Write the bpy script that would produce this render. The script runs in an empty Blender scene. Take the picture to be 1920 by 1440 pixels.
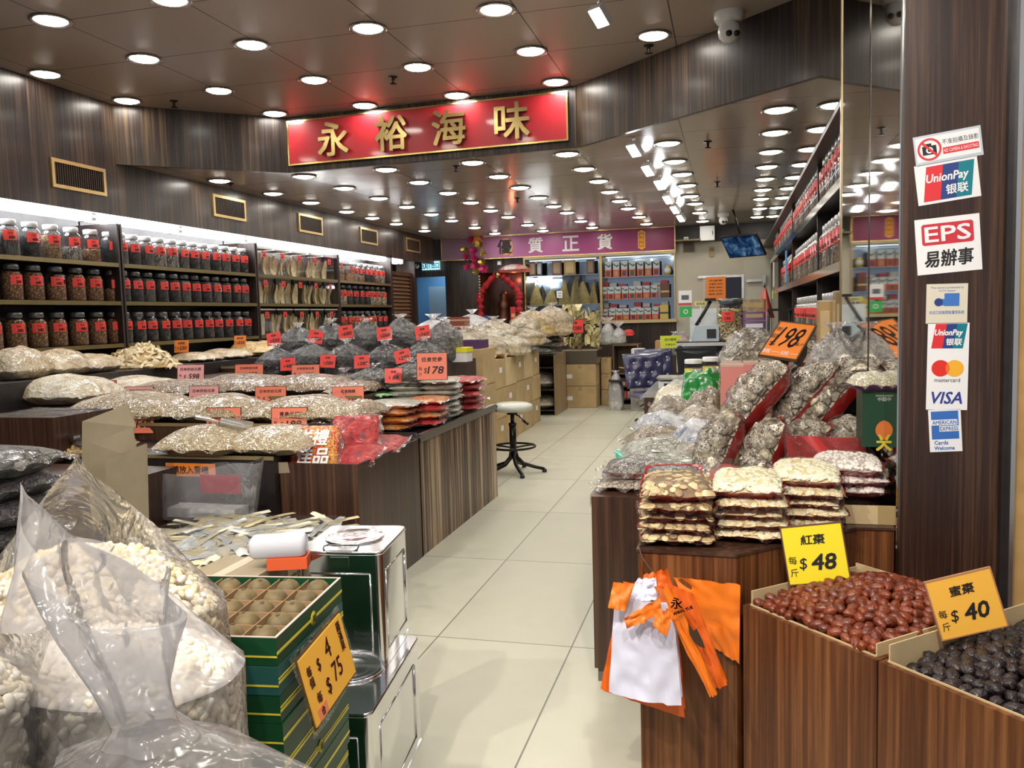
import bpy, bmesh, math, random
from mathutils import Vector, Matrix, noise, Euler
R = math.radians
rnd = random.Random(7)
SC = bpy.context.scene
COL = SC.collection

# ---------------------------------------------------------------- camera
FPX, EYE, YAW, ROLL, HOR = 1550.0, 1.45, R(14.8), 0.028, 592.0
PITCH = math.atan((720 - HOR) / FPX)
_f = Vector((-math.sin(YAW) * math.cos(PITCH), math.cos(YAW) * math.cos(PITCH), -math.sin(PITCH)))
_r0 = Vector((math.cos(YAW), math.sin(YAW), 0))
_u0 = _r0.cross(_f)
_r = _r0 * math.cos(ROLL) - _u0 * math.sin(ROLL)
_u = _u0 * math.cos(ROLL) + _r0 * math.sin(ROLL)
cd = bpy.data.cameras.new('camera'); cam = bpy.data.objects.new('camera', cd); COL.objects.link(cam)
m = Matrix((_r, _u, -_f)).transposed().to_4x4(); m.translation = Vector((0, 0, EYE)); cam.matrix_world = m
cd.sensor_fit = 'HORIZONTAL'; cd.sensor_width = 36; cd.lens = FPX / 1920 * 36; cd.clip_start = 0.05; cd.clip_end = 100
SC.camera = cam

# ---------------------------------------------------------------- world, exposure, render look
w = bpy.data.worlds.new('world'); SC.world = w; w.use_nodes = True
bg = w.node_tree.nodes['Background']; bg.inputs['Color'].default_value = (.95, .95, 1, 1); bg.inputs['Strength'].default_value = 0.13
SC.view_settings.view_transform = 'Standard'; SC.view_settings.look = 'None'; SC.view_settings.gamma = 1
SC.view_settings.use_curve_mapping = False
SC.view_settings.exposure = 1.47
LAMP_W, TUBE_W, SPOT_W, FRONT_W, ENTRY_W = 15.0, 8.0, 14.0, 17.0, 58.0        # emission strengths: downlights, shelf tubes, track spots, added entrance lamps, added entrance spots (W)
cy = SC.cycles
cy.max_bounces = 6; cy.diffuse_bounces = 3; cy.glossy_bounces = 3; cy.transmission_bounces = 3; cy.transparent_max_bounces = 12
cy.caustics_reflective = False; cy.caustics_refractive = False; cy.sample_clamp_indirect = 4.0
cy.use_denoising = True; cy.adaptive_threshold = 0.03

def ray(px, py): return _f + _r * ((px - 960) / FPX) - _u * ((py - 720) / FPX)
def PZ(px, py, z): d = ray(px, py); return Vector((0, 0, EYE)) + d * ((z - EYE) / d.z)      # photo pixel -> point on a level plane
def PY(px, py, y): d = ray(px, py); return Vector((0, 0, EYE)) + d * (y / d.y)               # ... on a plane across the room
def PX(px, py, x): d = ray(px, py); return Vector((0, 0, EYE)) + d * (x / d.x)               # ... on a plane along the room

# ---------------------------------------------------------------- materials
MATS = {}
def _new(name):
    m = bpy.data.materials.new(name); m.use_nodes = True
    nt = m.node_tree; nt.nodes.clear()
    out = nt.nodes.new('ShaderNodeOutputMaterial')
    return m, nt, out
def N(nt, kind, **kw):
    n = nt.nodes.new('ShaderNode' + kind)
    for k, v in kw.items():
        if k in n.inputs: n.inputs[k].default_value = v
        else: setattr(n, k, v)
    return n
def c4(c): return (c[0], c[1], c[2], 1)
def L(nt, a, b): nt.links.new(a, b)
def coords(nt, scale=(1, 1, 1), kind='Object', rot=(0, 0, 0)):
    t = N(nt, 'TexCoord'); mp = N(nt, 'Mapping'); L(nt, t.outputs[kind], mp.inputs['Vector'])
    mp.inputs['Scale'].default_value = scale; mp.inputs['Rotation'].default_value = rot
    return mp.outputs['Vector']
def ramp(nt, fac, stops, interp='LINEAR'):
    r = N(nt, 'ValToRGB'); r.color_ramp.interpolation = interp
    e = r.color_ramp.elements
    while len(e) < len(stops): e.new(0.5)
    for k, (p, c) in enumerate(stops): e[k].position = p; e[k].color = c4(c)
    L(nt, fac, r.inputs['Fac']); return r.outputs['Color']
def bump(nt, h, strength=.3, dist=.01, normal=None):
    b = N(nt, 'Bump'); b.inputs['Strength'].default_value = strength; b.inputs['Distance'].default_value = dist
    L(nt, h, b.inputs['Height'])
    if normal is not None: L(nt, normal, b.inputs['Normal'])
    return b.outputs['Normal']
def plain(name, col, rough=.5, metal=0, spec=.5, coat=0, emit=None, strength=0, noise_amt=0, nscale=20):
    if name in MATS: return MATS[name]
    m, nt, out = _new(name); p = N(nt, 'BsdfPrincipled'); L(nt, p.outputs[0], out.inputs[0])
    p.inputs['Base Color'].default_value = c4(col); p.inputs['Roughness'].default_value = rough; p.inputs['Metallic'].default_value = metal
    p.inputs['Specular IOR Level'].default_value = spec; p.inputs['Coat Weight'].default_value = coat; p.inputs['Coat Roughness'].default_value = .08
    if noise_amt:
        nz = N(nt, 'TexNoise', Scale=nscale, Detail=4.0); L(nt, coords(nt), nz.inputs['Vector'])
        lo = [max(0, c * (1 - noise_amt)) for c in col]; hi = [min(1, c * (1 + noise_amt)) for c in col]
        L(nt, ramp(nt, nz.outputs['Fac'], [(.3, lo), (.7, hi)]), p.inputs['Base Color'])
    if emit: p.inputs['Emission Color'].default_value = c4(emit); p.inputs['Emission Strength'].default_value = strength
    MATS[name] = m; return m
def laminate(name, dark, mid, light, fine=70, rough=.3, coat=.25, axis='z', sharp=.5, lo=.36, hi=.66, spec=.5):
    if name in MATS: return MATS[name]
    m, nt, out = _new(name); p = N(nt, 'BsdfPrincipled'); L(nt, p.outputs[0], out.inputs[0])
    s = {'z': (1, 1, .02), 'x': (.02, 1, 1), 'y': (1, .02, 1)}[axis]
    v = coords(nt, s)
    a = N(nt, 'TexNoise', Scale=fine, Detail=5.0, Roughness=.65); L(nt, v, a.inputs['Vector'])
    b = N(nt, 'TexNoise', Scale=fine * .09, Detail=3.0); L(nt, v, b.inputs['Vector'])
    mx = N(nt, 'Math', operation='MULTIPLY_ADD'); L(nt, a.outputs['Fac'], mx.inputs[0]); mx.inputs[1].default_value = .62
    m2 = N(nt, 'Math', operation='MULTIPLY'); L(nt, b.outputs['Fac'], m2.inputs[0]); m2.inputs[1].default_value = .38
    L(nt, m2.outputs[0], mx.inputs[2])
    L(nt, ramp(nt, mx.outputs[0], [(lo, dark), (sharp, mid), (hi, light)]), p.inputs['Base Color'])
    p.inputs['Roughness'].default_value = rough; p.inputs['Specular IOR Level'].default_value = spec; p.inputs['Coat Weight'].default_value = coat; p.inputs['Coat Roughness'].default_value = .15
    L(nt, bump(nt, a.outputs['Fac'], .05, .002), p.inputs['Normal'])
    MATS[name] = m; return m
def wrinkle_normal(nt, scale=9, strength=.6, dist=.022, vec=None):
    v = vec or coords(nt)
    n1 = N(nt, 'TexNoise', Scale=scale, Detail=3.0, Distortion=1.6); L(nt, v, n1.inputs['Vector'])
    v1 = N(nt, 'TexVoronoi', Scale=scale * 1.7, feature='DISTANCE_TO_EDGE')
    mx = N(nt, 'VectorMath', operation='MULTIPLY_ADD'); L(nt, n1.outputs['Color'], mx.inputs[0]); mx.inputs[1].default_value = (.25, .25, .25); L(nt, v, mx.inputs[2])
    L(nt, mx.outputs[0], v1.inputs['Vector'])
    ad = N(nt, 'Math', operation='ADD'); L(nt, n1.outputs['Fac'], ad.inputs[0]); L(nt, v1.outputs['Distance'], ad.inputs[1])
    return bump(nt, ad.outputs[0], strength, dist)
def lumps(name, cols, scale=60, gap=(.02, .015, .01), gapw=.10, stretch=(1, 1, 1), coat=1.0, wr=10, wrs=.8, bs=.7, rough=.6, var=.5):
    """packed pieces seen through a clear wrapping: cell colours, dark gaps, relief, and a crinkled clear coat"""
    if name in MATS: return MATS[name]
    m, nt, out = _new(name); p = N(nt, 'BsdfPrincipled'); L(nt, p.outputs[0], out.inputs[0])
    v = coords(nt, stretch)
    nz = N(nt, 'TexNoise', Scale=scale * .6, Detail=2.0); L(nt, v, nz.inputs['Vector'])
    mx = N(nt, 'VectorMath', operation='MULTIPLY_ADD'); L(nt, nz.outputs['Color'], mx.inputs[0]); mx.inputs[1].default_value = (.6 / scale,) * 3; L(nt, v, mx.inputs[2])
    c = N(nt, 'TexVoronoi', Scale=scale); L(nt, mx.outputs[0], c.inputs['Vector'])
    e = N(nt, 'TexVoronoi', Scale=scale, feature='DISTANCE_TO_EDGE'); L(nt, mx.outputs[0], e.inputs['Vector'])
    sep = N(nt, 'SeparateColor'); L(nt, c.outputs['Color'], sep.inputs[0])
    k = len(cols)
    col = ramp(nt, sep.outputs[0], [(i / max(1, k - 1), q) for i, q in enumerate(cols)])
    edge = N(nt, 'MapRange'); edge.inputs['From Max'].default_value = gapw; L(nt, e.outputs['Distance'], edge.inputs['Value'])
    mc = N(nt, 'Mix', data_type='RGBA'); mc.inputs[6].default_value = c4(gap); L(nt, edge.outputs[0], mc.inputs[0]); L(nt, col, mc.inputs[7])
    L(nt, mc.outputs[2], p.inputs['Base Color']); p.inputs['Roughness'].default_value = rough
    L(nt, bump(nt, edge.outputs[0], bs, .4 / scale), p.inputs['Normal'])
    p.inputs['Coat Weight'].default_value = coat; p.inputs['Coat Roughness'].default_value = .07; p.inputs['Coat IOR'].default_value = 2.1
    if coat: L(nt, wrinkle_normal(nt, wr, wrs), p.inputs['Coat Normal'])
    MATS[name] = m; return m
def crumple(name, cols, scale=8, coat=1.0, wr=10, wrs=1.2, stretch=(1, 1, 1), rough=.5, contrast=.16):
    """creased wrapping or thin pale food in a bag: soft folded colour, creases and a crinkled clear coat"""
    if name in MATS: return MATS[name]
    m, nt, out = _new(name); p = N(nt, 'BsdfPrincipled'); L(nt, p.outputs[0], out.inputs[0])
    v = coords(nt, stretch); n1 = N(nt, 'TexNoise', Scale=scale, Detail=5.0, Roughness=.6, Distortion=2.2); L(nt, v, n1.inputs['Vector'])
    k = len(cols); L(nt, ramp(nt, n1.outputs['Fac'], [(.5 - contrast + 2 * contrast * i / (k - 1), c) for i, c in enumerate(cols)]), p.inputs['Base Color'])
    n2 = N(nt, 'TexNoise', Scale=scale * 1.6, Detail=4.0, Distortion=3.0); L(nt, v, n2.inputs['Vector'])
    L(nt, bump(nt, n2.outputs['Fac'], .9, .18 / scale), p.inputs['Normal']); p.inputs['Roughness'].default_value = rough
    p.inputs['Coat Weight'].default_value = coat; p.inputs['Coat Roughness'].default_value = .07; p.inputs['Coat IOR'].default_value = 2.1
    if coat: L(nt, wrinkle_normal(nt, wr, wrs), p.inputs['Coat Normal'])
    MATS[name] = m; return m
def film(name, tint=(1, 1, 1), milky=.06, milkcol=(.9, .9, .9), rough=.06, wr=9, wrs=.7, gloss=1.0, base=.06, dist=.016):
    """clear or milky plastic film: transparent, whitish scatter, crinkled highlights"""
    if name in MATS: return MATS[name]
    m, nt, out = _new(name)
    tr = N(nt, 'BsdfTransparent', Color=c4(tint)); gl = N(nt, 'BsdfGlossy', Roughness=rough)
    df = N(nt, 'BsdfDiffuse', Color=c4(milkcol)); tl = N(nt, 'BsdfTranslucent', Color=c4(milkcol))
    nrm = wrinkle_normal(nt, wr, wrs, dist)
    for s in (gl, df): L(nt, nrm, s.inputs['Normal'])
    ms = N(nt, 'MixShader'); ms.inputs[0].default_value = .5; L(nt, df.outputs[0], ms.inputs[1]); L(nt, tl.outputs[0], ms.inputs[2])
    m1 = N(nt, 'MixShader'); m1.inputs[0].default_value = milky; L(nt, tr.outputs[0], m1.inputs[1]); L(nt, ms.outputs[0], m1.inputs[2])
    fr = N(nt, 'LayerWeight', Blend=.25); L(nt, nrm, fr.inputs['Normal'])
    mr = N(nt, 'MapRange'); mr.inputs['To Min'].default_value = base; mr.inputs['To Max'].default_value = .75 * gloss; L(nt, fr.outputs['Fresnel'], mr.inputs['Value'])
    m2 = N(nt, 'MixShader'); L(nt, mr.outputs[0], m2.inputs[0]); L(nt, m1.outputs[0], m2.inputs[1]); L(nt, gl.outputs[0], m2.inputs[2])
    L(nt, m2.outputs[0], out.inputs[0]); MATS[name] = m; return m
def glass(name, tint=(1, 1, 1), base=.05, rough=.02):
    if name in MATS: return MATS[name]
    m, nt, out = _new(name)
    tr = N(nt, 'BsdfTransparent', Color=c4(tint)); gl = N(nt, 'BsdfGlossy', Roughness=rough)
    fr = N(nt, 'LayerWeight', Blend=.3); mr = N(nt, 'MapRange'); mr.inputs['To Min'].default_value = base; mr.inputs['To Max'].default_value = .8
    L(nt, fr.outputs['Facing'], mr.inputs['Value']); pw = N(nt, 'Math', operation='POWER'); L(nt, mr.outputs[0], pw.inputs[0]); pw.inputs[1].default_value = 1.5
    m2 = N(nt, 'MixShader'); L(nt, pw.outputs[0], m2.inputs[0]); L(nt, tr.outputs[0], m2.inputs[1]); L(nt, gl.outputs[0], m2.inputs[2])
    L(nt, m2.outputs[0], out.inputs[0]); MATS[name] = m; return m
def emission(name, col, s):
    if name in MATS: return MATS[name]
    m, nt, out = _new(name); e = N(nt, 'Emission', Color=c4(col), Strength=s); L(nt, e.outputs[0], out.inputs[0]); MATS[name] = m; return m

# ---------------------------------------------------------------- mesh building
class MB:
    def __init__(s): s.v = []; s.f = []; s.mi = []; s.sm = []
    def add(s, vs, fs, mi=0, smooth=False, M=None):
        o = len(s.v); s.v += [(M @ Vector(v)) if M is not None else Vector(v) for v in vs]
        for f in fs: s.f.append([o + i for i in f]); s.mi.append(mi); s.sm.append(smooth)
        return s
    def box(s, x0, x1, y0, y1, z0, z1, mi=0, M=None):
        return s.add([(x0, y0, z0), (x1, y0, z0), (x1, y1, z0), (x0, y1, z0), (x0, y0, z1), (x1, y0, z1), (x1, y1, z1), (x0, y1, z1)],
                     [(0, 3, 2, 1), (4, 5, 6, 7), (0, 1, 5, 4), (1, 2, 6, 5), (2, 3, 7, 6), (3, 0, 4, 7)], mi, False, M)
    def rbox(s, x0, x1, y0, y1, z0, z1, r, n=3, mi=0, M=None, edge=0):
        """upright box with rounded vertical corners (and a small chamfer top and bottom)"""
        pts = []
        for cx, cyy, a0 in ((x1 - r, y1 - r, 0), (x0 + r, y1 - r, 90), (x0 + r, y0 + r, 180), (x1 - r, y0 + r, 270)):
            for k in range(n + 1):
                a = R(a0 + 90 * k / n); pts.append((cx + r * math.cos(a), cyy + r * math.sin(a)))
        mx, my = (x0 + x1) / 2, (y0 + y1) / 2
        e = edge
        rings = [(z0, e), (z0 + e, 0), (z1 - e, 0), (z1, e)] if e else [(z0, 0), (z1, 0)]
        vs = []; fs = []; q = len(pts)
        for z, ins in rings:
            for x, y in pts: vs.append((x + (mx - x) * ins / max(.001, abs(x1 - x0) / 2), y + (my - y) * ins / max(.001, abs(y1 - y0) / 2), z))
        for k in range(len(rings) - 1):
            for i in range(q): fs.append((k * q + i, k * q + (i + 1) % q, (k + 1) * q + (i + 1) % q, (k + 1) * q + i))
        s.add(vs, fs, mi, True, M)
        s.add([vs[i] for i in range(q)], [tuple(range(q - 1, -1, -1))], mi, False, M)
        s.add([vs[(len(rings) - 1) * q + i] for i in range(q)], [tuple(range(q))], mi, False, M)
        return s
    def quad(s, a, b, c, d, mi=0, M=None): return s.add([a, b, c, d], [(0, 1, 2, 3)], mi, False, M)
    def prism(s, poly, z0, z1, mi=0, M=None):
        n = len(poly); vs = [(x, y, z0) for x, y in poly] + [(x, y, z1) for x, y in poly]
        fs = [tuple(range(n - 1, -1, -1)), tuple(range(n, 2 * n))] + [(i, (i + 1) % n, n + (i + 1) % n, n + i) for i in range(n)]
        return s.add(vs, fs, mi, False, M)
    def lathe(s, prof, n=16, mi=0, M=None, smooth=True, closed=True):
        vs = []; fs = []
        for r, z in prof:
            for k in range(n): a = 2 * math.pi * k / n; vs.append((r * math.cos(a), r * math.sin(a), z))
        for j in range(len(prof) - 1):
            for k in range(n): fs.append((j * n + k, j * n + (k + 1) % n, (j + 1) * n + (k + 1) % n, (j + 1) * n + k))
        if closed:
            fs.append(tuple(range(n - 1, -1, -1))); fs.append(tuple((len(prof) - 1) * n + k for k in range(n)))
        return s.add(vs, fs, mi, smooth, M)
    def cyl(s, p0, p1, r0, r1=None, n=10, mi=0, smooth=True):
        p0, p1 = Vector(p0), Vector(p1); d = p1 - p0; q = d.to_track_quat('Z', 'Y').to_matrix().to_4x4(); q.translation = p0
        return s.lathe([(r0, 0), (r1 if r1 is not None else r0, d.length)], n, mi, q, smooth)
    def tube(s, pts, r, n=8, mi=0, closed=False):
        pts = [Vector(p) for p in pts]; k = len(pts); rr = r if isinstance(r, (list, tuple)) else [r] * k
        vs = []; fs = []; up = Vector((.12, .31, .94))
        for i, p in enumerate(pts):
            t = (pts[(i + 1) % k] - pts[i - 1]) if closed else (pts[min(k - 1, i + 1)] - pts[max(0, i - 1)])
            t.normalize(); a = t.cross(up)
            if a.length < .1: a = t.cross(Vector((1, 0, 0)))
            a.normalize(); b = t.cross(a)
            for j in range(n): an = 2 * math.pi * j / n; vs.append(p + (a * math.cos(an) + b * math.sin(an)) * rr[i])
        for i in range(k if closed else k - 1):
            for j in range(n): fs.append((i * n + j, i * n + (j + 1) % n, ((i + 1) % k) * n + (j + 1) % n, ((i + 1) % k) * n + j))
        if not closed: fs.append(tuple(range(n - 1, -1, -1))); fs.append(tuple((k - 1) * n + j for j in range(n)))
        return s.add(vs, fs, mi, True)
    def grid(s, fn, nu, nv, mi=0, smooth=True, M=None, wrap=False):
        vs = [fn(i / nu, j / nv) for j in range(nv + 1) for i in range(nu + (0 if wrap else 1))]
        q = nu if wrap else nu + 1
        fs = [(j * q + i, j * q + (i + 1) % q, (j + 1) * q + (i + 1) % q, (j + 1) * q + i) for j in range(nv) for i in range(nu)]
        return s.add(vs, fs, mi, smooth, M)
    def mesh(s, name, mats):
        me = bpy.data.meshes.new(name); me.from_pydata([tuple(v) for v in s.v], [], s.f)
        for mt in (mats if isinstance(mats, (list, tuple)) else [mats]): me.materials.append(mt)
        me.polygons.foreach_set('material_index', s.mi); me.polygons.foreach_set('use_smooth', s.sm); me.update()
        return me
    def obj(s, name, mats, parent=None, loc=(0, 0, 0), rot=(0, 0, 0)):
        return link(name, s.mesh(name, mats), parent, loc, rot)
def link(name, data, parent=None, loc=(0, 0, 0), rot=(0, 0, 0)):
    o = bpy.data.objects.new(name, data); COL.objects.link(o); o.location = loc; o.rotation_euler = rot
    if parent: o.parent = parent
    return o
def tag(o, label, cat, group=None):
    o['label'] = label; o['category'] = cat
    if group: o['group'] = group
    return o
def thing(name, label, cat, loc=(0, 0, 0), rot=(0, 0, 0), group=None):
    return tag(link(name, None, None, loc, rot), label, cat, group)
def struct(o): o['kind'] = 'structure'; return o
def copy_thing(root, loc, rot=None, label=None, group=None):
    r = root.copy(); COL.objects.link(r); r.location = loc
    if rot is not None: r.rotation_euler = rot
    if label: r['label'] = label
    if group: r['group'] = group
    for ch in root.children:
        c = ch.copy(); COL.objects.link(c); c.parent = r
        for g in ch.children: d = g.copy(); COL.objects.link(d); d.parent = c
    return r
ORD = ['first', 'second', 'third', 'fourth', 'fifth', 'sixth', 'seventh', 'eighth', 'ninth', 'tenth', 'eleventh', 'twelfth', 'thirteenth',
       'fourteenth', 'fifteenth', 'sixteenth', 'seventeenth', 'eighteenth', 'nineteenth', 'twentieth', 'twenty-first', 'twenty-second',
       'twenty-third', 'twenty-fourth', 'twenty-fifth', 'twenty-sixth', 'twenty-seventh', 'twenty-eighth', 'twenty-ninth', 'thirtieth']
# lettering ------------------------------------------------------
_TX = {}
def glyphs(body):
    if body not in _TX:
        c = bpy.data.curves.new('lettering', 'FONT'); c.body = body; c.size = 1; c.resolution_u = 2; c.align_x = 'CENTER'
        o = bpy.data.objects.new('lettering', c); me = bpy.data.meshes.new_from_object(o)
        vs = [v.co.copy() for v in me.vertices]; fs = [tuple(p.vertices) for p in me.polygons]
        bpy.data.objects.remove(o); bpy.data.curves.remove(c); bpy.data.meshes.remove(me)
        if vs:
            z0, z1 = min(v.y for v in vs), max(v.y for v in vs); x0, x1 = min(v.x for v in vs), max(v.x for v in vs)
            vs = [Vector((v.x - (x0 + x1) / 2, v.y - (z0 + z1) / 2, 0)) for v in vs]
            _TX[body] = (vs, fs, x1 - x0, z1 - z0)
        else: _TX[body] = ([], [], 1, 1)
    return _TX[body]
def text(mb, body, x, z, h, y=0, mi=0, width=None, slant=0, rot=0, bold=0, deep=0):
    """lettering h high centred on (x, z) in the local XZ plane, facing -Y"""
    vs, fs, ww, hh = glyphs(body); k = h / hh; kx = (width / ww) if width else k
    ca, sa = math.cos(R(rot)), math.sin(R(rot))
    def put(dx, dz, yy):
        o = []
        for v in vs:
            a, b = v.x * kx + slant * v.y * k, v.y * k
            o.append((x + dx + a * ca - b * sa, yy, z + dz + a * sa + b * ca))
        return o
    offs = [(0, 0)] if not bold else [(0, 0), (bold, 0), (0, bold), (bold, bold)]
    for n, (dx, dz) in enumerate(offs): mb.add(put(dx - bold / 2, dz - bold / 2, y - n * .00005), fs, mi)
    if deep:
        edges = {}
        for f in fs:
            for a, b in zip(f, f[1:] + f[:1]): edges[(a, b)] = edges.get((a, b), 0) + 1
        o = put(0, 0, y); side = [(a, b) for (a, b) in edges if (b, a) not in edges]
        idx = {}; sv = []; sf = []
        for a, b in side:
            q = len(sv); sv += [o[a], o[b], (o[b][0], y + deep, o[b][2]), (o[a][0], y + deep, o[a][2])]; sf.append((q, q + 3, q + 2, q + 1))
        mb.add(sv, sf, mi)
    return mb
# ================================================================ materials of the place
ZEBRA = laminate('zebra laminate', (.010, .007, .007), (.036, .025, .022), (.13, .085, .045), fine=55, rough=.34, coat=.08, spec=.3)
ZEBRA2 = laminate('pillar laminate', (.014, .006, .005), (.038, .017, .012), (.115, .058, .028), fine=75, rough=.3, coat=.25)
BROWN = laminate('brown wood', (.045, .014, .005), (.125, .042, .014), (.28, .115, .040), fine=62, rough=.38, coat=.05, spec=.3)
DKWOOD = laminate('dark wood', (.020, .009, .006), (.056, .025, .016), (.13, .066, .036), fine=46, rough=.36, coat=.08)
PLANK = laminate('striped planks', (.030, .014, .009), (.17, .095, .052), (.62, .47, .30), fine=38, rough=.42, coat=.05, sharp=.50, lo=.42, hi=.58)
BLACKW = plain('black board', (.018, .014, .014), .4, noise_amt=.3)
GOLD = plain('brass', (.80, .56, .20), .22, 1)
GOLDP = plain('gold paint', (.50, .37, .15), .30, .95)
STEEL = plain('brushed steel', (.72, .72, .72), .25, 1)
CHROME = plain('chrome', (.86, .86, .88), .08, 1)
BLACK = plain('black plastic', (.012, .012, .013), .4)
BLKMET = plain('black metal', (.02, .018, .017), .3, .6)
WHITE = plain('white plastic', (.80, .80, .80), .35)
PAPER = plain('white paper', (.86, .85, .87), .7)
INK = plain('black ink', (.010, .008, .008), .6)
RED = plain('red card', (.86, .055, .040), .5, coat=.3)
ORANGE = plain('orange card', (.92, .25, .03), .5, coat=.3)
SALMON = plain('salmon card', (.88, .22, .13), .5, coat=.35)
PINKC = plain('pink card', (.90, .42, .42), .5, coat=.35)
YELLOW = plain('yellow card', (.93, .75, .02), .5, coat=.2)
AMBER = plain('amber card', (.96, .50, .06), .5, coat=.2)
CARDB = plain('corrugated cardboard', (.50, .36, .18), .8, noise_amt=.12, nscale=6)
CARDI = plain('pale cardboard', (.62, .47, .26), .8, noise_amt=.1, nscale=8)
CARDG = plain('grey cardboard', (.30, .245, .16), .75, noise_amt=.12, nscale=8)
MIRROR = plain('mirror', (.74, .72, .66), .03, 1)
REDFILM = plain('red film', (.42, .018, .016), .22, coat=.8)
CLEAR = film('clear film', milky=.025, wr=16, wrs=1.0, base=.03)
MILKY = film('milky film', milky=.40, milkcol=(.92, .90, .95), wr=4.5, wrs=.8, rough=.14, base=.05, dist=.02)
GREYF = film('grey film', milky=.02, milkcol=(.72, .75, .78), wr=15, wrs=1.6, rough=.08, base=.03, gloss=.8, dist=.018)
GLASS = glass('jar glass', (.97, .98, .98), .05, .03)
LAMP = emission('lamp glow', (1.0, .94, .84), LAMP_W)
TUBE = emission('tube glow', (.97, .98, 1.0), TUBE_W)
SPOT = emission('spot glow', (.93, .97, 1.0), SPOT_W)

def tile_floor():
    m, nt, out = _new('stone tile'); p = N(nt, 'BsdfPrincipled'); L(nt, p.outputs[0], out.inputs[0])
    v = coords(nt); t = N(nt, 'TexBrick', Scale=1.0); t.offset = .0; t.inputs['Mortar Size'].default_value = .0035; t.inputs['Mortar Smooth'].default_value = .1
    t.inputs['Brick Width'].default_value = 1.2; t.inputs['Row Height'].default_value = .62
    mp = N(nt, 'Mapping'); mp.inputs['Rotation'].default_value = (0, 0, R(90)); mp.inputs['Location'].default_value = (-.15, .055, 0); L(nt, v, mp.inputs['Vector']); L(nt, mp.outputs[0], t.inputs['Vector'])
    t.inputs['Color1'].default_value = (.58, .57, .46, 1); t.inputs['Color2'].default_value = (.62, .61, .50, 1); t.inputs['Mortar'].default_value = (.20, .20, .16, 1)
    n = N(nt, 'TexNoise', Scale=7.0, Detail=6.0); L(nt, v, n.inputs['Vector'])
    mx = N(nt, 'Mix', data_type='RGBA', blend_type='MULTIPLY'); mx.inputs[0].default_value = .5; L(nt, t.outputs['Color'], mx.inputs[6])
    L(nt, ramp(nt, n.outputs['Fac'], [(.3, (.86, .86, .84)), (.7, (1, 1, 1))]), mx.inputs[7]); L(nt, mx.outputs[2], p.inputs['Base Color'])
    p.inputs['Roughness'].default_value = .42
    L(nt, ramp(nt, n.outputs['Fac'], [(.3, (.36,) * 3), (.7, (.5,) * 3)]), p.inputs['Roughness']); return m
def panel_ceiling(name, rg, mt=.25):
    m, nt, out = _new(name); p = N(nt, 'BsdfPrincipled'); L(nt, p.outputs[0], out.inputs[0])
    v = coords(nt); t = N(nt, 'TexBrick', Scale=1.0); t.offset = 0; t.inputs['Mortar Size'].default_value = .0045
    t.inputs['Brick Width'].default_value = .905; t.inputs['Row Height'].default_value = .8
    mp = N(nt, 'Mapping'); mp.inputs['Location'].default_value = (.35, .42, 0); L(nt, v, mp.inputs['Vector']); L(nt, mp.outputs[0], t.inputs['Vector'])
    t.inputs['Color1'].default_value = (.56, .475, .42, 1); t.inputs['Color2'].default_value = (.53, .45, .40, 1); t.inputs['Mortar'].default_value = (.09, .075, .065, 1)
    L(nt, t.outputs['Color'], p.inputs['Base Color']); p.inputs['Metallic'].default_value = mt; p.inputs['Roughness'].default_value = rg; p.inputs['Specular IOR Level'].default_value = .3
    n = N(nt, 'TexNoise', Scale=1.3, Detail=1.0); L(nt, v, n.inputs['Vector'])
    L(nt, bump(nt, n.outputs['Fac'], .12, .05), p.inputs['Normal']); return m
FLOOR = tile_floor(); CEIL = panel_ceiling('metal ceiling panels', .40); CEIL2 = panel_ceiling('glossy ceiling panels', .16, .0)
ZI, ZU, XL, XR, YB = 2.85, 3.33, -5.05, .58, 14.2

struct(MB().box(-6.2, 3, -2.5, 15.6, -.1, 0).obj('floor', FLOOR))
FA = [(-5.25, 5.93), (-3.95, 7.05), (-1.22, 6.93), (.95, 5.03)]
struct(MB().prism([(-5.3, 5.95), (-3.95, 7.07), (-1.22, 6.95), (1.2, 4.85), (1.2, 15.6), (-6.2, 15.6), (-6.2, 5.89)], ZI, ZI + .04).obj('ceiling', CEIL2))
struct(MB().prism([(-6.2, -.6), (3, -.6), (3, 5.2), (.95, 5.2), (-1.22, 7.1), (-3.95, 7.2), (-5.3, 6.1), (-6.2, 6.1)], ZU, ZU + .04).obj('ceiling', CEIL))
mb = MB()
for (a, b) in zip(FA, FA[1:]):
    d = Vector((b[0] - a[0], b[1] - a[1], 0)).normalized(); n = Vector((-d.y, d.x, 0)) * .04
    mb.prism([(a[0], a[1]), (b[0], b[1]), (b[0] + n.x, b[1] + n.y), (a[0] + n.x, a[1] + n.y)], ZI - .02, ZU)
struct(mb.obj('wall_front', ZEBRA))

# left wall: laminate above the shelves, recess below
mb = MB(); mb.box(XL - .05, XL, -.6, 13.95, 2.395, ZU)
mb.box(XL - .05, XL, -.6, 3.6, 0, 2.44)
struct(mb.obj('wall_left', ZEBRA))
mb = MB(); mb.box(XL - .46, XL - .42, 3.6, 12.02, 0, 2.44); mb.box(XL - .42, XL, 12.0, 12.04, 0, 2.44); mb.box(XL - .46, XL, 3.56, 3.6, 0, 2.44)
struct(mb.obj('wall_left', BLACKW))
struct(MB().box(XL - .42, XL - .051, 3.6, 13.0, 2.42, 2.44).obj('trim_1', plain('white reflector', (.78, .78, .78), .4)))
struct(MB().box(-1.0, -.98, 0, 1, 0, 1).obj('trim_2', BLACKW)) if False else None
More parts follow.
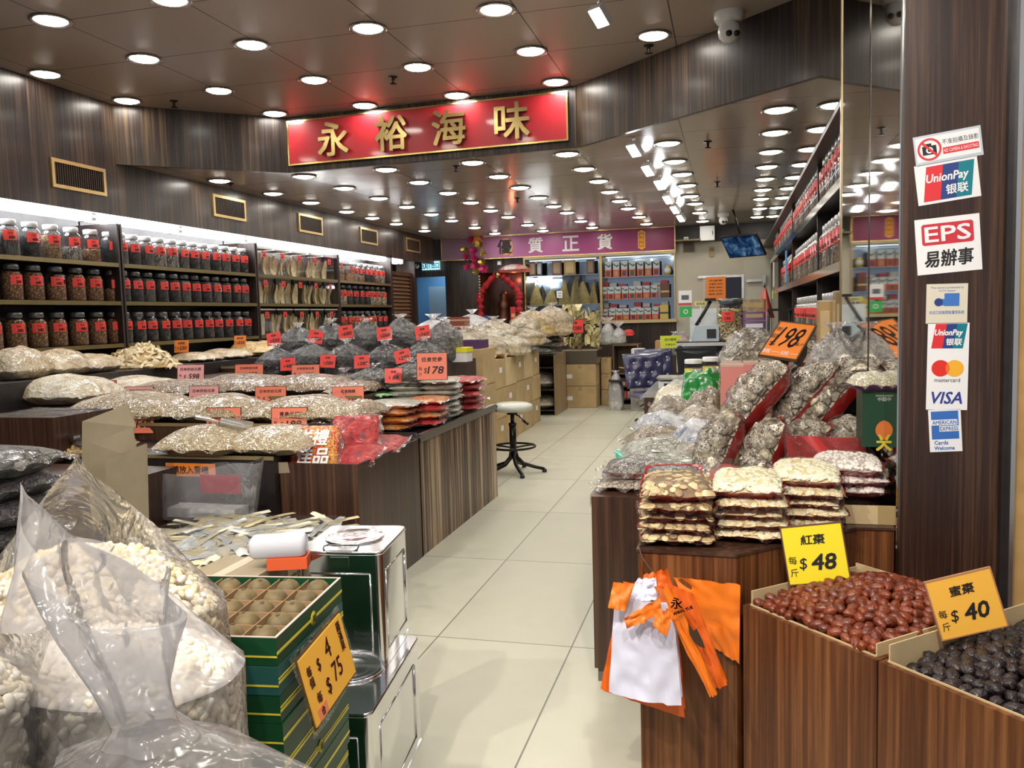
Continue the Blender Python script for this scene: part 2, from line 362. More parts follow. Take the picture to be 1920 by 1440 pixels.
# back wall
mb = MB(); mb.box(-4.94, -3.5, YB, YB + .05, 0, 1.3); mb.box(-4.94, -4.30, YB, YB + .05, 1.3, 2.46); mb.box(-4.30, -3.5, YB, YB + .05, 2.22, 2.46); mb.box(-3.5, -.86, YB, YB + .05, 0, 1.28)
mb.box(-6.2, -.86, YB, YB + .05, 2.46, ZI); mb.box(-6.2, -5.5, YB, YB + .05, 0, 2.46); mb.box(-5.5, -4.94, YB, YB + .05, 2.19, 2.46)
struct(mb.obj('wall_back', ZEBRA))
BEIGE = plain('cold room panel', (.52, .48, .38), .45, noise_amt=.06, nscale=3)
struct(MB().box(-.86, 1.2, YB, YB + .05, 0, 2.58).obj('wall_back', BEIGE))
struct(MB().box(-.86, 1.2, YB - .02, YB + .05, 2.58, ZI).obj('wall_back', BLACKW))
# corridor seen through the exit doorway
BLUEW = plain('blue lit paint', (.22, .42, .62), .6)  # bluish light of the corridor put into the wall colour
mb = MB(); mb.box(-6.2, -4.6, 15.5, 15.56, 0, 2.6); mb.box(-4.62, -4.56, YB + .05, 15.5, 0, 2.6); mb.box(-6.2, -4.6, YB + .05, 15.5, 2.5, 2.56); mb.box(-6.2, -6.14, 12, 15.5, 0, 2.6)
struct(mb.obj('wall_corridor', BLUEW))
lt = bpy.data.lights.new('corridor_lamp', 'AREA'); lt.energy = 2.2; lt.size = .5; lt.color = (.55, .8, 1)
link('corridor_lamp', lt, None, (-5.3, 15.0, 2.45))
# right wall: mirror above the jar recess, recess itself
struct(MB().box(.535, .56, 4.165, YB, 2.47, ZI).box(.535, .56, 4.165, 5.36, ZI, ZU).obj('wall_right', MIRROR))
mb = MB(); mb.box(XR + .30, XR + .34, 4.15, YB, 0, 2.7); mb.box(.537, XR + .34, 4.165, YB, 2.44, 2.47)
struct(mb.obj('wall_right', BLACKW))
# pillar at the shop front: dark laminate face, mirrored side
struct(MB().box(.512, .785, 2.76, 4.14, 0, ZU).obj('pillar', ZEBRA2))
struct(MB().box(.504, .512, 2.78, 3.32, 0, ZU).box(.504, .512, 3.36, 4.13, 0, ZU).obj('wall_pillar', MIRROR))
struct(MB().box(.50, .530, 4.13, 4.16, 0, ZU).obj('trim_3', plain('bronze trim', (.26, .20, .11), .3, .8)))
struct(MB().box(.785, .80, 2.73, 2.9, 0, ZU).obj('trim_4', BLACKW))
struct(MB().box(.80, .812, 2.70, 2.9, 0, ZU).obj('trim_5', STEEL))
struct(MB().box(.812, 3, 2.72, 2.9, 0, ZU).obj('wall_shopfront', plain('tan stone', (.50, .30, .11), .5, noise_amt=.12, nscale=12)))
mb = MB(); mb.box(.42, .50, 4.3, 4.6, 3.2, ZU)
struct(mb.obj('trim_6', plain('duct beige', (.5, .46, .36), .5)))

# ================================================================ downlights
def downlight_meshes():
    rim = MB().lathe([(.088, 0), (.108, -.004), (.112, -.010), (.100, -.013), (.088, -.008)], 24, closed=False).mesh('trim_ring', plain('ring metal', (.45, .42, .40), .25, .8))
    lens = MB().lathe([(.0, -.024), (.045, -.021), (.075, -.013), (.088, -.004)], 20, closed=False).mesh('lens', LAMP)
    return rim, lens
RIM, LENS = downlight_meshes()
LENSF = LENS.copy(); LENSF.materials[0] = emission('added entrance lamp glow', (1.0, .95, .86), FRONT_W)
def downlight(p, label, group, lens=None):
    t = thing('downlight', label, 'ceiling light', p, group=group); link('trim_ring', RIM, t); link('lens', lens or LENS, t); t.scale = (1.1, 1.1, 1)
UP = [[(95, 37), (85, 138)], [(318, 0), (270, 109), (410, 169), (515, 212)], [(238, 188)]]
UPPER = [(85, 138), (238, 188), (95, 37), (270, 109), (410, 169), (515, 212), (318, -2), (472, 83), (589, 149), (690, 52), (930, 17), (783, 125), (683, 197), (995, 95), (856, 178), (1042, 153), (1225, 66)]
UPL = ['beside the left wall panel', 'tucked into the left corner above the vent', 'at the top left edge of the picture', 'level with the first vent on the left', 'beyond the left ceiling sprinkler',
       'just before the left end of the red sign', 'cut off by the top edge of the picture', 'in the second row from the left wall', 'before the first character of the red sign', 'near the middle of the top edge',
       'nearest to the camera at the top centre', 'beside the middle sprinkler', 'above the second character of the red sign', 'second from the camera in the centre row', 'above the third character of the red sign',
       'at the right end of the red sign', 'above the right hand sprinkler']
for (px, py), s in zip(UPPER, UPL): downlight(PZ(px, py, ZU), 'white downlight in the higher ceiling, ' + s, 'downlights in the front ceiling')
for r_, y in enumerate((3.45, 2.6, 1.75, .9)):  # unseen rows continuing the ceiling grid, added to light the front displays
    for k, x in enumerate((-3.35, -2.42, -1.55, -.62, .25)):
        if r_ == 0 and k in (0, 1, 2): continue
        downlight((x, y, ZU), 'unseen downlight added over the shop entrance, %s row outward, %s from left' % (ORD[r_], ORD[k]), 'added downlights over the entrance', LENSF)
INNER = [('left wall', [(412, 338), (512, 362), (583, 379), (650, 396), (698, 408), (743, 419), (796, 432)]),
         ('second row from the left wall', [(570, 330), (646, 352), (711, 371), (763, 387), (809, 401), (847, 413), (890, 426), (928, 437)]),
         ('third row from the left wall', [(724, 317), (786, 341), (840, 361), (883, 379), (920, 394), (953, 406), (989, 421), (1018, 432)]),
         ('middle row', [(886, 304), (935, 330), (975, 351), (1010, 370), (1038, 386), (1063, 398), (1089, 414), (1110, 426)]),
         ('row behind the sign end', [(1063, 288), (1095, 316), (1122, 339), (1143, 359), (1162, 376), (1178, 390), (1198, 406), (1212, 419)]),
         ('row beside the track spots', [(1252, 268), (1265, 302), (1279, 326), (1288, 347), (1294, 367), (1303, 381), (1311, 398), (1317, 414)]),
         ('row by the right mirror', [(1460, 205), (1453, 248), (1445, 284), (1438, 312), (1434, 335), (1430, 355), (1427, 372), (1425, 390), (1420, 406)])]
for nm, row in INNER:
    for k, (px, py) in enumerate(row):
        where = ('along the ' if nm == 'left wall' else 'in the ') + nm
        downlight(PZ(px, py, ZI), 'low ceiling downlight %s, %s from front' % (where, ORD[k]), 'downlights in the low ceiling')
# tilted track spots
SPB = MB().box(-.046, .046, -.02, .03, -.062, .062).mesh('housing', WHITE); SPF = MB().box(-.040, .040, -.024, -.0195, -.055, .055).mesh('lens', SPOT)
SPA = MB().cyl((0, .02, .03), (0, .10, .10), .010).mesh('bracket', STEEL)
def spotlight(px, py, zc, label):
    p = PZ(px, py, zc - .10); t = thing('spotlight', label, 'spotlight', p, (R(48), 0, R(-32)), 'tilted spotlights'); link('housing', SPB, t); link('lens', SPF, t); link('bracket', SPA, t)
spotlight(1125, 30, ZU - .02, 'white square spotlight tilted down from the higher front ceiling')
for k, (px, py) in enumerate([(1190, 280), (1216, 318), (1238, 345), (1253, 373), (1266, 392), (1277, 408)]):
    spotlight(px, py, ZI, 'white square spotlight on the low ceiling, %s of the row counted from the front' % ORD[k])
for k, (x, y, tx) in enumerate(((-2.5, .25, -2.2), (-1.55, .1, -1.3), (-.6, .0, -.5), (.35, .05, .15))):      # unseen spots added to light the goods by the entrance from the front
    d = (Vector((tx, 3.0, .55)) - Vector((x, y, 3.2))).normalized(); q = d.to_track_quat('-Y', 'Z')
    t = thing('spotlight', 'unseen white spotlight added over the entrance aimed at the front displays, %s from the left' % ORD[k], 'spotlight', (x, y, 3.2), group='added entrance spotlights'); t.rotation_euler = q.to_euler()
    link('housing', SPB, t); link('lens', SPF, t); link('bracket', SPA, t)
    lt = bpy.data.lights.new('added_entrance_spot', 'SPOT'); lt.energy = ENTRY_W; lt.color = (1, .93, .82); lt.spot_size = R(78); lt.spot_blend = .7; lt.shadow_soft_size = .05
    o = link('added_entrance_spot', lt, None, Vector((x, y, 3.2)) + d * .06); o.rotation_euler = d.to_track_quat('-Z', 'Y').to_euler()
# fluorescent tubes over the left shelves
TB = MB().cyl((0, -.56, 0), (0, .56, 0), .033, n=10).mesh('tube', TUBE)
TH = MB().box(-.03, .03, -.59, -.56, -.035, .035).mesh('tube_holder', WHITE)
TBK = MB().box(-.03, .03, -.58, .58, .034, .044).mesh('batten', WHITE)
for r_ in range(2):
    for k in range(8):
        y = 4.2 + k * 1.13 - r_ * .0
        t = thing('fluorescent_tube', 'glowing fluorescent tube over left shelves, %s from front in %s row' % (ORD[k], ('front', 'rear')[r_]), 'tube light',
                  (XL - .11 - .10 * r_, y, 2.375), group='shelf strip lights')
        link('tube', TB, t); link('tube_holder', TH, t); link('tube_holder', TH, t, (0, 1.15, 0)); link('batten', TBK, t)

# ================================================================ ceiling and wall fittings
VF = MB()
def vent(k, px0, py0, px1, py1):
    a, b = PX(px0, py0, XL), PX(px1, py1, XL); y0, y1, z0, z1 = a.y, b.y, 2.54, 2.765
    t = thing('air_vent', 'brass framed slatted vent high on the left wall, %s from the front' % ORD[k], 'vent', (XL, (y0 + y1) / 2, (z0 + z1) / 2), group='wall vents')
    h, v = (y1 - y0) / 2, (z1 - z0) / 2; f = .028
    mb = MB(); mb.box(.001, .016, -h, h, v - f, v); mb.box(.001, .016, -h, h, -v, -v + f); mb.box(.001, .016, -h, -h + f, -v + f, v - f); mb.box(.001, .016, h - f, h, -v + f, v - f); mb.obj('frame', plain('vent frame', (.55, .40, .17), .35, .7), t)
    mb = MB(); n = 22
    for i in range(n): yy = -h + f + (2 * h - 2 * f) * (i + .5) / n; mb.box(.003, .012, yy - .004, yy + .004, -v + f, v - f)
    mb.obj('slats', plain('vent slat', (.05, .028, .018), .5), t)
    MB().box(.0005, .0025, -h + f, h - f, -v + f, v - f).obj('backing', BLACK, t)
for k, q in enumerate([(93, 297, 198, 365), (397, 363, 460, 417), (558, 400, 604, 443), (674, 422, 707, 461), (760, 441, 787, 475)]): vent(k, *q)
SPRK = MB().lathe([(.035, 0), (.035, -.006), (.012, -.008), (.012, -.035), (.008, -.05), (.028, -.052), (.028, -.056), (.0, -.057)], 12, closed=False).mesh('sprinkler', BLKMET)
for (px, py, zc, s) in [(737, 144, ZU, 'before the second character of the red sign'), (326, 189, ZU, 'near the left wall'), (1216, 85, ZU, 'beside the right hand downlight'),
                        (855, 311, ZI, 'just behind the red sign'), (1327, 265, ZI, 'between the spots and the right mirror'), (1345, 341, ZI, 'further back between the spots and the right mirror'), (970, 371, ZI, 'in the middle of the low ceiling'), (432, 344, ZI, 'beside the first light of the left wall row')]:
    t = tag(link('sprinkler', SPRK, None, PZ(px, py, zc)), 'small dark sprinkler head on the ceiling %s' % s, 'sprinkler', 'ceiling sprinklers')
def camera_dome(p, k, label):
    t = thing('security_camera', label, 'security camera', p, (0, 0, R(20)), 'security cameras')
    s = k; MB().lathe([(.075 * s, 0), (.075 * s, -.03 * s), (.062 * s, -.05 * s), (.0, -.052 * s)], 20, closed=False).obj('mount', WHITE, t)
    b = MB().lathe([(0, -.15 * s), (.03 * s, -.145 * s), (.052 * s, -.12 * s), (.058 * s, -.09 * s), (.05 * s, -.06 * s), (.03 * s, -.045 * s)], 20, closed=False).obj('ball', WHITE, t)
    mb = MB()
    for dx in (-.02, .02): mb.cyl((dx * s, -.045 * s, -.115 * s), (dx * s, -.056 * s, -.118 * s), .015 * s, n=12)
    mb.obj('lens', BLACK, t)
camera_dome(PZ(1367, 24, ZU), 1.25, 'white twin lens security camera under the higher front ceiling')
camera_dome(PZ(1356, 400, ZI), 1.1, 'white security camera hanging from the low ceiling above the television')

# ================================================================ signs
def board(name, label, cat, p, w, h, col, parts, rot=(0, 0, 0), depth=.012, frame=None, fw=.012, group=None, pname='panel'):
    """flat sign centred on p facing -Y; parts = [(name, material, fn(mb))]"""
    t = thing(name, label, cat, p, rot, group)
    MB().box(-w / 2, w / 2, 0, depth, -h / 2, h / 2).obj(pname, col, t)
    if frame:
        mb = MB(); e = .004
        mb.box(-w / 2 - fw, w / 2 + fw, -e, depth, h / 2, h / 2 + fw); mb.box(-w / 2 - fw, w / 2 + fw, -e, depth, -h / 2 - fw, -h / 2)
        mb.box(-w / 2 - fw, -w / 2, -e, depth, -h / 2, h / 2); mb.box(w / 2, w / 2 + fw, -e, depth, -h / 2, h / 2); mb.obj('frame', frame, t)
    for nm, mt, fn in parts:
        mb = MB(); fn(mb); mb.obj(nm, mt, t)
    return t
a, b = Vector((-3.93, 7.045, 0)), Vector((-1.28, 6.932, 0)); mid = (a + b) / 2; ang = math.atan2(b.y - a.y, b.x - a.x)
SW = (b - a).length; sz = (3.29 + 2.885) / 2; sh = .375
def red_sign():
    X = lambda px: (PY(px, 240, 6.97).x - mid.x) / math.cos(ang)
    board('shop_sign', 'long red shop sign with four raised gold characters below the high ceiling', 'sign', (mid.x, mid.y - .03, sz), SW - .03, sh, plain('sign red', (.50, .018, .03), .38, coat=.4),
          [('raised_character', GOLDP, lambda mb, ch=ch, px=px: text(mb, ch, X(px), -.005, .295, -.045, deep=.04, width=.30, bold=.010)) for ch, px in zip('永裕海味', (625, 736, 846, 965))], (0, 0, ang), .02, GOLD, .014)
red_sign()
def purple_sign():
    m, nt, out = _new('purple gradient print'); p = N(nt, 'BsdfPrincipled', Roughness=.4); L(nt, p.outputs[0], out.inputs[0])
    sx = N(nt, 'SeparateXYZ'); t = N(nt, 'TexCoord'); L(nt, t.outputs['Object'], sx.inputs[0]); mr = N(nt, 'MapRange'); mr.inputs['From Min'].default_value = -2.04; mr.inputs['From Max'].default_value = 2.04; L(nt, sx.outputs['X'], mr.inputs['Value'])
    L(nt, ramp(nt, mr.outputs[0], [(0, (.34, .22, .30)), (.3, (.46, .16, .36)), (.65, (.36, .05, .20)), (1, (.24, .02, .085))]), p.inputs['Base Color'])
    X0 = -2.91
    def white(mb):
        for ch, px in (('質', 1004), ('正', 1070), ('貨', 1134)): text(mb, ch, PY(px, 455, 14.1).x - X0, 0, .25, -.004, bold=.012)
    def black(mb): text(mb, '優', PY(947, 460, 14.1).x - X0 - .01, 0, .24, -.006, bold=.010)
    def q(mb):
        cx = PY(948, 462, 14.1).x - X0
        pr = []; n = 28
        for i in range(n + 1):
            an = 2 * math.pi * i / n; pr.append((cx + .125 * math.cos(an), .145 * math.sin(an), cx + .098 * math.cos(an + .1) - .008, .118 * math.sin(an + .1)))
        for i in range(n):
            a_, b_ = pr[i], pr[i + 1]; mb.add([(a_[0], -.003, a_[1]), (b_[0], -.003, b_[1]), (b_[2], -.003, b_[3]), (a_[2], -.003, a_[3])], [(0, 1, 2, 3)])
        mb.add([(cx + .02, -.003, -.10), (cx + .10, -.003, -.16), (cx + .14, -.003, -.15), (cx + .06, -.003, -.08)], [(0, 1, 2, 3)])
    def plq(mb):
        cx = PY(1203, 450, 14.1).x - X0; mb.prism([(cx - .06, -.13), (cx, -.165), (cx + .06, -.13), (cx + .06, .13), (cx, .165), (cx - .06, .13)], 0, .004, 0, Matrix(((1, 0, 0, 0), (0, 0, -1, 0), (0, 1, 0, 0), (0, 0, 0, 1))))
    def plt(mb):
        cx = PY(1203, 450, 14.1).x - X0; mb.add([(cx - .042, -.005, -.12), (cx + .042, -.005, -.12), (cx + .042, -.005, .12), (cx - .042, -.005, .12)], [(0, 1, 2, 3)])
        for i, ch in enumerate('海味街'): text(mb, ch, cx, .075 - .075 * i, .062, -.007, mi=1)
    t = board('purple_sign', 'long purple sign with white characters above the back cabinets', 'sign', (X0, YB - .10, 2.655), 4.08, .375, m,
              [('lettering', PAPER, white), ('ring_mark', plain('ring yellow', (.85, .42, .04), .5), q), ('brush_lettering', INK, black), ('plaque', plain('plaque yellow', (.85, .5, .05), .4), plq)], (0, 0, 0), .09, GOLD, .014)
    mb = MB(); plt(mb); mb.obj('plaque_lettering', [plain('plaque orange', (.70, .12, .02), .4), YELLOW], t)
purple_sign()
# exit sign
p = PY(808, 498, 14.05)
EXB = emission('exit glow', (.35, .78, .98), .55)
board('exit_sign', 'lit blue green EXIT sign above the dark doorway', 'exit sign', p, .33, .15, EXB,
      [('lettering', plain('exit ink', (.0, .10, .14), .5), lambda mb: (text(mb, 'EXIT', -.08, 0, .10, -.004, width=.15, bold=.006), text(mb, '出口', .08, 0, .10, -.004, width=.14, bold=.005)))], depth=.05, frame=WHITE, fw=.01, pname='light_panel')
# ================================================================ left wall shelving
SHW = laminate('shelf laminate', (.012, .008, .008), (.035, .022, .02), (.08, .05, .04), fine=40, rough=.4, coat=.05)
EDGE = plain('shelf edge', (.20, .155, .065), .3, .5)
ZS = (1.99, 1.665, 1.305); BAYS = [(3.62, 6.075), (6.095, 8.195), (8.215, 10.185), (10.205, 11.99)]
BAYN = ['nearest bay', 'second bay', 'third bay', 'farthest bay']
for (y0, y1), nm in zip(BAYS, BAYN):
    t = thing('jar_shelf', 'dark three tier shelf built into the left wall, %s' % nm, 'shelf', (XL, (y0 + y1) / 2, 0), group='left wall shelves')
    h = (y1 - y0) / 2
    for z in ZS:
        b_ = MB().box(-.40, -.012, -h + .02, h - .02, z - .03, z).obj('shelf_board', SHW, t); MB().box(-.012, .0, -h + .02, h - .02, z - .032, z + .002).obj('edge_strip', EDGE, b_)
    for s in (-1, 1):
        MB().box(-.40, .002, s * h - .02 * (s > 0) , s * h + .02 * (s < 0), .9, 2.33).obj('divider', SHW, t)
    MB().box(-.415, -.402, -h, h, .9, 2.415).obj('back_panel', BLACKW, t)
JH, JR = .272, .076
def jar_profile(r, h): return [(r * .93, 0), (r, .008), (r, h * .70), (r * .93, h * .77), (r * .70, h * .82), (r * .70, h * .86)]
JARG = MB().lathe(jar_profile(JR, JH), 22, closed=False).mesh('jar_body', GLASS)
def lid_mesh(mat):
    pr = [(0, JH), (JR * .70, JH), (JR * .74, JH - .006), (JR * .74, JH * .855), (JR * .70, JH * .845)]
    return MB().lathe(pr, 22, closed=False).mesh('lid', mat)
LID_D = lid_mesh(plain('smoke lid', (.10, .11, .12), .15, .2, coat=1)); LID_LIT = lid_mesh(plain('lit lid', (.62, .63, .64), .2, .2, coat=1))  # pale copy: lamp light on the smoke lids put into the colour
def tag_mesh(words, num, wd=.084, ht=.072, r=JR):
    mb = MB(); a = .45
    pts = []
    for i in range(5):
        th = a * (i / 4 - .5) * 2 * (wd / .062); pts.append((r * 1.02 * math.cos(th), r * 1.02 * math.sin(th)))
    for (x0, y0), (x1, y1) in zip(pts, pts[1:]): mb.add([(x0, y0, -ht / 2), (x1, y1, -ht / 2), (x1, y1, ht / 2), (x0, y0, ht / 2)], [(0, 1, 2, 3)])
    tm = MB(); text(tm, words, 0, ht * .2, ht * .2, 0); text(tm, num, wd * .12, -ht * .22, ht * .28, 0, bold=.002)
    for v in tm.v: th = v.x / r; v.x, v.y = r * 1.035 * math.cos(th), r * 1.035 * math.sin(th)
    mb.add(tm.v, tm.f, 1); return mb.mesh('price_tag', [RED, INK])
TAGS = [tag_mesh('海味', '280'), tag_mesh('乾貨', '380'), tag_mesh('花膠', '480'), tag_mesh('海參', '680')]
TAGS_B = [tag_mesh('每斤', '420', .085, .075), tag_mesh('每斤', '560', .085, .075)]
BRN = lumps('brown nuts', [(.30, .15, .07), (.42, .23, .11), (.20, .09, .045), (.36, .19, .09)], 42, gapw=.12, coat=0)
BRN2 = lumps('tan slices', [(.44, .28, .15), (.32, .18, .09), (.52, .36, .22)], 30, gapw=.1, coat=0, stretch=(1, 1, 1.8))
BLK = lumps('black pieces', [(.018, .018, .02), (.05, .05, .055), (.03, .028, .028)], 34, gapw=.08, coat=0)
GRY = lumps('grey sticks', [(.14, .13, .12), (.07, .065, .065), (.22, .20, .18)], 26, gapw=.08, coat=0, stretch=(2.2, 2.2, .35))
PALE = lumps('pale rounds', [(.62, .50, .33), (.52, .38, .22), (.7, .6, .42)], 24, gapw=.12, coat=0)
GHOST = lumps('whitish strips', [(.45, .42, .38), (.25, .22, .2), (.6, .57, .52)], 26, gapw=.1, coat=0, stretch=(2, 2, .5))
_CT = {}
def contents_mesh(mat, fill):
    k = (mat.name, round(fill, 2))
    if k not in _CT:
        q = JH * .80 * fill; mb = MB(); n = 18
        pr = [(JR * .90, .006), (JR * .955, .014), (JR * .955, q * .6), (JR * .945, q * .85), (JR * (.93 if fill < .9 else .75), q), (JR * .5, q + .006), (0, q + .008)]
        mb.lathe(pr, n, closed=False)
        for v in mb.v:
            d = noise.noise(v * 45) * .005
            if v.z > q * .8: v.z += noise.noise(v * 30) * .016
            v.x *= 1 - abs(d) * 3; v.y *= 1 - abs(d) * 3
        _CT[k] = mb.mesh('contents', mat)
    return _CT[k]
def jar(p, label, group, mat, fill, lid, tagm, face=0, hs=1.0):
    t = thing('storage_jar', label, 'jar', p, (0, 0, face), group); t.scale = (1, 1, hs)
    link('jar_body', JARG, t); link('lid', lid, t); link('contents', contents_mesh(mat, fill), t)
    if tagm: link('price_tag', tagm, t, (0, 0, JH * .56))
def jar_row(bay, row, ys, mats, fills, lid, nm, kind):
    for k, y in enumerate(ys):
        m_ = mats[k % len(mats)]; f = fills[k % len(fills)]
        w_ = {'brown nuts': 'brown nuts', 'tan slices': 'tan slices', 'black pieces': 'black pieces', 'grey sticks': 'grey sticks', 'pale rounds': 'pale rounds', 'whitish strips': 'whitish strips'}[m_.name]
        jar((XL - .115 + rnd.uniform(-.008, .008), y, ZS[row] + .001), 'jar of %s, red tag, %s from front, %s shelf of %s' % (w_, ORD[k], ('top', 'middle', 'bottom')[row], BAYN[bay].replace('bay', 'left bay')),
            'jars in the %s' % BAYN[bay], m_, f, lid, TAGS[(k * 7 + row) % 4], R(rnd.uniform(-34, -12)))
def spread(a, b, n): return [a + (b - a) * i / (n - 1) for i in range(n)]
b1 = [PX(px, 540, XL - .115).y for px in (-22, 22, 63, 103, 141, 177, 211)]
jar_row(0, 0, b1, [GRY, GRY, BLK, BRN2, GHOST, BRN, BLK], [.95, .9, .8, .85, .5, .48, .97], LID_LIT, 0, 0)
jar_row(0, 1, b1, [BRN], [.97, .97, .97, .62, .97, .97, .5], LID_D, 0, 0)
jar_row(0, 2, b1, [BRN], [.97], LID_D, 0, 0)
b2 = spread(6.20, 8.09, 12)
jar_row(1, 0, b2, [GRY, BLK, GRY, GHOST, GHOST, GRY, BLK, GRY, BLK, GRY, BLK, BLK], [.95, .8, .97, .9, .95], LID_LIT, 0, 0)
jar_row(1, 1, b2, [BLK, BLK, GRY], [.97], LID_D, 0, 0); jar_row(1, 2, b2, [BLK], [.97, .9], LID_D, 0, 0)
b4 = spread(10.3, 11.85, 9)
jar_row(3, 0, b4[3:], [GHOST, BRN2, BLK, BLK, BRN, GHOST], [.6, .4, .9], LID_LIT, 0, 0)
jar_row(3, 1, b4, [PALE, PALE, BLK, BLK, BLK, BLK, PALE, PALE, PALE], [.95], LID_D, 0, 0)
jar_row(3, 2, b4, [GRY, BRN, GRY, PALE, PALE, BLK, PALE, BLK, BLK], [.9], LID_D, 0, 0)
# acrylic boxes of fish maw
MAW = plain('dried fish maw', (.76, .62, .37), .45, coat=.3, noise_amt=.22, nscale=25)
def slab(mb, x, y, z, ln, wd, th, lean, twist):
    M = Matrix.Translation((x, y, z)) @ Matrix.Rotation(twist, 4, 'Z') @ Matrix.Rotation(lean, 4, 'X'); n = 7
    def fn(u, v):
        ww = wd * math.sin(math.pi * (.12 + .80 * v)) ** .6; q = (u * 2 - 1)
        return (ww * q * .5, th * (1 - q * q) * (1 if True else 0) + .012 * math.sin(v * 5), ln * v)
    mb.grid(fn, 4, n, 0, True, M); mb.grid(lambda u, v: (lambda a: (a[0], a[1] - th * 1.1 * (1 - (u * 2 - 1) ** 2) - .0012, a[2]))(fn(1 - u, v)), 4, n, 0, True, M)
ABW, ABD, ABH = .345, .22, .285
ABG = MB().box(-ABD / 2, ABD / 2, -ABW / 2, ABW / 2, .002, ABH).mesh('acrylic_box', glass('acrylic', (.95, .95, .93), .07, .05))
ABL = MB().box(-ABD / 2 - .004, ABD / 2 + .004, -ABW / 2 - .004, ABW / 2 + .004, ABH, ABH + .014).mesh('lid', plain('clear lid', (.62, .60, .55), .15, coat=1))
AMW = []
for s in range(5):
    q = random.Random(s); mb = MB(); n = 11
    for i in range(n): slab(mb, q.uniform(-.06, .06), -ABW * .40 + ABW * .80 * i / (n - 1), .006, q.uniform(.19, .25), q.uniform(.05, .08), .012, q.uniform(-.22, .22), R(90) + q.uniform(-.5, .5))
    for v in mb.v: v.y = max(-.165, min(.165, v.y)); v.x = max(-.10, min(.10, v.x)); v.z = max(.004, v.z)
    AMW.append(mb.mesh('contents', MAW))
tagb = MB(); tagb.box(0, .002, -.04, .04, -.035, .035); tm = MB(); text(tm, '花膠', 0, .012, .018); text(tm, '880', 0, -.015, .02, bold=.002)
tagb.add([(.0026, v.x, v.z) for v in tm.v], tm.f, 1); ATAG = tagb.mesh('price_tag', [RED, INK])
for row in range(3):
    for k, y in enumerate(spread(8.41, 9.99, 5)):
        t = thing('acrylic_box', 'clear box of fish maw, %s from front, %s shelf of third left bay' % (ORD[k], ('top', 'middle', 'bottom')[row]), 'box', (XL - .135, y, ZS[row] + .001), group='clear boxes of fish maw')
        link('case', ABG, t); link('lid', ABL, t); link('contents', AMW[(k + row * 2) % 5], t); link('price_tag', ATAG, t, (ABD / 2 + .001, 0, .23))
for k, y in enumerate((10.34, 10.64)):
    t = thing('acrylic_box', 'clear wide box of tan slices, %s on top shelf of farthest left bay' % ORD[k], 'box', (XL - .135, y, ZS[0] + .001), group='wide boxes of slices')
    t.scale = (1, .8, .8); link('case', ABG, t); link('lid', ABL, t); MB().box(-.09, .09, -.15, .15, .004, .20).obj('contents', BRN2, t); link('price_tag', ATAG, t, (ABD / 2 + .001, 0, .23))

# ================================================================ right wall jars
t = thing('jar_shelf', 'long dark shelf of three boards carrying tagged jars on the right wall', 'shelf', (XR, 8.2, 0))
RZ = (2.135, 1.69, 1.235)
for z, ya, yb in zip(RZ, (4.18, 4.18, 4.18), (12.4, 11.6, 9.6)):
    b_ = MB().box(.0, .29, ya - 8.2, yb - 8.2, z - .035, z).obj('shelf_board', SHW, t); MB().box(-.006, .0, ya - 8.2, yb - 8.2, z - .05, z + .004).obj('edge_strip', plain('mirror edge', (.6, .57, .5), .12, 1), b_)
for z in (.40, .80): MB().box(.0, .29, -4.0, 1.6, z - .03, z).obj('shelf_board', SHW, t)
for yy in (6.2, 8.6, 11.0): MB().box(.02, .29, yy - 8.2, yy - 8.17, .3, 2.44).obj('divider', SHW, t)
def ordn(k):
    if k < len(ORD): return ORD[k]
    te = {3: 'thirty', 4: 'forty', 5: 'fifty'}[(k + 1) // 10]; u = (k + 1) % 10
    return te + ('-' + ORD[u - 1] if u else '').replace('thirty-', '') if u else {30: 'thirtieth', 40: 'fortieth', 50: 'fiftieth'}[k + 1]
for row, (n, y0) in enumerate(((46, 4.33), (36, 4.33), (24, 4.33))):
    for k in range(n):
        mt = (GRY, GHOST, BRN2, GRY, PALE, GHOST)[(k * 5 + row) % 6]
        if 1.0 < 0: pass
        y = y0 + k * .168
        if any(abs(y - q) < .10 for q in (6.215, 8.615, 11.015)): continue
        jar((XR + .088, y, RZ[row] + .001), 'glass jar with red tag, %s from front on %s board of right wall' % (ordn(k), ('top', 'middle', 'lowest')[row]), 'jars on the right wall', mt, .95, LID_LIT, TAGS_B[k % 2], math.pi + R(rnd.uniform(-8, 8)), 1.12)
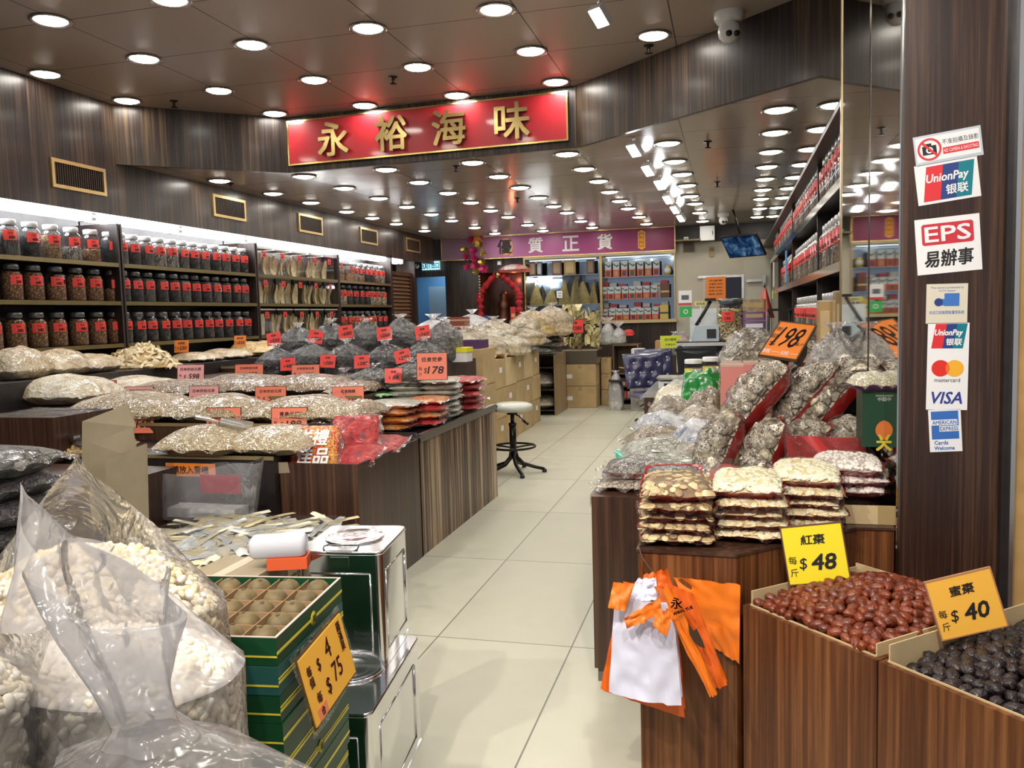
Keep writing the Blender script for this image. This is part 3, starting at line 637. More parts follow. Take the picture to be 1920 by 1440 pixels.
# ================================================================ back wall: cabinets, shrine, doorway
FRM = plain('cabinet brass', (.50, .36, .14), .3, .8)
CMIR = plain('cabinet mirror', (.36, .42, .50), .08, 1)
PANE = glass('cabinet glass', (.97, .99, 1), .04, .02)
def cabinet(name, label, x0, x1, z0, z1, shelves, depth=.36, n_div=2):
    t = thing(name, label, 'cabinet', ((x0 + x1) / 2, YB, z0)); w_ = (x1 - x0) / 2; H_ = z1 - z0
    mb = MB(); mb.box(-w_, w_, depth - .02, depth, 0, H_); mb.obj('mirror_back', CMIR, t)
    mb = MB(); mb.box(-w_ - .02, -w_, -.03, depth, -.02, H_); mb.box(w_, w_ + .02, -.03, depth, -.02, H_); mb.box(-w_, w_, -.03, depth, H_ - .02, H_); mb.obj('frame', FRM, t)
    MB().box(-w_ - .04, w_ + .04, -.10, depth, -.05, -.0).obj('ledge', plain('ledge', (.55, .45, .24), .4, .2), t)
    for z in shelves: MB().box(-w_, w_, .01, depth - .02, z - z0 - .012, z - z0).obj('glass_shelf', plain('pale glass shelf', (.35, .42, .48), .1, .3), t)
    MB().box(-w_, w_, -.012, -.006, 0, H_ - .02).obj('glass_front', PANE, t)
    lamp = MB(); lamp.cyl((-w_ * .9, .05, H_ - .045), (w_ * .9, .05, H_ - .045), .012); lamp.obj('strip_lamp', emission('cabinet glow', (.85, .93, 1), .4), t)
    return t
X1a, X1b, X2a, X2b = -3.45, -2.14, -2.10, -.89
cabinet('display_cabinet', 'glass cabinet of shark fins in the back wall beside the red draped shrine', X1a, X1b, 1.32, 2.44, (1.62, 2.13))
cabinet('display_cabinet', 'glass cabinet of red and silver cartons in the back wall under the purple sign', X2a, X2b, 1.32, 2.44, (1.68, 2.06))
# medicine cartons
CW = plain('carton silver', (.62, .64, .63), .35, coat=.4); CO = plain('carton orange red', (.70, .10, .035), .4, coat=.4); CK = plain('carton dark stripe', (.06, .09, .09), .4); CG = plain('carton gold', (.75, .52, .12), .35)
CWIN = [plain('window brown', (.16, .05, .03), .3), plain('window green', (.03, .10, .06), .3), plain('window purple', (.06, .04, .10), .3), plain('window tan', (.5, .3, .12), .3)]
def carton(p, w_, h, k, label, group):
    t = thing('medicine_carton', label, 'carton', p, group=group); d = .06
    MB().box(-w_ / 2, w_ / 2, 0, d, 0, h).obj('body', CW, t)
    mb = MB(); mb.box(-w_ / 2 - .001, w_ / 2 + .001, -.0015, d, 0, h * .46); mb.obj('red_half', CO, t)
    mb = MB(); mb.add([(-w_ * .45, -.002, h * .80), (w_ * .1, -.002, h * .62), (w_ * .45, -.002, h * .72), (w_ * .3, -.002, h * .80), (w_ * .05, -.002, h * .72), (-w_ * .45, -.002, h * .90)], [(0, 1, 2, 3, 4, 5)]); mb.obj('stripe', CK, t)
    mb = MB(); mb.box(-w_ * .28, w_ * .28, -.003, 0, h * .06, h * .38); mb.obj('window', CWIN[k % 4], t)
    return t
pz = [(2.062, .255, (1142, 1163, 1183, 1203, 1220, 1238), 487), ]
RW = 'top', 'middle', 'bottom'
for row, (z, h, xs) in enumerate(((2.062, .265, [1141, 1156, 1171, 1186, 1201, 1216, 1231]), (1.682, .215, [1132, 1145, 1158, 1172, 1185, 1198, 1212, 1226]), (1.322, .20, [1133, 1147, 1160, 1173, 1187, 1200, 1214, 1228]))):
    for k, px in enumerate(xs):
        p = PY(px, 550, YB + .05); carton((p.x, YB + .05, z), .108, h, (k * 3 + row) % 4, 'silver and orange red carton, %s from the left, %s row of back cabinet' % (ORD[k], RW[row]), 'cartons in the back cabinet')
REDB = plain('small red box', (.62, .035, .05), .35, coat=.4); WHTB = plain('small white box', (.72, .72, .68), .4)
for row, z in enumerate((1.682, 1.322)):
    for k, px in enumerate((1135, 1150, 1168, 1195, 1212, 1232, 1246)):
        p = PY(px, 550, YB + .2); t = thing('gift_box', 'small %s gift box, %s from the left behind the %s row of cartons' % (('red', 'white')[(k + row) % 2], ORD[k], RW[row + 1]), 'box', (p.x, YB + .17, z), group='small gift boxes')
        MB().box(-.06, .06, 0, .08, .0, .30 - .02 * (k % 3)).obj('body', (REDB, WHTB)[(k + row) % 2], t); MB().box(-.062, .062, -.002, .082, .2, .22).obj('band', (WHTB, REDB)[(k + row) % 2], t)
MB_ = MB().lathe([(0, 0), (.05, .004), (.06, .06), (.055, .12), (.04, .14), (.045, .16), (0, .165)], 14, closed=False)
p = PY(1252, 505, YB + .08); t = thing('round_tin', 'round golden tin at the right end of the top row in the back cabinet', 'tin', (p.x, p.y, 2.062)); link('body', MB_.mesh('body', CG), t); MB().lathe([(.06, .05), (.062, .06), (.062, .10), (.06, .11)], 14, closed=False).obj('paper_band', WHITE, t)
for k, (px, z) in enumerate(((1247, 1.682), (1245, 1.322))):
    p = PY(px, 560, YB + .06); t = thing('liquor_box', ('brown tall box at the right end of the middle row in the back cabinet', 'gold tall box at the right end of the bottom row in the back cabinet')[k], 'box', (p.x, p.y, z)); MB().box(-.07, .07, 0, .1, 0, .24).obj('body', (CWIN[0], CG)[k], t); MB().box(-.071, .071, -.002, .101, .09, .12).obj('band', (CG, CWIN[1])[k], t)
# shark fins and framed packs
FIN = plain('shark fin', (.64, .46, .13), .45, coat=.3, noise_amt=.25, nscale=18)
def fin(px, z, w_, h, lean, label, col=None):
    p = PY(px, 550, YB + .12); t = thing('shark_fin', label, 'dried shark fin', (p.x, YB + .12, z), group='shark fins in the cabinet')
    prof = [(-.5, .0), (-.46, .25), (-.30, .62), (-.05, .95), (.08, 1.0), (.16, .85), (.30, .5), (.46, .22), (.5, .0), (.2, -.0)]
    poly = [(x * w_ + lean * zz * h, zz * h) for x, zz in prof]; M = Matrix(((1, 0, 0, 0), (0, 0, 1, 0), (0, 1, 0, 0), (0, 0, 0, 1)))
    mb = MB(); n = len(poly); c = (sum(x for x, _ in poly) / n, sum(y for _, y in poly) / n)
    for s in (-1, 1):
        vs = [(x, 0, zz) for x, zz in poly] + [(c[0], s * .035, c[1])]; fs = [((i, (i + 1) % n, n) if s > 0 else ((i + 1) % n, i, n)) for i in range(n)]; mb.add(vs, fs, 0, True)
    mb.obj('fin', col or FIN, t)
    mb = MB(); mb.grid(lambda u, v: ((u - .5) * w_ * 1.12, -.045 - .012 * math.sin(u * 9 + v * 6), v * h * 1.08), 6, 6); mb.obj('clear_wrapper', CLEAR, t)
for k, q in enumerate(((1006, .25, .36, 0), (1032, .26, .28, .1), (1058, .22, .44, 0), (1078, .2, .5, .05), (1094, .30, .40, -.05), (1113, .14, .40, 0))):
    fin(q[0], 1.622, q[1], q[2], q[3], 'yellow dried shark fin in clear wrap, %s from the left on the middle shelf' % ORD[k])
for k, (px, w_, c_) in enumerate(((998, .12, 0), (1011, .09, 1), (1044, .17, 0), (1068, .2, 2), (1107, .13, 0))):
    p = PY(px, 505, YB + .1); t = thing('framed_pack', 'framed %s pack, %s from the left on the top shelf of the fin cabinet' % (('brown', 'grey', 'amber')[c_], ORD[k]), 'pack', (p.x, p.y, 2.132), group='framed packs')
    MB().box(-w_ / 2, w_ / 2, 0, .05, 0, .25).obj('frame', (CWIN[0], GRY, plain('pack amber', (.45, .24, .06), .3))[c_], t); MB().box(-w_ * .34, w_ * .34, -.003, 0, .03, .22).obj('window', plain('pack window %d' % c_, ((.32, .2, .1), (.3, .28, .26), (.6, .42, .16))[c_], .25, coat=.6), t)
for k, px in enumerate((1003, 1030, 1060, 1095)):
    p = PY(px, 580, YB + .1); t = thing('gift_tray', 'pale wrapped tray, %s from the left on the bottom of the fin cabinet' % ORD[k], 'tray', (p.x, p.y, 1.322), group='wrapped trays'); MB().box(-.09, .09, 0, .14, 0, .05).obj('tray', (WHTB, REDB)[k % 2], t); MB().grid(lambda u, v: ((u - .5) * .18, v * .14, .05 + .06 * math.sin(u * 3.1) * math.sin(v * 3.1)), 6, 5).obj('wrapped_food', MAW, t)
p = PY(1049, 552, YB - .02); board('price_card', 'small white price card on the glass of the shark fin cabinet', 'price card', (p.x, YB - .016, p.z), .10, .12, PAPER, [('lettering', INK, lambda mb: (text(mb, '特價', 0, .02, .03, -.002), text(mb, '780', 0, -.025, .03, -.002)))], depth=.003)
p = PY(1012, 523, YB - .1); t = thing('fluorescent_tube', 'short white tube lamp in front of the shark fin cabinet', 'tube light', p); MB().cyl((-.22, 0, 0), (.22, 0, 0), .018).obj('tube', TUBE, t); MB().box(-.25, -.22, -.02, .02, -.02, .02).obj('holder', WHITE, t); MB().box(.22, .25, -.02, .02, -.02, .02).obj('holder', WHITE, t)

# shrine alcove
VELV = plain('red velvet', (.42, .012, .018), .75, noise_amt=.35, nscale=9)
t = thing('shrine', 'dark wooden shrine cabinet draped with a red velvet swag', 'shrine', (-3.9, YB, 1.3))
mb = MB(); mb.box(-.40, .40, .55, .58, 0, .92); mb.box(-.42, -.40, -.02, .58, 0, .92); mb.box(.38, .40, -.02, .58, 0, .92); mb.box(-.4, .4, -.02, .58, -.02, 0); mb.box(-.4, .4, -.02, .58, .92, .94); mb.obj('cabinet', DKWOOD, t)
def swag():
    mb = MB(); pts = []; rr = []
    path = [(-.36, -.12, -.02), (-.35, -.14, .25), (-.36, -.15, .48), (-.30, -.16, .62), (-.13, -.17, .80), (.0, -.17, .88), (.14, -.17, .80), (.32, -.16, .62), (.36, -.15, .48), (.35, -.14, .25), (.36, -.12, -.02)]
    k = 6
    for a_, b_ in zip(path, path[1:]):
        for i in range(k): f = i / k; pts.append(Vector(a_).lerp(Vector(b_), f))
    pts.append(Vector(path[-1]))
    for i in range(len(pts)): rr.append(.052 + .018 * math.sin(i * 1.9) + .012 * math.sin(i * 4.1))
    mb.tube(pts, rr, 10); mb.obj('velvet_swag', VELV, t)
    mb = MB(); M = Matrix.Translation((0, -.24, .86)); mb.lathe([(0, -.03), (.05, -.02), (.05, .02), (0, .03)], 8, 0, M @ Matrix.Rotation(R(90), 4, 'X'), closed=False); mb.obj('gold_knot', GOLD, t)
    for s in (-1, 1): mb = MB(); mb.lathe([(.055, 0), (.075, .03), (.05, .055), (.075, .08), (.055, .11)], 12, 0, Matrix.Translation((s * .36, -.15, .44)), closed=False); mb.obj('tassel_collar', VELV, t)
swag()
mb = MB(); mb.lathe([(.13, 0), (.14, .12), (.10, .28), (.13, .36), (.07, .44), (.085, .52), (.05, .58), (0, .6)], 14, 0, Matrix.Translation((-.03, .30, .0)), closed=False); mb.obj('altar_figure', plain('altar bronze', (.14, .05, .03), .35, .6), t)
MB().lathe([(.05, 0), (.035, .03), (.06, .09), (.055, .12)], 12, 0, Matrix.Translation((.2, .1, 0)), closed=False).obj('incense_bowl', GOLD, t)
lt = bpy.data.lights.new('altar_lamp', 'POINT'); lt.energy = 1.2; lt.color = (1, .25, .12); lt.shadow_soft_size = .03; link('altar_lamp', lt, None, (-3.75, YB + .35, 2.1))
for k, (px, z, h) in enumerate(((912, 1.31, .16), (962, 1.31, .3))):
    p = PY(px, 580, YB - .12); t2 = thing('joss_pack', ('blue and red joss pack at the left foot of the shrine', 'red joss stick box with a gold label at the right foot of the shrine')[k], 'joss pack', (p.x, p.y, 1.305)); MB().box(-.05, .05, 0, .05, 0, h).obj('pack', (plain('joss blue', (.06, .07, .3), .4), REDB)[k], t2); MB().box(-.03, .03, -.002, 0, h * .4, h * .6).obj('label', CG, t2)
# flower decoration
t = thing('festive_ornament', 'hanging new year ornament of magenta and gold blossoms beside the purple sign', 'ornament', PY(890, 470, YB - .2))
q = random.Random(4); MAG = plain('magenta foil', (.55, .02, .12), .3, .3, coat=.6); FOIL = plain('gold foil', (.85, .6, .12), .2, .9)
for k, (dx, dz) in enumerate(((-.06, .20), (.10, .10), (-.18, .03), (-.02, .0), (.16, -.05), (-.16, -.10), (.0, -.14), (.14, -.20), (-.14, -.28), (.0, -.26), (.02, -.36), (.16, -.32))):
    mb = MB(); r_ = q.uniform(.05, .075)
    for a in range(6):
        M = Matrix.Translation((dx, q.uniform(-.03, .03), dz)) @ Matrix.Rotation(R(60 * a + k * 13), 4, 'Y')
        mb.grid(lambda u, v: ((u - .5) * r_ * .9 * math.sin(.3 + 2.5 * v), -.02 - .03 * v, v * r_ * 1.1), 3, 3, 0, True, M)
    mb.obj('blossom', (MAG, FOIL, MAG)[k % 3 if k != 2 else 1], t)
mb = MB(); mb.add([(-.05, 0, .12), (.17, 0, .10), (.05, -.02, .34), (.05, .05, .2)], [(0, 1, 2), (1, 3, 2), (3, 0, 2), (0, 3, 1)]); mb.obj('paper_triangle', ORANGE, t)
MB().cyl((0, 0, .3), (0, 0, .42), .006).obj('cord', GOLD, t)
mb = MB(); [mb.lathe([(0, -.02), (.02, 0), (0, .02)], 8, 0, Matrix.Translation((.07, 0, -.45 - .05 * i)), closed=False) for i in range(8)]; mb.obj('bead_string', plain('beads', (.65, .55, .4), .3), t)
t = thing('wrapped_parcel', 'red and silver wrapped parcel lying on the shrine top', 'parcel', PY(965, 506, YB - .12)); mb = MB(); mb.grid(lambda u, v: ((u - .5) * .52, (v - .5) * .3, .10 * math.sin(math.pi * u) ** .5 * math.sin(math.pi * v) ** .5 + .012 * noise.noise(Vector((u * 9, v * 9, 1)))), 14, 8); mb.obj('wrapping', lumps('red silver wrap', [(.6, .12, .08), (.7, .7, .7), (.5, .06, .05)], 14, gapw=.02, coat=1, wr=14), t)
MB().box(-.24, .24, -.13, .13, -.04, .0).obj('tray', plain('parcel tray', (.5, .1, .06), .5), t)
# white speaker or sensor left of cabinet
board('wall_plate', 'small white wall plate above the shrine', 'wall plate', PY(936, 493, YB - .03), .07, .07, WHITE, [('screw_cap', STEEL, lambda mb: mb.box(-.01, .01, -.004, 0, -.01, .01))])
# exit corner
struct(MB().box(-5.36, -5.04, 12.95, 12.99, 0, 2.44).obj('trim_7', DKWOOD))
mb = MB(); n = 34
t = thing('louver_door', 'brown louvered shutter door at the end of the left shelves', 'door', (XL - .05, 12.5, 0))
for i in range(n): z = .1 + i * .06; mb.add([(0, -.40, z), (0, .40, z), (-.035, .40, z + .05), (-.035, -.40, z + .05)], [(0, 1, 2, 3)])
mb.obj('louvers', plain('louver brown', (.17, .085, .04), .45), t)
mb = MB(); mb.box(-.04, .01, -.45, -.40, 0, 2.2); mb.box(-.04, .01, .40, .45, 0, 2.2); mb.box(-.04, .01, -.40, .40, 2.14, 2.2); mb.box(-.04, -.036, -.4, .4, 0, 2.14); mb.obj('frame', DKWOOD, t)
t = thing('pale_door', 'pale blue door standing open in the corridor behind the exit doorway', 'door', (-5.3, 15.1, 0)); MB().box(-.30, .10, 0, .04, 0, 2.05).obj('leaf', plain('door pale', (.55, .66, .72), .5), t); MB().box(.02, .06, -.03, 0, .95, 1.1).obj('handle', STEEL, t)
mb = MB(); mb.lathe([(.055, 0), (.06, .02), (.03, .05), (0, .055)], 16, 0, Matrix.Translation(PY(782, 499, YB - .03)) @ Matrix.Rotation(R(90), 4, 'X'), closed=False)
tag(mb.obj('wall_clock_bezel', STEEL), 'small round grey bell on the wall beside the exit sign', 'bell'); bpy.data.objects['wall_clock_bezel'].name = 'alarm_bell'
# ---------------------------------------------------------------- rear right: cold room wall, television, notices
struct(MB().box(-.42, .22, YB - .03, YB, 0, 2.0).box(.24, .66, YB - .03, YB, 0, 2.25).obj('door_1', plain('cold room door', (.56, .53, .44), .4)))
mb = MB(); mb.box(-.50, .24, YB - .045, YB - .03, 1.98, 2.02); mb.box(.20, .24, YB - .045, YB - .03, .3, 1.98); struct(mb.obj('trim_8', STEEL))
struct(MB().box(-.15, .20, YB - .040, YB - .03, .9, 1.98).obj('window_1', plain('dark window', (.012, .014, .03), .06, spec=.8)))
p = PY(1418, 526, YB - .06); t = thing('door_latch', 'steel latch and hinge on the beige cold room wall', 'latch', p); MB().box(-.16, .10, -.03, 0, -.02, .02).obj('bar', STEEL, t); MB().box(.10, .15, -.04, .03, -.08, .08).obj('plate', STEEL, t)
p = PY(1392, 462, 12.4); t = thing('television', 'flat black television tilted down from the ceiling at the back', 'television', p, (R(40), 0, R(-34)))
MB().rbox(-.30, .30, 0, .04, -.19, .19, .01).obj('body', BLACK, t)
def tvscreen():
    m, nt, out = _new('television picture'); e = N(nt, 'Emission', Strength=.16); L(nt, e.outputs[0], out.inputs[0])
    n1 = N(nt, 'TexNoise', Scale=7.0, Detail=3.0, Distortion=1.2); L(nt, coords(nt), n1.inputs['Vector']); L(nt, ramp(nt, n1.outputs['Fac'], [(.35, (.008, .02, .07)), (.52, (.03, .10, .26)), (.7, (.22, .42, .62))]), e.inputs['Color']); return m
MB().box(-.28, .28, -.003, 0, -.17, .17).obj('screen', tvscreen(), t); MB().cyl((0, .05, .1), (0, .15, .55), .015).obj('mount_pole', BLKMET, t)
p = PY(1326, 437, 13.9); t = thing('white_cabinet', 'white electrical box high on the back wall beside the television', 'electrical box', p); MB().box(-.115, .115, 0, .14, -.115, .115).obj('body', WHITE, t); MB().box(.08, .09, -.01, 0, -.03, .03).obj('handle', BLACK, t)
p = PY(1290, 449, 13.85); t = thing('wall_ledge', 'small dark shelf high on the back wall left of the white box', 'shelf', p); MB().box(-.2, .2, 0, .3, -.02, 0).obj('board', SHW, t); MB().box(-.2, .2, -.006, 0, -.02, .004).obj('edge_strip', EDGE, t)
p = PY(1286, 442, 13.9); t = thing('router', 'small white box standing on the high back shelf', 'box', (p.x, 13.95, PY(1290, 449, 13.85).z)); MB().box(-.035, .035, 0, .05, 0, .05).obj('case', WHITE, t); MB().box(-.02, .02, -.002, 0, .02, .03).obj('light_panel', BLACK, t)
p = PY(1291, 464, YB - .02); t = thing('fan_grille', 'brown square vent grille on the beige back wall', 'vent', p); MB().box(-.09, .09, 0, .02, -.08, .08).obj('frame', plain('grille brown', (.2, .15, .1), .5), t); mb = MB(); [mb.box(-.075, .075, -.004, 0, -.06 + .02 * i, -.052 + .02 * i) for i in range(7)]; mb.obj('slats', BLACK, t)
p = PY(1334, 472, YB - .02); board('wall_notice', 'small tan notice on the beige wall left of the television', 'notice', p, .08, .16, plain('tan notice', (.4, .3, .15), .5), [('lettering', INK, lambda mb: (text(mb, '注意', 0, .03, .03, -.002),))], depth=.004)
board('price_poster', 'orange price list poster in front of the dark cold room window', 'poster', PY(1342, 541, YB - .06), .32, .385, ORANGE,
      [('lettering', INK, lambda mb: [text(mb, s, 0, .13 - .055 * i, .032, -.003, width=.22) for i, s in enumerate(('花旗參', '冬蟲草 $480', '燕窩 $880', '魚翅 $1280', '鮑魚 $980'))])], (0, 0, 0), depth=.006)
# ================================================================ bag, packet, heap and price card makers
def axes_matrix(p, normal, up):
    n = Vector(normal).normalized(); u = Vector(up); u = (u - n * u.dot(n)).normalized(); s = u.cross(n)
    M = Matrix((s, u, n)).transposed().to_4x4(); M.translation = Vector(p); return M
def pillow_fn(w_, d, h, seed, lump=.06, rim=.32, soft=.06, pw=2.4):
    off = Vector((seed * 3.17, seed * 1.71, seed * .53))
    def xy(u, v): return w_ / 2 * u * (1 - soft * v ** 4), d / 2 * v * (1 - soft * u ** 4)
    def dome(u, v): return max(0, (1 - abs(u) ** pw) * (1 - abs(v) ** pw)) ** .55
    def top(u, v):
        x, y = xy(u, v); k = dome(u, v)
        return Vector((x, y, h * (rim + (1 - rim) * k) + h * lump * 2 * k ** .5 * noise.noise(Vector((x, y, 0)) * (2.6 / max(w_, .12)) * 1.6 + off) + .006 * (1 - k) * noise.noise(Vector((x * 30, y * 30, seed)))))
    def bot(u, v):
        x, y = xy(u, v); return Vector((x, y, h * rim * (1 - min(1, dome(u, v) * 1.5)) + .006 * (1 - dome(u, v)) * noise.noise(Vector((x * 30, y * 30, seed)))))
    return top, bot
def packet(name, label, cat, p, w_, d, h, mat, rot=0, M=None, backing=None, seal=.02, seals='ends', group=None, seed=None, lump=.06, rim=.32, pw=2.4, scatter=None, shell=None, nu=20, nv=14, sealmat=None, back_lip=0):
    seed = rnd.randrange(1000) if seed is None else seed
    t = thing(name, label, cat, p, (0, 0, rot), group)
    if M is not None: t.matrix_world = M
    top, bot = pillow_fn(w_, d, h, seed, lump, rim, pw=pw)
    mb = MB(); mb.grid(lambda a, b: top(a * 2 - 1, b * 2 - 1), nu, nv)
    if not backing: mb.grid(lambda a, b: bot(1 - a * 2, b * 2 - 1), nu // 2, nv // 2)
    mb.obj('contents', mat, t)
    if backing:
        mb = MB(); lip = back_lip
        def bk(a, b):
            u, v = 1 - a * 2, b * 2 - 1; q = bot(max(-1, min(1, u)), max(-1, min(1, v))); e = max(abs(u), abs(v))
            return Vector((q.x * (1 + lip / (w_ / 2) * (abs(u) > .99)), q.y * (1 + lip / (d / 2) * (abs(v) > .99)), q.z - .001 + (lip * .5 * (e > .99))))
        mb.grid(bk, nu // 2 + 2, nv // 2 + 2); mb.obj('red_backing' if backing is REDFILM else 'backing', backing, t)
    if seal:
        mb = MB(); q = random.Random(seed); ph = q.uniform(0, 6)
        sides = [(-1, 0), (1, 0)] if seals == 'ends' else [(0, -1), (0, 1)] if seals == 'front' else [(-1, 0), (1, 0), (0, -1), (0, 1)]
        for sx, sy in sides:
            def fn(a, b, sx=sx, sy=sy):
                s = a * 2 - 1; e = top(sx, s) if sx else top(s, sy); o = seal * b * (1 + .35 * math.sin(s * 7 + ph))
                return Vector((e.x + sx * o, e.y + sy * o, e.z + b * seal * .5 * math.sin(s * 9 + ph * 2)))
            mb.grid(fn, 14, 2)
        mb.obj('seal', sealmat or CLEAR, t)
    if scatter: scatter(t, top, w_, d, h, seed)
    if shell:
        mb = MB(); k = shell[1]; mb.grid(lambda a, b: (lambda z: Vector((z.x * (1 + k / w_), z.y * (1 + k / d), z.z + k)))(top(a * 2 - 1, b * 2 - 1)), nu, nv); mb.obj('clear_film', shell[0], t)
    return t
# little solids for scattering
def tmpl_ellipsoid(a, b, c, n=7, r_=5, bend=0):
    mb = MB(); pr = [(max(.0005, math.sin(math.pi * i / r_)), -math.cos(math.pi * i / r_)) for i in range(r_ + 1)]
    mb.lathe(pr, n, closed=False); vs = [Vector((v.z * a, v.x * b + bend * v.z * v.z, v.y * c)) for v in mb.v]; return vs, mb.f
def tmpl_disc(r_, t_, n=9):
    mb = MB(); mb.lathe([(0, t_ / 2), (r_ * .8, t_ / 2), (r_, 0), (r_ * .8, -t_ / 2), (0, -t_ / 2)], n, closed=False); return mb.v, mb.f
def tmpl_flake(ln, wd, th):
    mb = MB(); mb.grid(lambda u, v: Vector(((u - .5) * ln, (v - .5) * wd * (1 - .5 * abs(u - .5)), th * math.sin(u * 3) + th * .6 * math.sin(v * 4))), 4, 2); return mb.v, mb.f
def tmpl_cap(r_):
    mb = MB(); mb.lathe([(0, r_ * .55), (r_ * .45, r_ * .48), (r_ * .8, r_ * .25), (r_, 0), (r_ * .85, -.12 * r_), (r_ * .3, -.05 * r_), (r_ * .2, -.4 * r_), (0, -.42 * r_)], 9, closed=False); return mb.v, mb.f
def scatter_mesh(name, mats, tmpls, spots, seed=1, tilt=.5, smin=.8, smax=1.2, smooth=True, upright=None):
    """spots: (point, normal); one heap of small pieces nobody could count"""
    q = random.Random(seed); mb = MB(); nm = len(mats) if isinstance(mats, (list, tuple)) else 1
    for p, n in spots:
        vs, fs = q.choice(tmpls); s = q.uniform(smin, smax); n = (Vector(n) + Vector((q.uniform(-1, 1), q.uniform(-1, 1), q.uniform(-1, 1))) * tilt).normalized()
        Rm = n.to_track_quat('Z', 'Y').to_matrix() @ Matrix.Rotation(q.uniform(0, 6.28), 3, 'Z') * s
        mb.add([Rm @ v + p for v in vs], fs, q.randrange(nm), smooth)
    return mb.mesh(name, mats)
def scatter_on_top(nm, mats, tmpls, n, tilt=.5, inset=.93, sink=0, **kw):
    def go(t, top, w_, d, h, seed):
        q = random.Random(seed + 5); spots = []
        for i in range(n):
            u, v = inset * math.sin(q.uniform(-1, 1) * 1.5708), inset * math.sin(q.uniform(-1, 1) * 1.5708); p = top(u, v); e = .02
            nn = (top(u + e, v) - p).cross(top(u, v + e) - p).normalized(); spots.append((p - nn * sink, nn))
        o = link(nm, scatter_mesh(nm, mats, tmpls, spots, seed, tilt, **kw), t); o['kind'] = 'stuff'
    return go
def heap(name, label, cat, p, w_, d, h, mats, tmpls, n, base=None, seed=3, tilt=.7, group=None, piece='pieces', rot=0, **kw):
    t = thing(name, label, cat, p, (0, 0, rot), group); q = random.Random(seed)
    def hf(u, v): r_ = min(1, math.hypot(u, v)); return h * (1 - r_ ** 1.7) * (1 + .25 * noise.noise(Vector((u * 2 + seed, v * 2, 0)))) + .004
    mb = MB(); mb.grid(lambda a, b: (lambda r_, th: Vector((w_ / 2 * r_ * math.cos(th), d / 2 * r_ * math.sin(th), hf(r_ * math.cos(th), r_ * math.sin(th)))))(b, a * 2 * math.pi), 20, 6, wrap=True)
    mb.obj('mound', base or (mats[0] if isinstance(mats, (list, tuple)) else mats), t)
    spots = []
    while len(spots) < n:
        u, v = q.uniform(-1, 1), q.uniform(-1, 1)
        if math.hypot(u, v) < .98:
            e = .06; z = hf(u, v); nn = Vector((-(hf(u + e, v) - z) / (e * w_ / 2), -(hf(u, v + e) - z) / (e * d / 2), 1)); spots.append((Vector((u * w_ / 2, v * d / 2, z)), nn))
    o = link(piece, scatter_mesh(piece, mats, tmpls, spots, seed, tilt, **kw), t); o['kind'] = 'stuff'; return t
def sack(name, label, cat, p, rx, ry, h, mat, seed=0, group=None, knot=.07, filmmat=None, low=.45, rot=0, peak=1.0):
    """tied plastic bag: lumpy body, crinkled upper film, gathered knot"""
    t = thing(name, label, cat, p, (0, 0, rot), group); off = Vector((seed * 2.3, seed * 1.1, 0))
    def rad(v):
        if v < .12: return .80 + .2 * math.sin(v / .12 * math.pi / 2)
        if v < .42: return 1.0
        return max(.06, max(0, math.cos((v - .42) / .58 * math.pi / 2)) ** .74)
    def fn(u, v, k=1.0, amp=.11):
        th = u * 2 * math.pi; r_ = rad(v); c, s = math.cos(th), math.sin(th); sq = 1 / max(abs(c), abs(s)) ** .35
        nz = 1 + amp * noise.noise(Vector((c * 1.6, s * 1.6, v * 2.4)) + off) + amp * 1.1 * (abs(noise.noise(Vector((c * 3, s * 3, v * 4)) + off)) - .22) + amp * .45 * (abs(noise.noise(Vector((c * 7, s * 7, v * 9)) + off)) - .2)
        return Vector((rx * r_ * c * nz * sq * k, ry * r_ * s * nz * sq * k, h * (v ** .9) * (1 if v < .12 else 1 + .08 * noise.noise(Vector((c, s, v)) * 2 + off))))
    mb = MB(); mb.grid(lambda u, v: fn(u, v * .97), 36, 24, wrap=True); mb.obj('contents', mat, t)
    mb = MB(); mb.grid(lambda u, v: fn(u, low + (1 - low) * v, 1.04, .15) + Vector((0, 0, .006)), 40, 16, wrap=True); mb.obj('wrapper_top', filmmat or GREYF, t)
    if knot:
        q = random.Random(seed); mb = MB()
        mb.grid(lambda u, v: (lambda th, r_: Vector((r_ * math.cos(th), r_ * math.sin(th), h * .98 + knot * v)))(u * 2 * math.pi, (.012 + knot * .75 * v ** 1.3) * (1 + .5 * math.sin(u * 2 * math.pi * 4 + seed) * v)), 20, 4, wrap=True)
        mb.obj('knot', filmmat or GREYF, t)
    return t
CARDLBL = {}
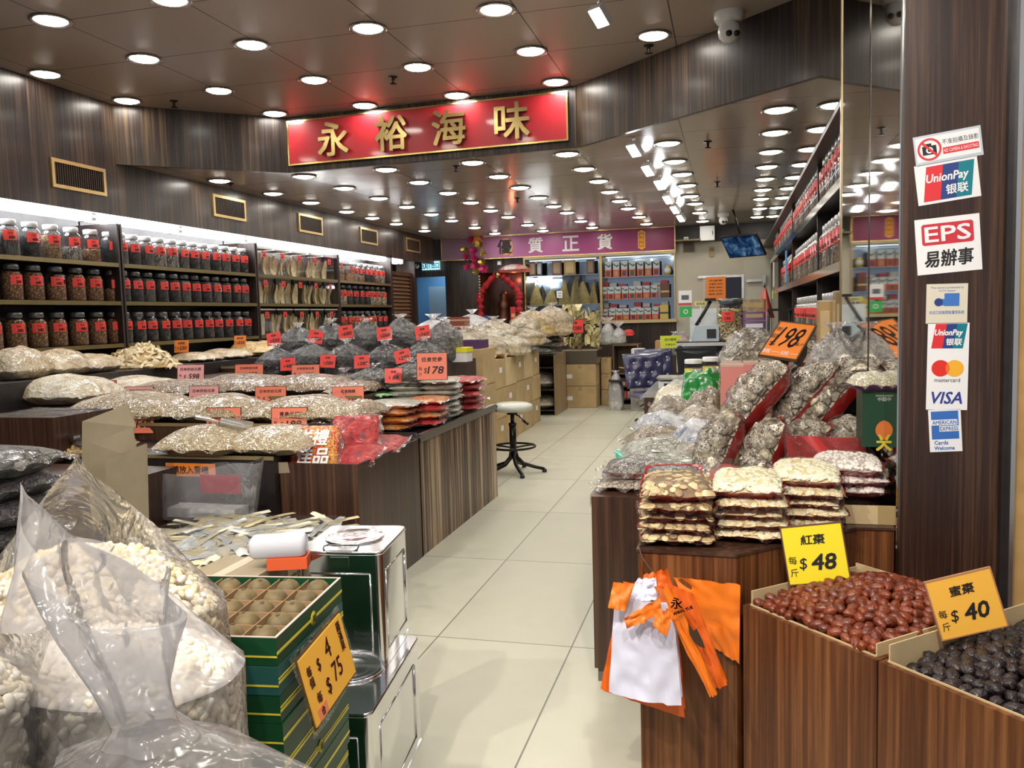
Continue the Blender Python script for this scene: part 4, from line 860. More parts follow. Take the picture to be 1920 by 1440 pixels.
def price_card(label, p, w_, h, col, top, num, rot=(0, 0, 0), frame=BLACK, unit='每', group='price cards', stick=True, numcol=INK, topcol=INK, thick=.004, foot=None):
    t = thing('price_card', label, 'price card', p, rot, group)
    MB().box(-w_ / 2, w_ / 2, 0, thick, 0, h).obj('card', col, t)
    if frame:
        mb = MB(); f = h * .022
        mb.box(-w_ / 2 - f, w_ / 2 + f, -.001, thick + .001, h, h + f); mb.box(-w_ / 2 - f, -w_ / 2, -.001, thick + .001, 0, h); mb.box(w_ / 2, w_ / 2 + f, -.001, thick + .001, 0, h); mb.box(-w_ / 2 - f, w_ / 2 + f, -.001, thick + .001, -f, 0); mb.obj('border', frame, t)
    mb = MB(); n = len(top); text(mb, top, 0, h * .76, h * .17, -.0015, width=min(w_ * .86, n * h * .2), slant=.12, bold=h * .006)
    text(mb, '$', -w_ * .22, h * .34, h * .22, -.0015, slant=.15); text(mb, num, w_ * .13, h * .36, h * .27, -.0015, width=min(w_ * .55, len(num) * h * .2), slant=.2, bold=h * .014)
    if unit: text(mb, unit, -w_ * .39, h * .42, h * .14, -.0015); text(mb, '斤', -w_ * .39, h * .2, h * .14, -.0015)
    mb.obj('lettering', numcol, t); return t
def span(x0, x1, yb, z): a, b = PZ(x0, yb, z), PZ(x1, yb, z); return a, b
def placedY(x0, x1, yt, Y, z, d, k=.5):
    a, b, c = PY(x0, 700, Y), PY(x1, 700, Y), PY((x0 + x1) / 2, yt, Y + d * k); return Vector(((a.x + b.x) / 2, Y + d / 2, z)), b.x - a.x, max(.02, c.z - z)
def placedX(x0, x1, yt, yb, X, d):
    """thing standing along the left wall, centred on the plane X"""
    xc = (x0 + x1) / 2; c = PX(xc, yb, X); t = PX(xc, yt, X); return c, PY(x1, yb, c.y).x - PY(x0, yb, c.y).x, t.z - c.z
def placed(x0, x1, yt, yb, z, d):
    """front-bottom edge between two photo pixels on a level z -> centre, width and height of the thing standing there, d deep"""
    a, b = span(x0, x1, yb, z); y = (a.y + b.y) / 2; xl = PY(x0, yb, y).x; xr = PY(x1, yb, y).x
    top = PY((x0 + x1) / 2, yt, y + d * .5); return Vector(((xl + xr) / 2 + d * .0, y + d / 2, z)), (xr - xl), max(.02, top.z - z)
# ================================================================ left display: stepped counters
def counter(name, label, x0, x1, y0, y1, z1, mat, topmat=None, edge=None, z0=0):
    t = thing(name, label, 'counter', ((x0 + x1) / 2, y0, 0)); w_ = (x1 - x0) / 2
    MB().box(-w_, w_, 0, y1 - y0, z0, z1 - .012).obj('base', mat, t)
    MB().box(-w_, w_, 0, y1 - y0, z1 - .012, z1).obj('top', topmat or mat, t)
    if edge: MB().box(-w_, w_, -.008, 0, z1 - .014, z1 + .006).obj('edge_strip', edge, t)
    return t
T = [(-4.35, -2.26, 3.74, 4.24, .76), (-4.45, -2.33, 4.245, 4.95, .86), (-4.45, -2.33, 4.955, 5.75, .95), (-4.45, -2.33, 5.755, 6.55, 1.01), (-4.45, -2.33, 6.555, 7.5, 1.06), (-4.95, -2.87, 7.505, 8.6, 1.16)]
TN = ['lowest dark display counter on the left, nearest to the street', 'second step of the dark left display', 'third step of the dark left display', 'fourth step of the dark left display', 'fifth step of the dark left display under the front black bags', 'rear step of the dark left display under the back black bags']
for (x0, x1, y0, y1, z1), s in zip(T, TN): counter('display_counter', s, x0, x1, y0, y1, z1, BLACKW if y0 < 4 else DKWOOD, None, plain('counter edge', (.33, .25, .12), .35, .4))
t = counter('plank_counter', 'striped plank counter with a glass tray beside the aisle', -2.325, -1.82, 4.66, 6.34, .735, PLANK, plain('counter glass', (.03, .03, .035), .08, coat=1))
mb = MB(); mb.box(.236, .262, -.01, 1.69, .70, .75); mb.box(-.25, .236, -.012, -.004, .725, .76); mb.obj('metal_edge', STEEL, t)
# rusty kick panel pieces
t = thing('display_bin', 'dark wood bin of red gift packs at the corner of the left display', 'bin', (-2.02, 3.78, 0))
mb = MB(); x0, x1, y0, y1, H_ = -.235, .205, 0, .86, .725
mb.box(x0, x1, y0, y0 + .015, 0, H_); mb.box(x1 - .015, x1, y0 + .015, y1, 0, H_); mb.box(x0, x0 + .015, y0 + .015, y1, 0, H_); mb.box(x0, x1, y1 - .015, y1, 0, H_); mb.obj('panels', DKWOOD, t)
MB().box(x0 + .015, x1 - .015, y0 + .015, y1 - .015, .50, .52).obj('inner_floor', BLACKW, t)
mb = MB(); mb.add([(x0 + .06, -.002, H_ - .05), (x0 - .07, -.002, H_ - .06), (x0 - .07, -.002, H_ + .004), (x0 + .05, -.002, H_ + .004)], [(0, 1, 2, 3)]); mb.obj('tape_patch', plain('tape brown', (.30, .24, .17), .4), t)
# ---------------------------------------------------------------- contents of the bags
SCAL = lumps('dried scallops', [(.58, .45, .24), (.46, .33, .16), (.68, .57, .36), (.36, .24, .11)], 70, gap=(.12, .07, .03), gapw=.14, wr=8, wrs=1.8)
SCALB = lumps('brown scallops', [(.40, .26, .13), (.26, .15, .07), (.50, .37, .22), (.17, .10, .05)], 62, gap=(.05, .03, .015), gapw=.14, wr=8, wrs=1.9)
SHRMP = lumps('pale shrimp skin', [(.60, .48, .27), (.48, .36, .19), (.70, .60, .40)], 80, gap=(.24, .16, .07), gapw=.12, wr=7, wrs=1.6, stretch=(1, 2.2, 1))
WHT = lumps('whitish fungus', [(.70, .70, .60), (.60, .60, .50), (.78, .78, .70), (.50, .52, .42)], 38, gap=(.25, .26, .20), gapw=.06, wr=14, wrs=1.2, stretch=(.6, 2.5, 1))
DARK = lumps('black sea cucumber', [(.012, .013, .016), (.035, .037, .042), (.02, .02, .022), (.07, .072, .078)], 26, gap=(.004, .004, .004), gapw=.09, wr=13, wrs=1.6, coat=.45, stretch=(.8, .8, 1.7))
DARK2 = lumps('charcoal mushrooms', [(.05, .048, .045), (.12, .115, .10), (.03, .03, .03), (.19, .18, .16)], 22, gap=(.012, .012, .012), gapw=.09, wr=13, wrs=1.6, coat=.5, stretch=(.8, .8, 1.7))
SILV = crumple('silver fish', [(.03, .03, .03), (.12, .115, .11), (.26, .25, .23), (.50, .48, .45)], 9, wr=16, wrs=1.6, stretch=(.6, 1, 2.2))
TANF = crumple('tan fish maw', [(.34, .21, .09), (.58, .43, .23), (.70, .57, .37), (.80, .72, .56)], 9, wr=11, wrs=1.5)
YELF = crumple('yellow maw', [(.40, .23, .05), (.66, .43, .12), (.76, .57, .24)], 11, wr=10, wrs=1.2)
CREAM = crumple('cream slices', [(.46, .35, .19), (.68, .57, .37), (.80, .72, .54), (.86, .81, .69)], 7, wr=9, wrs=1.5)
REDP = crumple('red wrapped packs', [(.12, .004, .007), (.40, .010, .016), (.55, .02, .02), (.60, .10, .06)], 10, wr=14, wrs=1.6, coat=.6)
REDG = crumple('red and gold print', [(.50, .012, .012), (.64, .04, .015), (.74, .22, .02), (.80, .50, .06), (.52, .02, .012)], 16, wr=12, wrs=1.4, contrast=.12)
ORNP = crumple('orange packs', [(.30, .03, .01), (.62, .13, .02), (.74, .28, .05), (.60, .45, .28)], 12, wr=14, wrs=1.5)
G1 = 'bags of dried seafood on the left display'
def row(items, z, d, mat, name, group, cat='bag', **kw):
    for (x0, x1, yt, yb, lab) in items:
        p, w_, h = placed(x0, x1, yt, yb, z, d) if z > 0 else placedX(x0, x1, yt, yb, z, d)
        if z < 0: p.y -= 0; zz = p.z; p = Vector((z, p.y, 1.112)); h = max(.06, h + zz - 1.112)
        packet(name, lab, cat, p + Vector((0, .012, .002)), w_ * kw.get('ws', 1), d - .02, h, kw.get('m', mat), group=group, seals=kw.get('seals', 'all'), seal=kw.get('seal', .025), rim=.28, pw=kw.get('pw', 2.6))
# lowest counter
row([(270, 425, 797, 861, 'clear bag of pale dried shrimp on the lowest counter, left of the pair'), (392, 558, 798, 860, 'clear bag of pale dried shrimp with a scoop, beside the red gift packs')], .762, .48, SHRMP, 'shrimp_bag', G1)
# second step
row([(286, 436, 741, 797, 'clear bag of pale scallops behind the 138 price card'), (436, 618, 743, 797, 'clear bag of tan scallops behind the 188 price card'), (590, 662, 752, 797, 'small clear bag of scallops at the right end of the second step'), (95, 292, 737, 797, 'wide clear bag of pale scallops behind the 218 price card')], .862, .55, SCAL, 'scallop_bag', G1)
# third step
row([(215, 362, 712, 745, 'clear bag of brown scallops, left of three on the third step'), (336, 486, 702, 743, 'clear bag of brown scallops, middle of three on the third step'), (455, 622, 703, 743, 'clear bag of brown scallops, right of three on the third step'), (596, 668, 715, 744, 'clear bag of tan scallops at the right end of the third step')], .952, .60, SCALB, 'scallop_bag', G1)
# fourth step and the shelf end: large pale bags
row([(0, 138, 702, 762, 'large milky bag of cream fish maw beside the salmon 830 card'), (130, 275, 706, 742, 'milky bag of cream slices behind the red price card'), (190, 282, 678, 722, 'milky bag of pale slices at the back, left of the cream bag'), (268, 345, 676, 716, 'milky bag of cream slices below the 230 card')], .952, .5, CREAM, 'maw_bag', G1, ws=1.05)
row([(0, 72, 652, 712, 'clear bag of tan fish maw at the left edge under the jars'), (58, 150, 656, 708, 'clear bag of tan fish maw with a red lining, second from the left edge'), (138, 205, 664, 700, 'small clear bag of tan fish maw on red paper'), (335, 402, 660, 704, 'clear bag of pale slices under the orange 230 card'), (385, 460, 654, 700, 'clear bag of cream slices left of the yellow maw heap')], -4.72, .40, TANF, 'maw_bag', G1)
YPC = [tmpl_flake(.10, .035, .012), tmpl_flake(.075, .03, .015), tmpl_ellipsoid(.045, .014, .012)]
p, w_, h = placedX(195, 330, 652, 690, -4.70, .5); h += p.z - 1.112; p.z = 1.112; heap('maw_heap', 'loose heap of yellow shredded fish maw under the left jars', 'heap', p, w_ * 1.0, .42, h, MAW, YPC, 260, plain('maw base', (.5, .35, .14), .6), 5, 1.0, piece='shreds')
p, w_, h = placedX(440, 520, 643, 690, -4.70, .5); h += p.z - 1.112; p.z = 1.112; packet('maw_bag', 'puffy yellow fish maw pieces below the orange 250 card', 'bag', p, w_, .38, h * 1.05, YELF, seal=0, lump=.25)
# ---------------------------------------------------------------- red and white packs on the plank counter
zt = .748
def pile(items):
    for i, (x0, x1, yt, yb, z, d, mat, name, lab, grp, rot) in enumerate(items):
        p, w_, h = placed(x0, x1, yt, yb, z, d); packet(name, lab, 'packet', p, w_, d, h, mat, R(rot), seals='all', seal=.018, group=grp, rim=.4, lump=.10, pw=3.2)
# flat red-edged packs near the front, stacked
for k in range(4):
    z = zt + k * .045; packet('snack_packet', ('bottom orange and red packet', 'second orange and red packet', 'third orange and red packet', 'top clear fronted packet')[k] + ' of the near stack on the plank counter', 'packet', (-2.14 + .015 * (k % 2), 4.88 + .02 * k, z), .38, .30, .048, (ORNP, REDG, ORNP, WHT)[k], R((-8, 5, -3, 4)[k]), backing=plain('orange foil', (.65, .16, .03), .3, coat=.6), seals='all', seal=.02, group='near packet stack', rim=.45)
for k in range(4):
    z = zt + k * .044; packet('snack_packet', ('bottom dark red packet', 'second dark red packet', 'third dark red packet', 'top speckled red packet')[k] + ' of the aisle side stack on the plank counter', 'packet', (-1.965, 5.12 + .03 * k, z), .27, .34, .048, (REDP, ORNP, REDP, REDG)[k], R((12, 4, 15, 8)[k]), backing=REDFILM, seals='all', seal=.02, group='aisle packet stack', rim=.45)
for j in range(2):
    for k in range(7):
        z = zt + k * .040; packet('fungus_packet', 'clear packet of pale white fungus, %s from the bottom of the %s stack' % (ORD[k], ('left', 'right')[j]), 'packet', (-2.22 + .23 * j + .01 * (k % 2), 5.50 + .03 * j, z), .27, .36, .046, WHT, R((-6, 4, 8, -4, 3, 6, 2)[k] + 10), seals='all', seal=.015, group='white fungus packets', rim=.45)
for j in range(2):
    for k in range(5):
        z = zt + k * .050; packet('red_packet', 'shiny red packet, %s from the bottom of the %s red stack' % (ORD[k], ('left', 'aisle side')[j]), 'packet', (-2.20 + .24 * j, 5.97 + .04 * (k % 2), z), .27, .36, .054, REDP, R((8, -5, 12, 3, -8)[k]), seals='all', seal=.02, group='shiny red packets', rim=.45, lump=.14)
t = packet('green_packet', 'small green edged packet leaning on the white fungus stack', 'packet', (-2.28, 5.20, .93), .13, .12, .02, plain('green foil', (.04, .36, .10), .3, coat=.8), R(35), seals='all')
# gift packs in the dark bin
GP = [(-2.12, 3.92, 20, 8), (-1.93, 4.00, 14, -12), (-2.00, 4.16, 26, 14), (-1.93, 4.34, 18, -5), (-2.12, 4.42, 24, 6)]
for k, (x, y, tl, rz) in enumerate(GP):
    M = Matrix.Translation((x, y, (.78, .71, .81, .72, .80)[k])) @ Matrix.Rotation(R(rz), 4, 'Z') @ Matrix.Rotation(R((66, 24, 62, 14, 40)[k]), 4, 'X')
    t = packet('gift_packet', ('shiny red and gold gift packet with white brush characters in the dark bin', 'clear and red packet lying in front in the dark bin', 'red gift packet standing behind the lettered one in the dark bin', 'red packet at the aisle side of the dark bin', 'red packet at the back of the dark bin')[k], 'packet', (0, 0, 0), .26, .24, .055, (REDG, REDP, REDP, REDP, REDG)[k], M=M, seals='all', seal=.022)
    if k == 0:
        mb = MB(); text(mb, '送禮', 0, .045, .085, 0, width=.17, slant=.15, bold=.004); text(mb, '佳品', .01, -.055, .085, 0, width=.17, slant=.15, bold=.004)
        v2 = [Vector((v.x, v.z, .060 - .3 * (v.x ** 2 + v.z ** 2))) for v in mb.v]; mb.v = v2; mb.obj('lettering', PAPER, t)
# ---------------------------------------------------------------- black bags
counter('ledge_counter', 'narrow dark ledge under the left jars carrying pale bags', -5.04, -4.46, 3.7, 8.4, 1.11, BLACKW)
BB = [('front', [(452, 520, 655, 722, 'half hidden at the left end'), (516, 590, 646, 718, 'with the red 480 card'), (590, 655, 646, 718, 'with the pink sheen card'), (660, 735, 648, 716, 'with the red 380 card'), (735, 812, 642, 712, 'with the slanted red card')], 1.012, .56, .0),
      ('back', [(498, 566, 614, 672, 'with the red 300 card'), (558, 634, 606, 668, 'with the glinting red card'), (628, 698, 606, 668, 'with the tilted red card'), (692, 768, 598, 664, 'tallest, with the red 2680 card'), (772, 850, 604, 662, 'at the aisle end')], 1.062, .60, .0)]
for nm, items, z, d, _ in BB:
    for k, (x0, x1, yt, yb, s) in enumerate(items):
        p, w_, h = placedY(x0, x1, yt, 5.80 if nm == 'front' else 6.62, z, d, .4); sack('black_bag', 'tied bag of black dried goods in the %s row, %s' % (nm, s), 'bag', p, w_ * .45, d * .40, h * 1.0, DARK2 if (nm == 'back' and k == 4) else DARK, k + (10 if nm == 'back' else 0), 'black bags on the left display', knot=.05, low=.56, rot=R(rnd.uniform(-10, 10)))
for k, (x0, x1, yt, yb, s) in enumerate([(600, 640, 698, 728, 'small grey'), (640, 714, 688, 728, 'low pale grey'), (712, 790, 676, 730, 'puffy pale grey')]):
    p, w_, h = placedY(x0, x1, yt, 5.32, .952, .42, .3); sack('grey_bag', s + ' tied bag in front of the black bags', 'bag', p, w_ * .53, .2, h * .9, DARK2, k + 30, 'grey bags before the black bags', knot=.04, low=.25)
def hang_card(px, py, Y, w_, h, num, label, rz=0, ry=0, col=RED, word='海參'):
    p = PY(px, py, Y); price_card(label, (p.x, p.y, p.z - h / 2), w_, h, col, word, num, (R(-12), R(ry), R(rz)), frame=None, unit='', group='red cards on the black bags')
for q in [(514, 635, 6.74, '300', 'red 300 card on the first black bag of the back row', 8), (589, 631, 6.74, '480', 'glinting red card on the second black bag of the back row', -10), (649, 622, 6.74, '680', 'tilted red card on the third black bag of the back row', 8), (721, 625, 6.74, '2680', 'red 2680 card on the tallest black bag', 6), (794, 623, 6.74, '360', 'red 360 card on the black bag by the aisle', 10)]:
    hang_card(q[0], q[1], q[2] - .1, .13, .115, q[3], q[4], 10, -q[5])
for q in [(539, 683, 5.90, '480', 'red 480 card on a black bag of the front row', 2), (613, 677, 5.90, '580', 'pink sheen card on the middle black bag of the front row', -3), (678, 678, 5.90, '380', 'red 380 card on a black bag of the front row', 2), (757, 667, 5.90, '280', 'slanted red card on the last black bag of the front row', 14), (737, 704, 5.41, '88', 'half hidden red card in front of the puffy grey bag', 0)]:
    hang_card(q[0], q[1], q[2] - .1, .12, .10, q[3], q[4], 10, -q[5])
# ---------------------------------------------------------------- price cards on the steps
def step_card(px, yt, yb, x0, x1, Y, col, word, num, label, tilt=-8, rz=8, **kw):
    a, b, c = PY(x0, yb, Y), PY(x1, yb, Y), PY(px, yt, Y); price_card(label, ((a.x + b.x) / 2, Y, a.z), (b.x - a.x) / math.cos(R(rz)), c.z - a.z, col, word, num, (R(tilt), 0, R(rz)), **kw)
Y2, Y3, Y4, Y1 = 4.232, 4.942, 5.745, 3.73
step_card(416, 765, 812, 390, 448, Y2, SALMON, '青島元貝', '138', 'salmon 138 card in front of the pale scallop bag')
step_card(542, 765, 812, 512, 573, Y2, SALMON, '青島元貝', '188', 'salmon 188 card left of the red gift packs')
step_card(264, 766, 812, 240, 285, Y2, SALMON, '青島元貝', '168', 'salmon 168 card behind the cardboard flaps')
step_card(145, 766, 812, 116, 170, Y2 - .02, PINKC, '青島大元貝', '218', 'pink 218 card left of the cardboard flaps', rz=12)
step_card(382, 724, 760, 357, 407, Y3, PINKC, '日本宗谷元貝', '560', 'pink card behind the 138 bag on the third step')
step_card(508, 725, 760, 481, 534, Y3, SALMON, '日本宗谷元貝', '520', 'salmon card behind the 188 bag on the third step')
step_card(652, 725, 760, 625, 680, Y3, SALMON, '低食鮑脯', '78', 'salmon 78 card at the right of the third step')
step_card(259, 725, 756, 236, 284, Y3, PINKC, '日本宗谷元貝', '580', 'pale pink card on the third step, left of the others')
step_card(357, 684, 718, 335, 380, Y4 - .02, PINKC, '日本宗谷元貝', '598', 'pink 598 card on the fourth step')
step_card(467, 683, 712, 443, 491, Y4 - .02, SALMON, '日本宗谷元貝', '638', 'salmon card on the fourth step below the orange 250 card')
step_card(574, 684, 712, 549, 597, Y4 - .02, SALMON, '日本宗谷元貝', '688', 'salmon card on the fourth step before the black bags')
step_card(197, 714, 746, 178, 215, Y3 - .0, RED, '乜珠貝', '268', 'red card on the cream slices bag')
step_card(105, 729, 762, 86, 124, 4.90, SALMON, '桂花螺片頭', '830', 'salmon 830 card on the large milky bag', rz=14)
step_card(811, 662, 712, 784, 837, 5.20, SALMON, '低食党參', '178', 'salmon 178 card behind the white fungus stack', tilt=-4)
step_card(340, 638, 661, 328, 352, 6.4, ORANGE, '花膠筒', '230', 'orange 230 card under the left jars', frame=None)
step_card(450, 629, 650, 440, 460, 6.6, ORANGE, '黃花膠', '250', 'orange 250 card under the left jars above the yellow maw', frame=None)
step_card(258, 643, 661, 240, 278, 6.0, plain('pale card', (.88, .62, .52), .5), '花膠', '420', 'pale slanted card lying on the yellow shredded maw heap', tilt=-50, frame=None)
board('notice_strip', 'orange notice taped to the dark counter front above the clear bag', 'notice', PY(357, 881, 3.735), .30, .07, ORANGE, [('lettering', INK, lambda mb: text(mb, '請放入雪櫃', 0, 0, .042, -.002, width=.22, bold=.001))], depth=.003)
# scoops
def scoop(name, label, p, rot, k=1.0, mat=STEEL):
    t = thing(name, label, 'scoop', p, rot); t.scale = (k, k, k)
    mb = MB()
    def fn(u, v):
        a = math.pi * (u - .5) * 1.15; r_ = .045 * (1 - .25 * v) * (1 if v < .97 else 1); return Vector((.17 * (v - .5), r_ * math.sin(a), -.045 * math.cos(a) * (1 - .25 * v) + .045))
    mb.grid(fn, 12, 8); mb.grid(lambda u, v: fn(1 - u, v) * .98 + Vector((0, 0, .002)), 12, 8); mb.obj('bowl', mat, t)
    mb = MB(); mb.tube([(.085, 0, .02), (.11, 0, .03), (.15, 0, .035), (.21, 0, .03), (.22, 0, .028)], [.012, .009, .011, .012, .006], 8); mb.obj('handle', mat, t); return t
scoop('scoop', 'shiny metal scoop lying between the two pale shrimp bags', PZ(440, 808, .87) , (R(-25), R(-18), R(215)), 1.0)
# ---------------------------------------------------------------- far left: scallop bin, black packs, cardboard flaps
t = counter('display_counter', 'low dark counter at the left edge under the loose scallops', -3.72, -2.70, 2.62, 3.55, .74, DKWOOD)
SC2 = [tmpl_ellipsoid(.015, .014, .013, 7, 4), tmpl_ellipsoid(.012, .012, .010, 6, 4)]
p, w_, h = placed(5, 165, 797, 858, .745, .55)
heap('scallop_heap', 'loose heap of small yellow scallops with a metal scoop at the left edge', 'heap', p, w_ * 1.05, .62, h * .8, [plain('scallop yellow', (.62, .46, .22), .55), plain('scallop tan', (.50, .33, .14), .55)], SC2, 900, plain('scallop base', (.36, .24, .1), .6), 8, .9, piece='scallops')
scoop('scoop', 'shiny metal scoop resting on the loose yellow scallops', p + Vector((.10, -.18, h * .45)), (R(8), R(-6), R(160)), 1.15)
p = PZ(18, 715, .95); t = thing('wooden_box', 'dark wooden box lid at the left edge behind the scallops', 'box', PZ(20, 812, .90) + Vector((0, .1, -.02))); MB().box(-.35, .19, 0, .45, -.15, .09).obj('body', DKWOOD, t); MB().grid(lambda u, v: (-.35 + .54 * u, .45 * v, .094 + .02 * noise.noise(Vector((u * 6, v * 6, 0)))), 10, 8).obj('plastic_cover', CLEAR, t)
BLKF = lumps('black wrapped packs', [(.015, .014, .016), (.04, .036, .038), (.06, .05, .05)], 30, gap=(.006, .005, .006), gapw=.06, wr=11, wrs=1.4, coat=.5)
for k in range(8):
    a = PY(-10, 835 + 40 * (7 - k), 2.35); z = .36 + .083 * k
    packet('black_packet', 'black shiny packet, %s from the top of the stack at the left edge' % ORD[7 - k], 'packet', (-2.58 + .012 * (k % 3), 2.34, z), .42, .36, .092, BLKF if k < 7 else DARK2, R((4, -6, 7, 0, -5, 3, -3, 6)[k]), seals='all', seal=.03, group='black packets at the left edge', rim=.45, pw=3.2)
t = thing('low_crate', 'dark crate under the black packets at the left edge', 'crate', (-2.58, 2.34, 0)); MB().box(-.26, .26, -.2, .2, 0, .34).obj('body', BLACKW, t); MB().box(-.27, .27, -.21, .21, .34, .358).obj('lid', DKWOOD, t)
# upright cardboard flaps
def flap(k, pts, Y0, Y1, lab):
    a = [PY(pts[0][0], pts[0][1], Y0), PY(pts[1][0], pts[1][1], Y1), PY(pts[2][0], pts[2][1], Y1), PY(pts[3][0], pts[3][1], Y0)]
    mb = MB(); d = Vector((.004, .008, 0)); vs = a + [q + d for q in a]; mb.add(vs, [(0, 1, 2, 3), (7, 6, 5, 4), (0, 4, 5, 1), (1, 5, 6, 2), (2, 6, 7, 3), (3, 7, 4, 0)])
    tag(mb.obj('cardboard_flap', CARDG), lab, 'cardboard', 'upright cardboard flaps')
flap(0, [(154, 790), (238, 758), (252, 800), (152, 990)], 3.06, 3.20, 'tallest grey cardboard flap standing behind the white sacks')
flap(1, [(168, 830), (246, 803), (256, 860), (168, 1010)], 2.96, 3.10, 'middle grey cardboard flap standing behind the white sacks')
flap(2, [(198, 862), (272, 832), (276, 985), (200, 1060)], 2.86, 3.0, 'front grey cardboard flap beside the dark counter front')
# clear bag and open box before the counter
t = thing('clear_bag', 'empty looking clear bag with a red label standing before the dark counter', 'bag', (-2.52, 3.52, .50))
mb = MB(); mb.grid(lambda u, v: (lambda th: Vector((.32 * math.cos(th) * (.85 + .2 * v), .13 * math.sin(th) * (1 - .3 * v), .24 * v + .05 * v * math.cos(th) + .012 * math.sin(th * 5) * v)))(u * 2 * math.pi), 32, 8, wrap=True); mb.obj('film', film('bag film', milky=.20, milkcol=(.8, .8, .85), wr=4, wrs=.5, base=.06), t)
MB().box(.02, .24, -.06, -.055, .13, .22).obj('red_label', plain('label red', (.35, .02, .04), .4, coat=.6), t)
MB().box(-.2, .2, -.06, .06, .005, .05).obj('contents', plain('frosty contents', (.5, .5, .52), .4, noise_amt=.3), t)
t = thing('carton', 'open cardboard carton with white paper strips on top, behind the green boxes', 'carton', (-2.12, 2.70, 0)); MB().box(-.40, .42, 0, .75, 0, .49).obj('body', CARDG, t)
q = random.Random(2); spots = [(Vector((q.uniform(-.33, .38), q.uniform(.05, .70), .495 + q.random() * .035)), Vector((0, 0, 1))) for _ in range(240)]
o = link('paper_strips', scatter_mesh('paper_strips', [plain('strip cream', (.84, .78, .60), .5), plain('strip white', (.82, .85, .86), .4, coat=.5), plain('strip yellow', (.72, .62, .36), .5)], [tmpl_flake(.34, .045, .008), tmpl_flake(.28, .06, .010)], spots, 3, .15), t); o['kind'] = 'stuff'
MB().grid(lambda u, v: (-.39 + .8 * u, .01 + .73 * v, .545 + .012 * noise.noise(Vector((u * 7, v * 7, 2)))), 12, 12).obj('plastic_cover', CLEAR, t)
mb = MB(); text(mb, '送貨 2箱', -.05, .42, .05, 0); mb.v = [Vector((.4215, .35 - (v.x + .05) * 1.6, v.z)) for v in mb.v]; mb.obj('lettering', INK, t)
# yellow-topped pots behind the red packets, cartons beside them
for k, px in enumerate((826, 850)):
    p = PY(px, 690, 6.75 - .0 * k); t = thing('plastic_tub', ('white tub with a yellow lid, left of two by the black bags', 'white tub with a yellow lid beside the big carton')[k], 'tub', (-2.38 + .27 * k - .16, 6.98, 1.062) if False else (p.x, 6.9, 1.062), group='yellow lidded tubs')
    MB().rbox(-.105, .105, -.09, .09, 0, .085, .02).obj('body', WHITE, t); MB().rbox(-.112, .112, -.097, .097, .085, .125, .02).obj('lid', plain('lid yellow', (.85, .78, .02), .35), t)
# ================================================================ aisle stool
t = thing('stool', 'round stool with a cream and navy seat standing in the aisle', 'stool', (-1.94, 7.32, 0))
SEATC = plain('cream vinyl', (.60, .62, .55), .4, coat=.3); NAVY = plain('navy vinyl', (.035, .035, .095), .32, coat=.5)
MB().lathe([(0, .575), (.15, .575), (.185, .585), (.195, .61), (.185, .635), (.14, .65), (0, .655)], 28, closed=False).obj('seat_cushion', SEATC, t)
mb = MB(); mb.grid(lambda u, v: (lambda th, r_: Vector((r_ * math.cos(th), r_ * math.sin(th), .588 + .052 * v if v < .5 else .614 + .030 * (v - .5) * 2)))(R(150) + u * R(90), .1985 - (0 if v < .5 else .02 * (v - .5) * 2)), 12, 6); mb.obj('navy_patch', NAVY, t)
MB().cyl((0, 0, .20), (0, 0, .46), .032, n=14).cyl((0, 0, .46), (0, 0, .575), .018, n=12).cyl((0, 0, .44), (0, 0, .465), .037, n=14).cyl((0, 0, .545), (0, 0, .578), .05, n=14).obj('post', BLKMET, t)
mb = MB(); mb.tube([(.0, 0, .56), (.07, -.02, .53), (.12, -.03, .48)], .007, 6); mb.tube([(.11, -.028, .49), (.16, -.035, .455)], .013, 6); mb.obj('lever', BLACK, t)
mb = MB(); mb.tube([(.205 * math.cos(2 * math.pi * i / 28), .205 * math.sin(2 * math.pi * i / 28), .245) for i in range(28)], .011, 8, closed=True); mb.obj('foot_ring', BLKMET, t)
mb = MB(); [mb.cyl((.03 * math.cos(a), .03 * math.sin(a), .235), (.2 * math.cos(a), .2 * math.sin(a), .245), .009, n=6) for a in (R(40), R(160), R(280))]; mb.obj('ring_spokes', BLKMET, t)
for k in range(5):
    a = R(72 * k + 12); mb = MB(); mb.tube([(c * math.cos(a), c * math.sin(a), z) for c, z in ((.02, .20), (.035, .14), (.09, .085), (.20, .05), (.285, .03))], [.02, .02, .018, .016, .014], 8); l_ = mb.obj('leg', BLKMET, t)
    MB().lathe([(.016, 0), (.022, .004), (.02, .026), (.012, .034)], 10, 0, Matrix.Translation((.285 * math.cos(a), .285 * math.sin(a), 0))).obj('foot_cap', BLACK, l_)
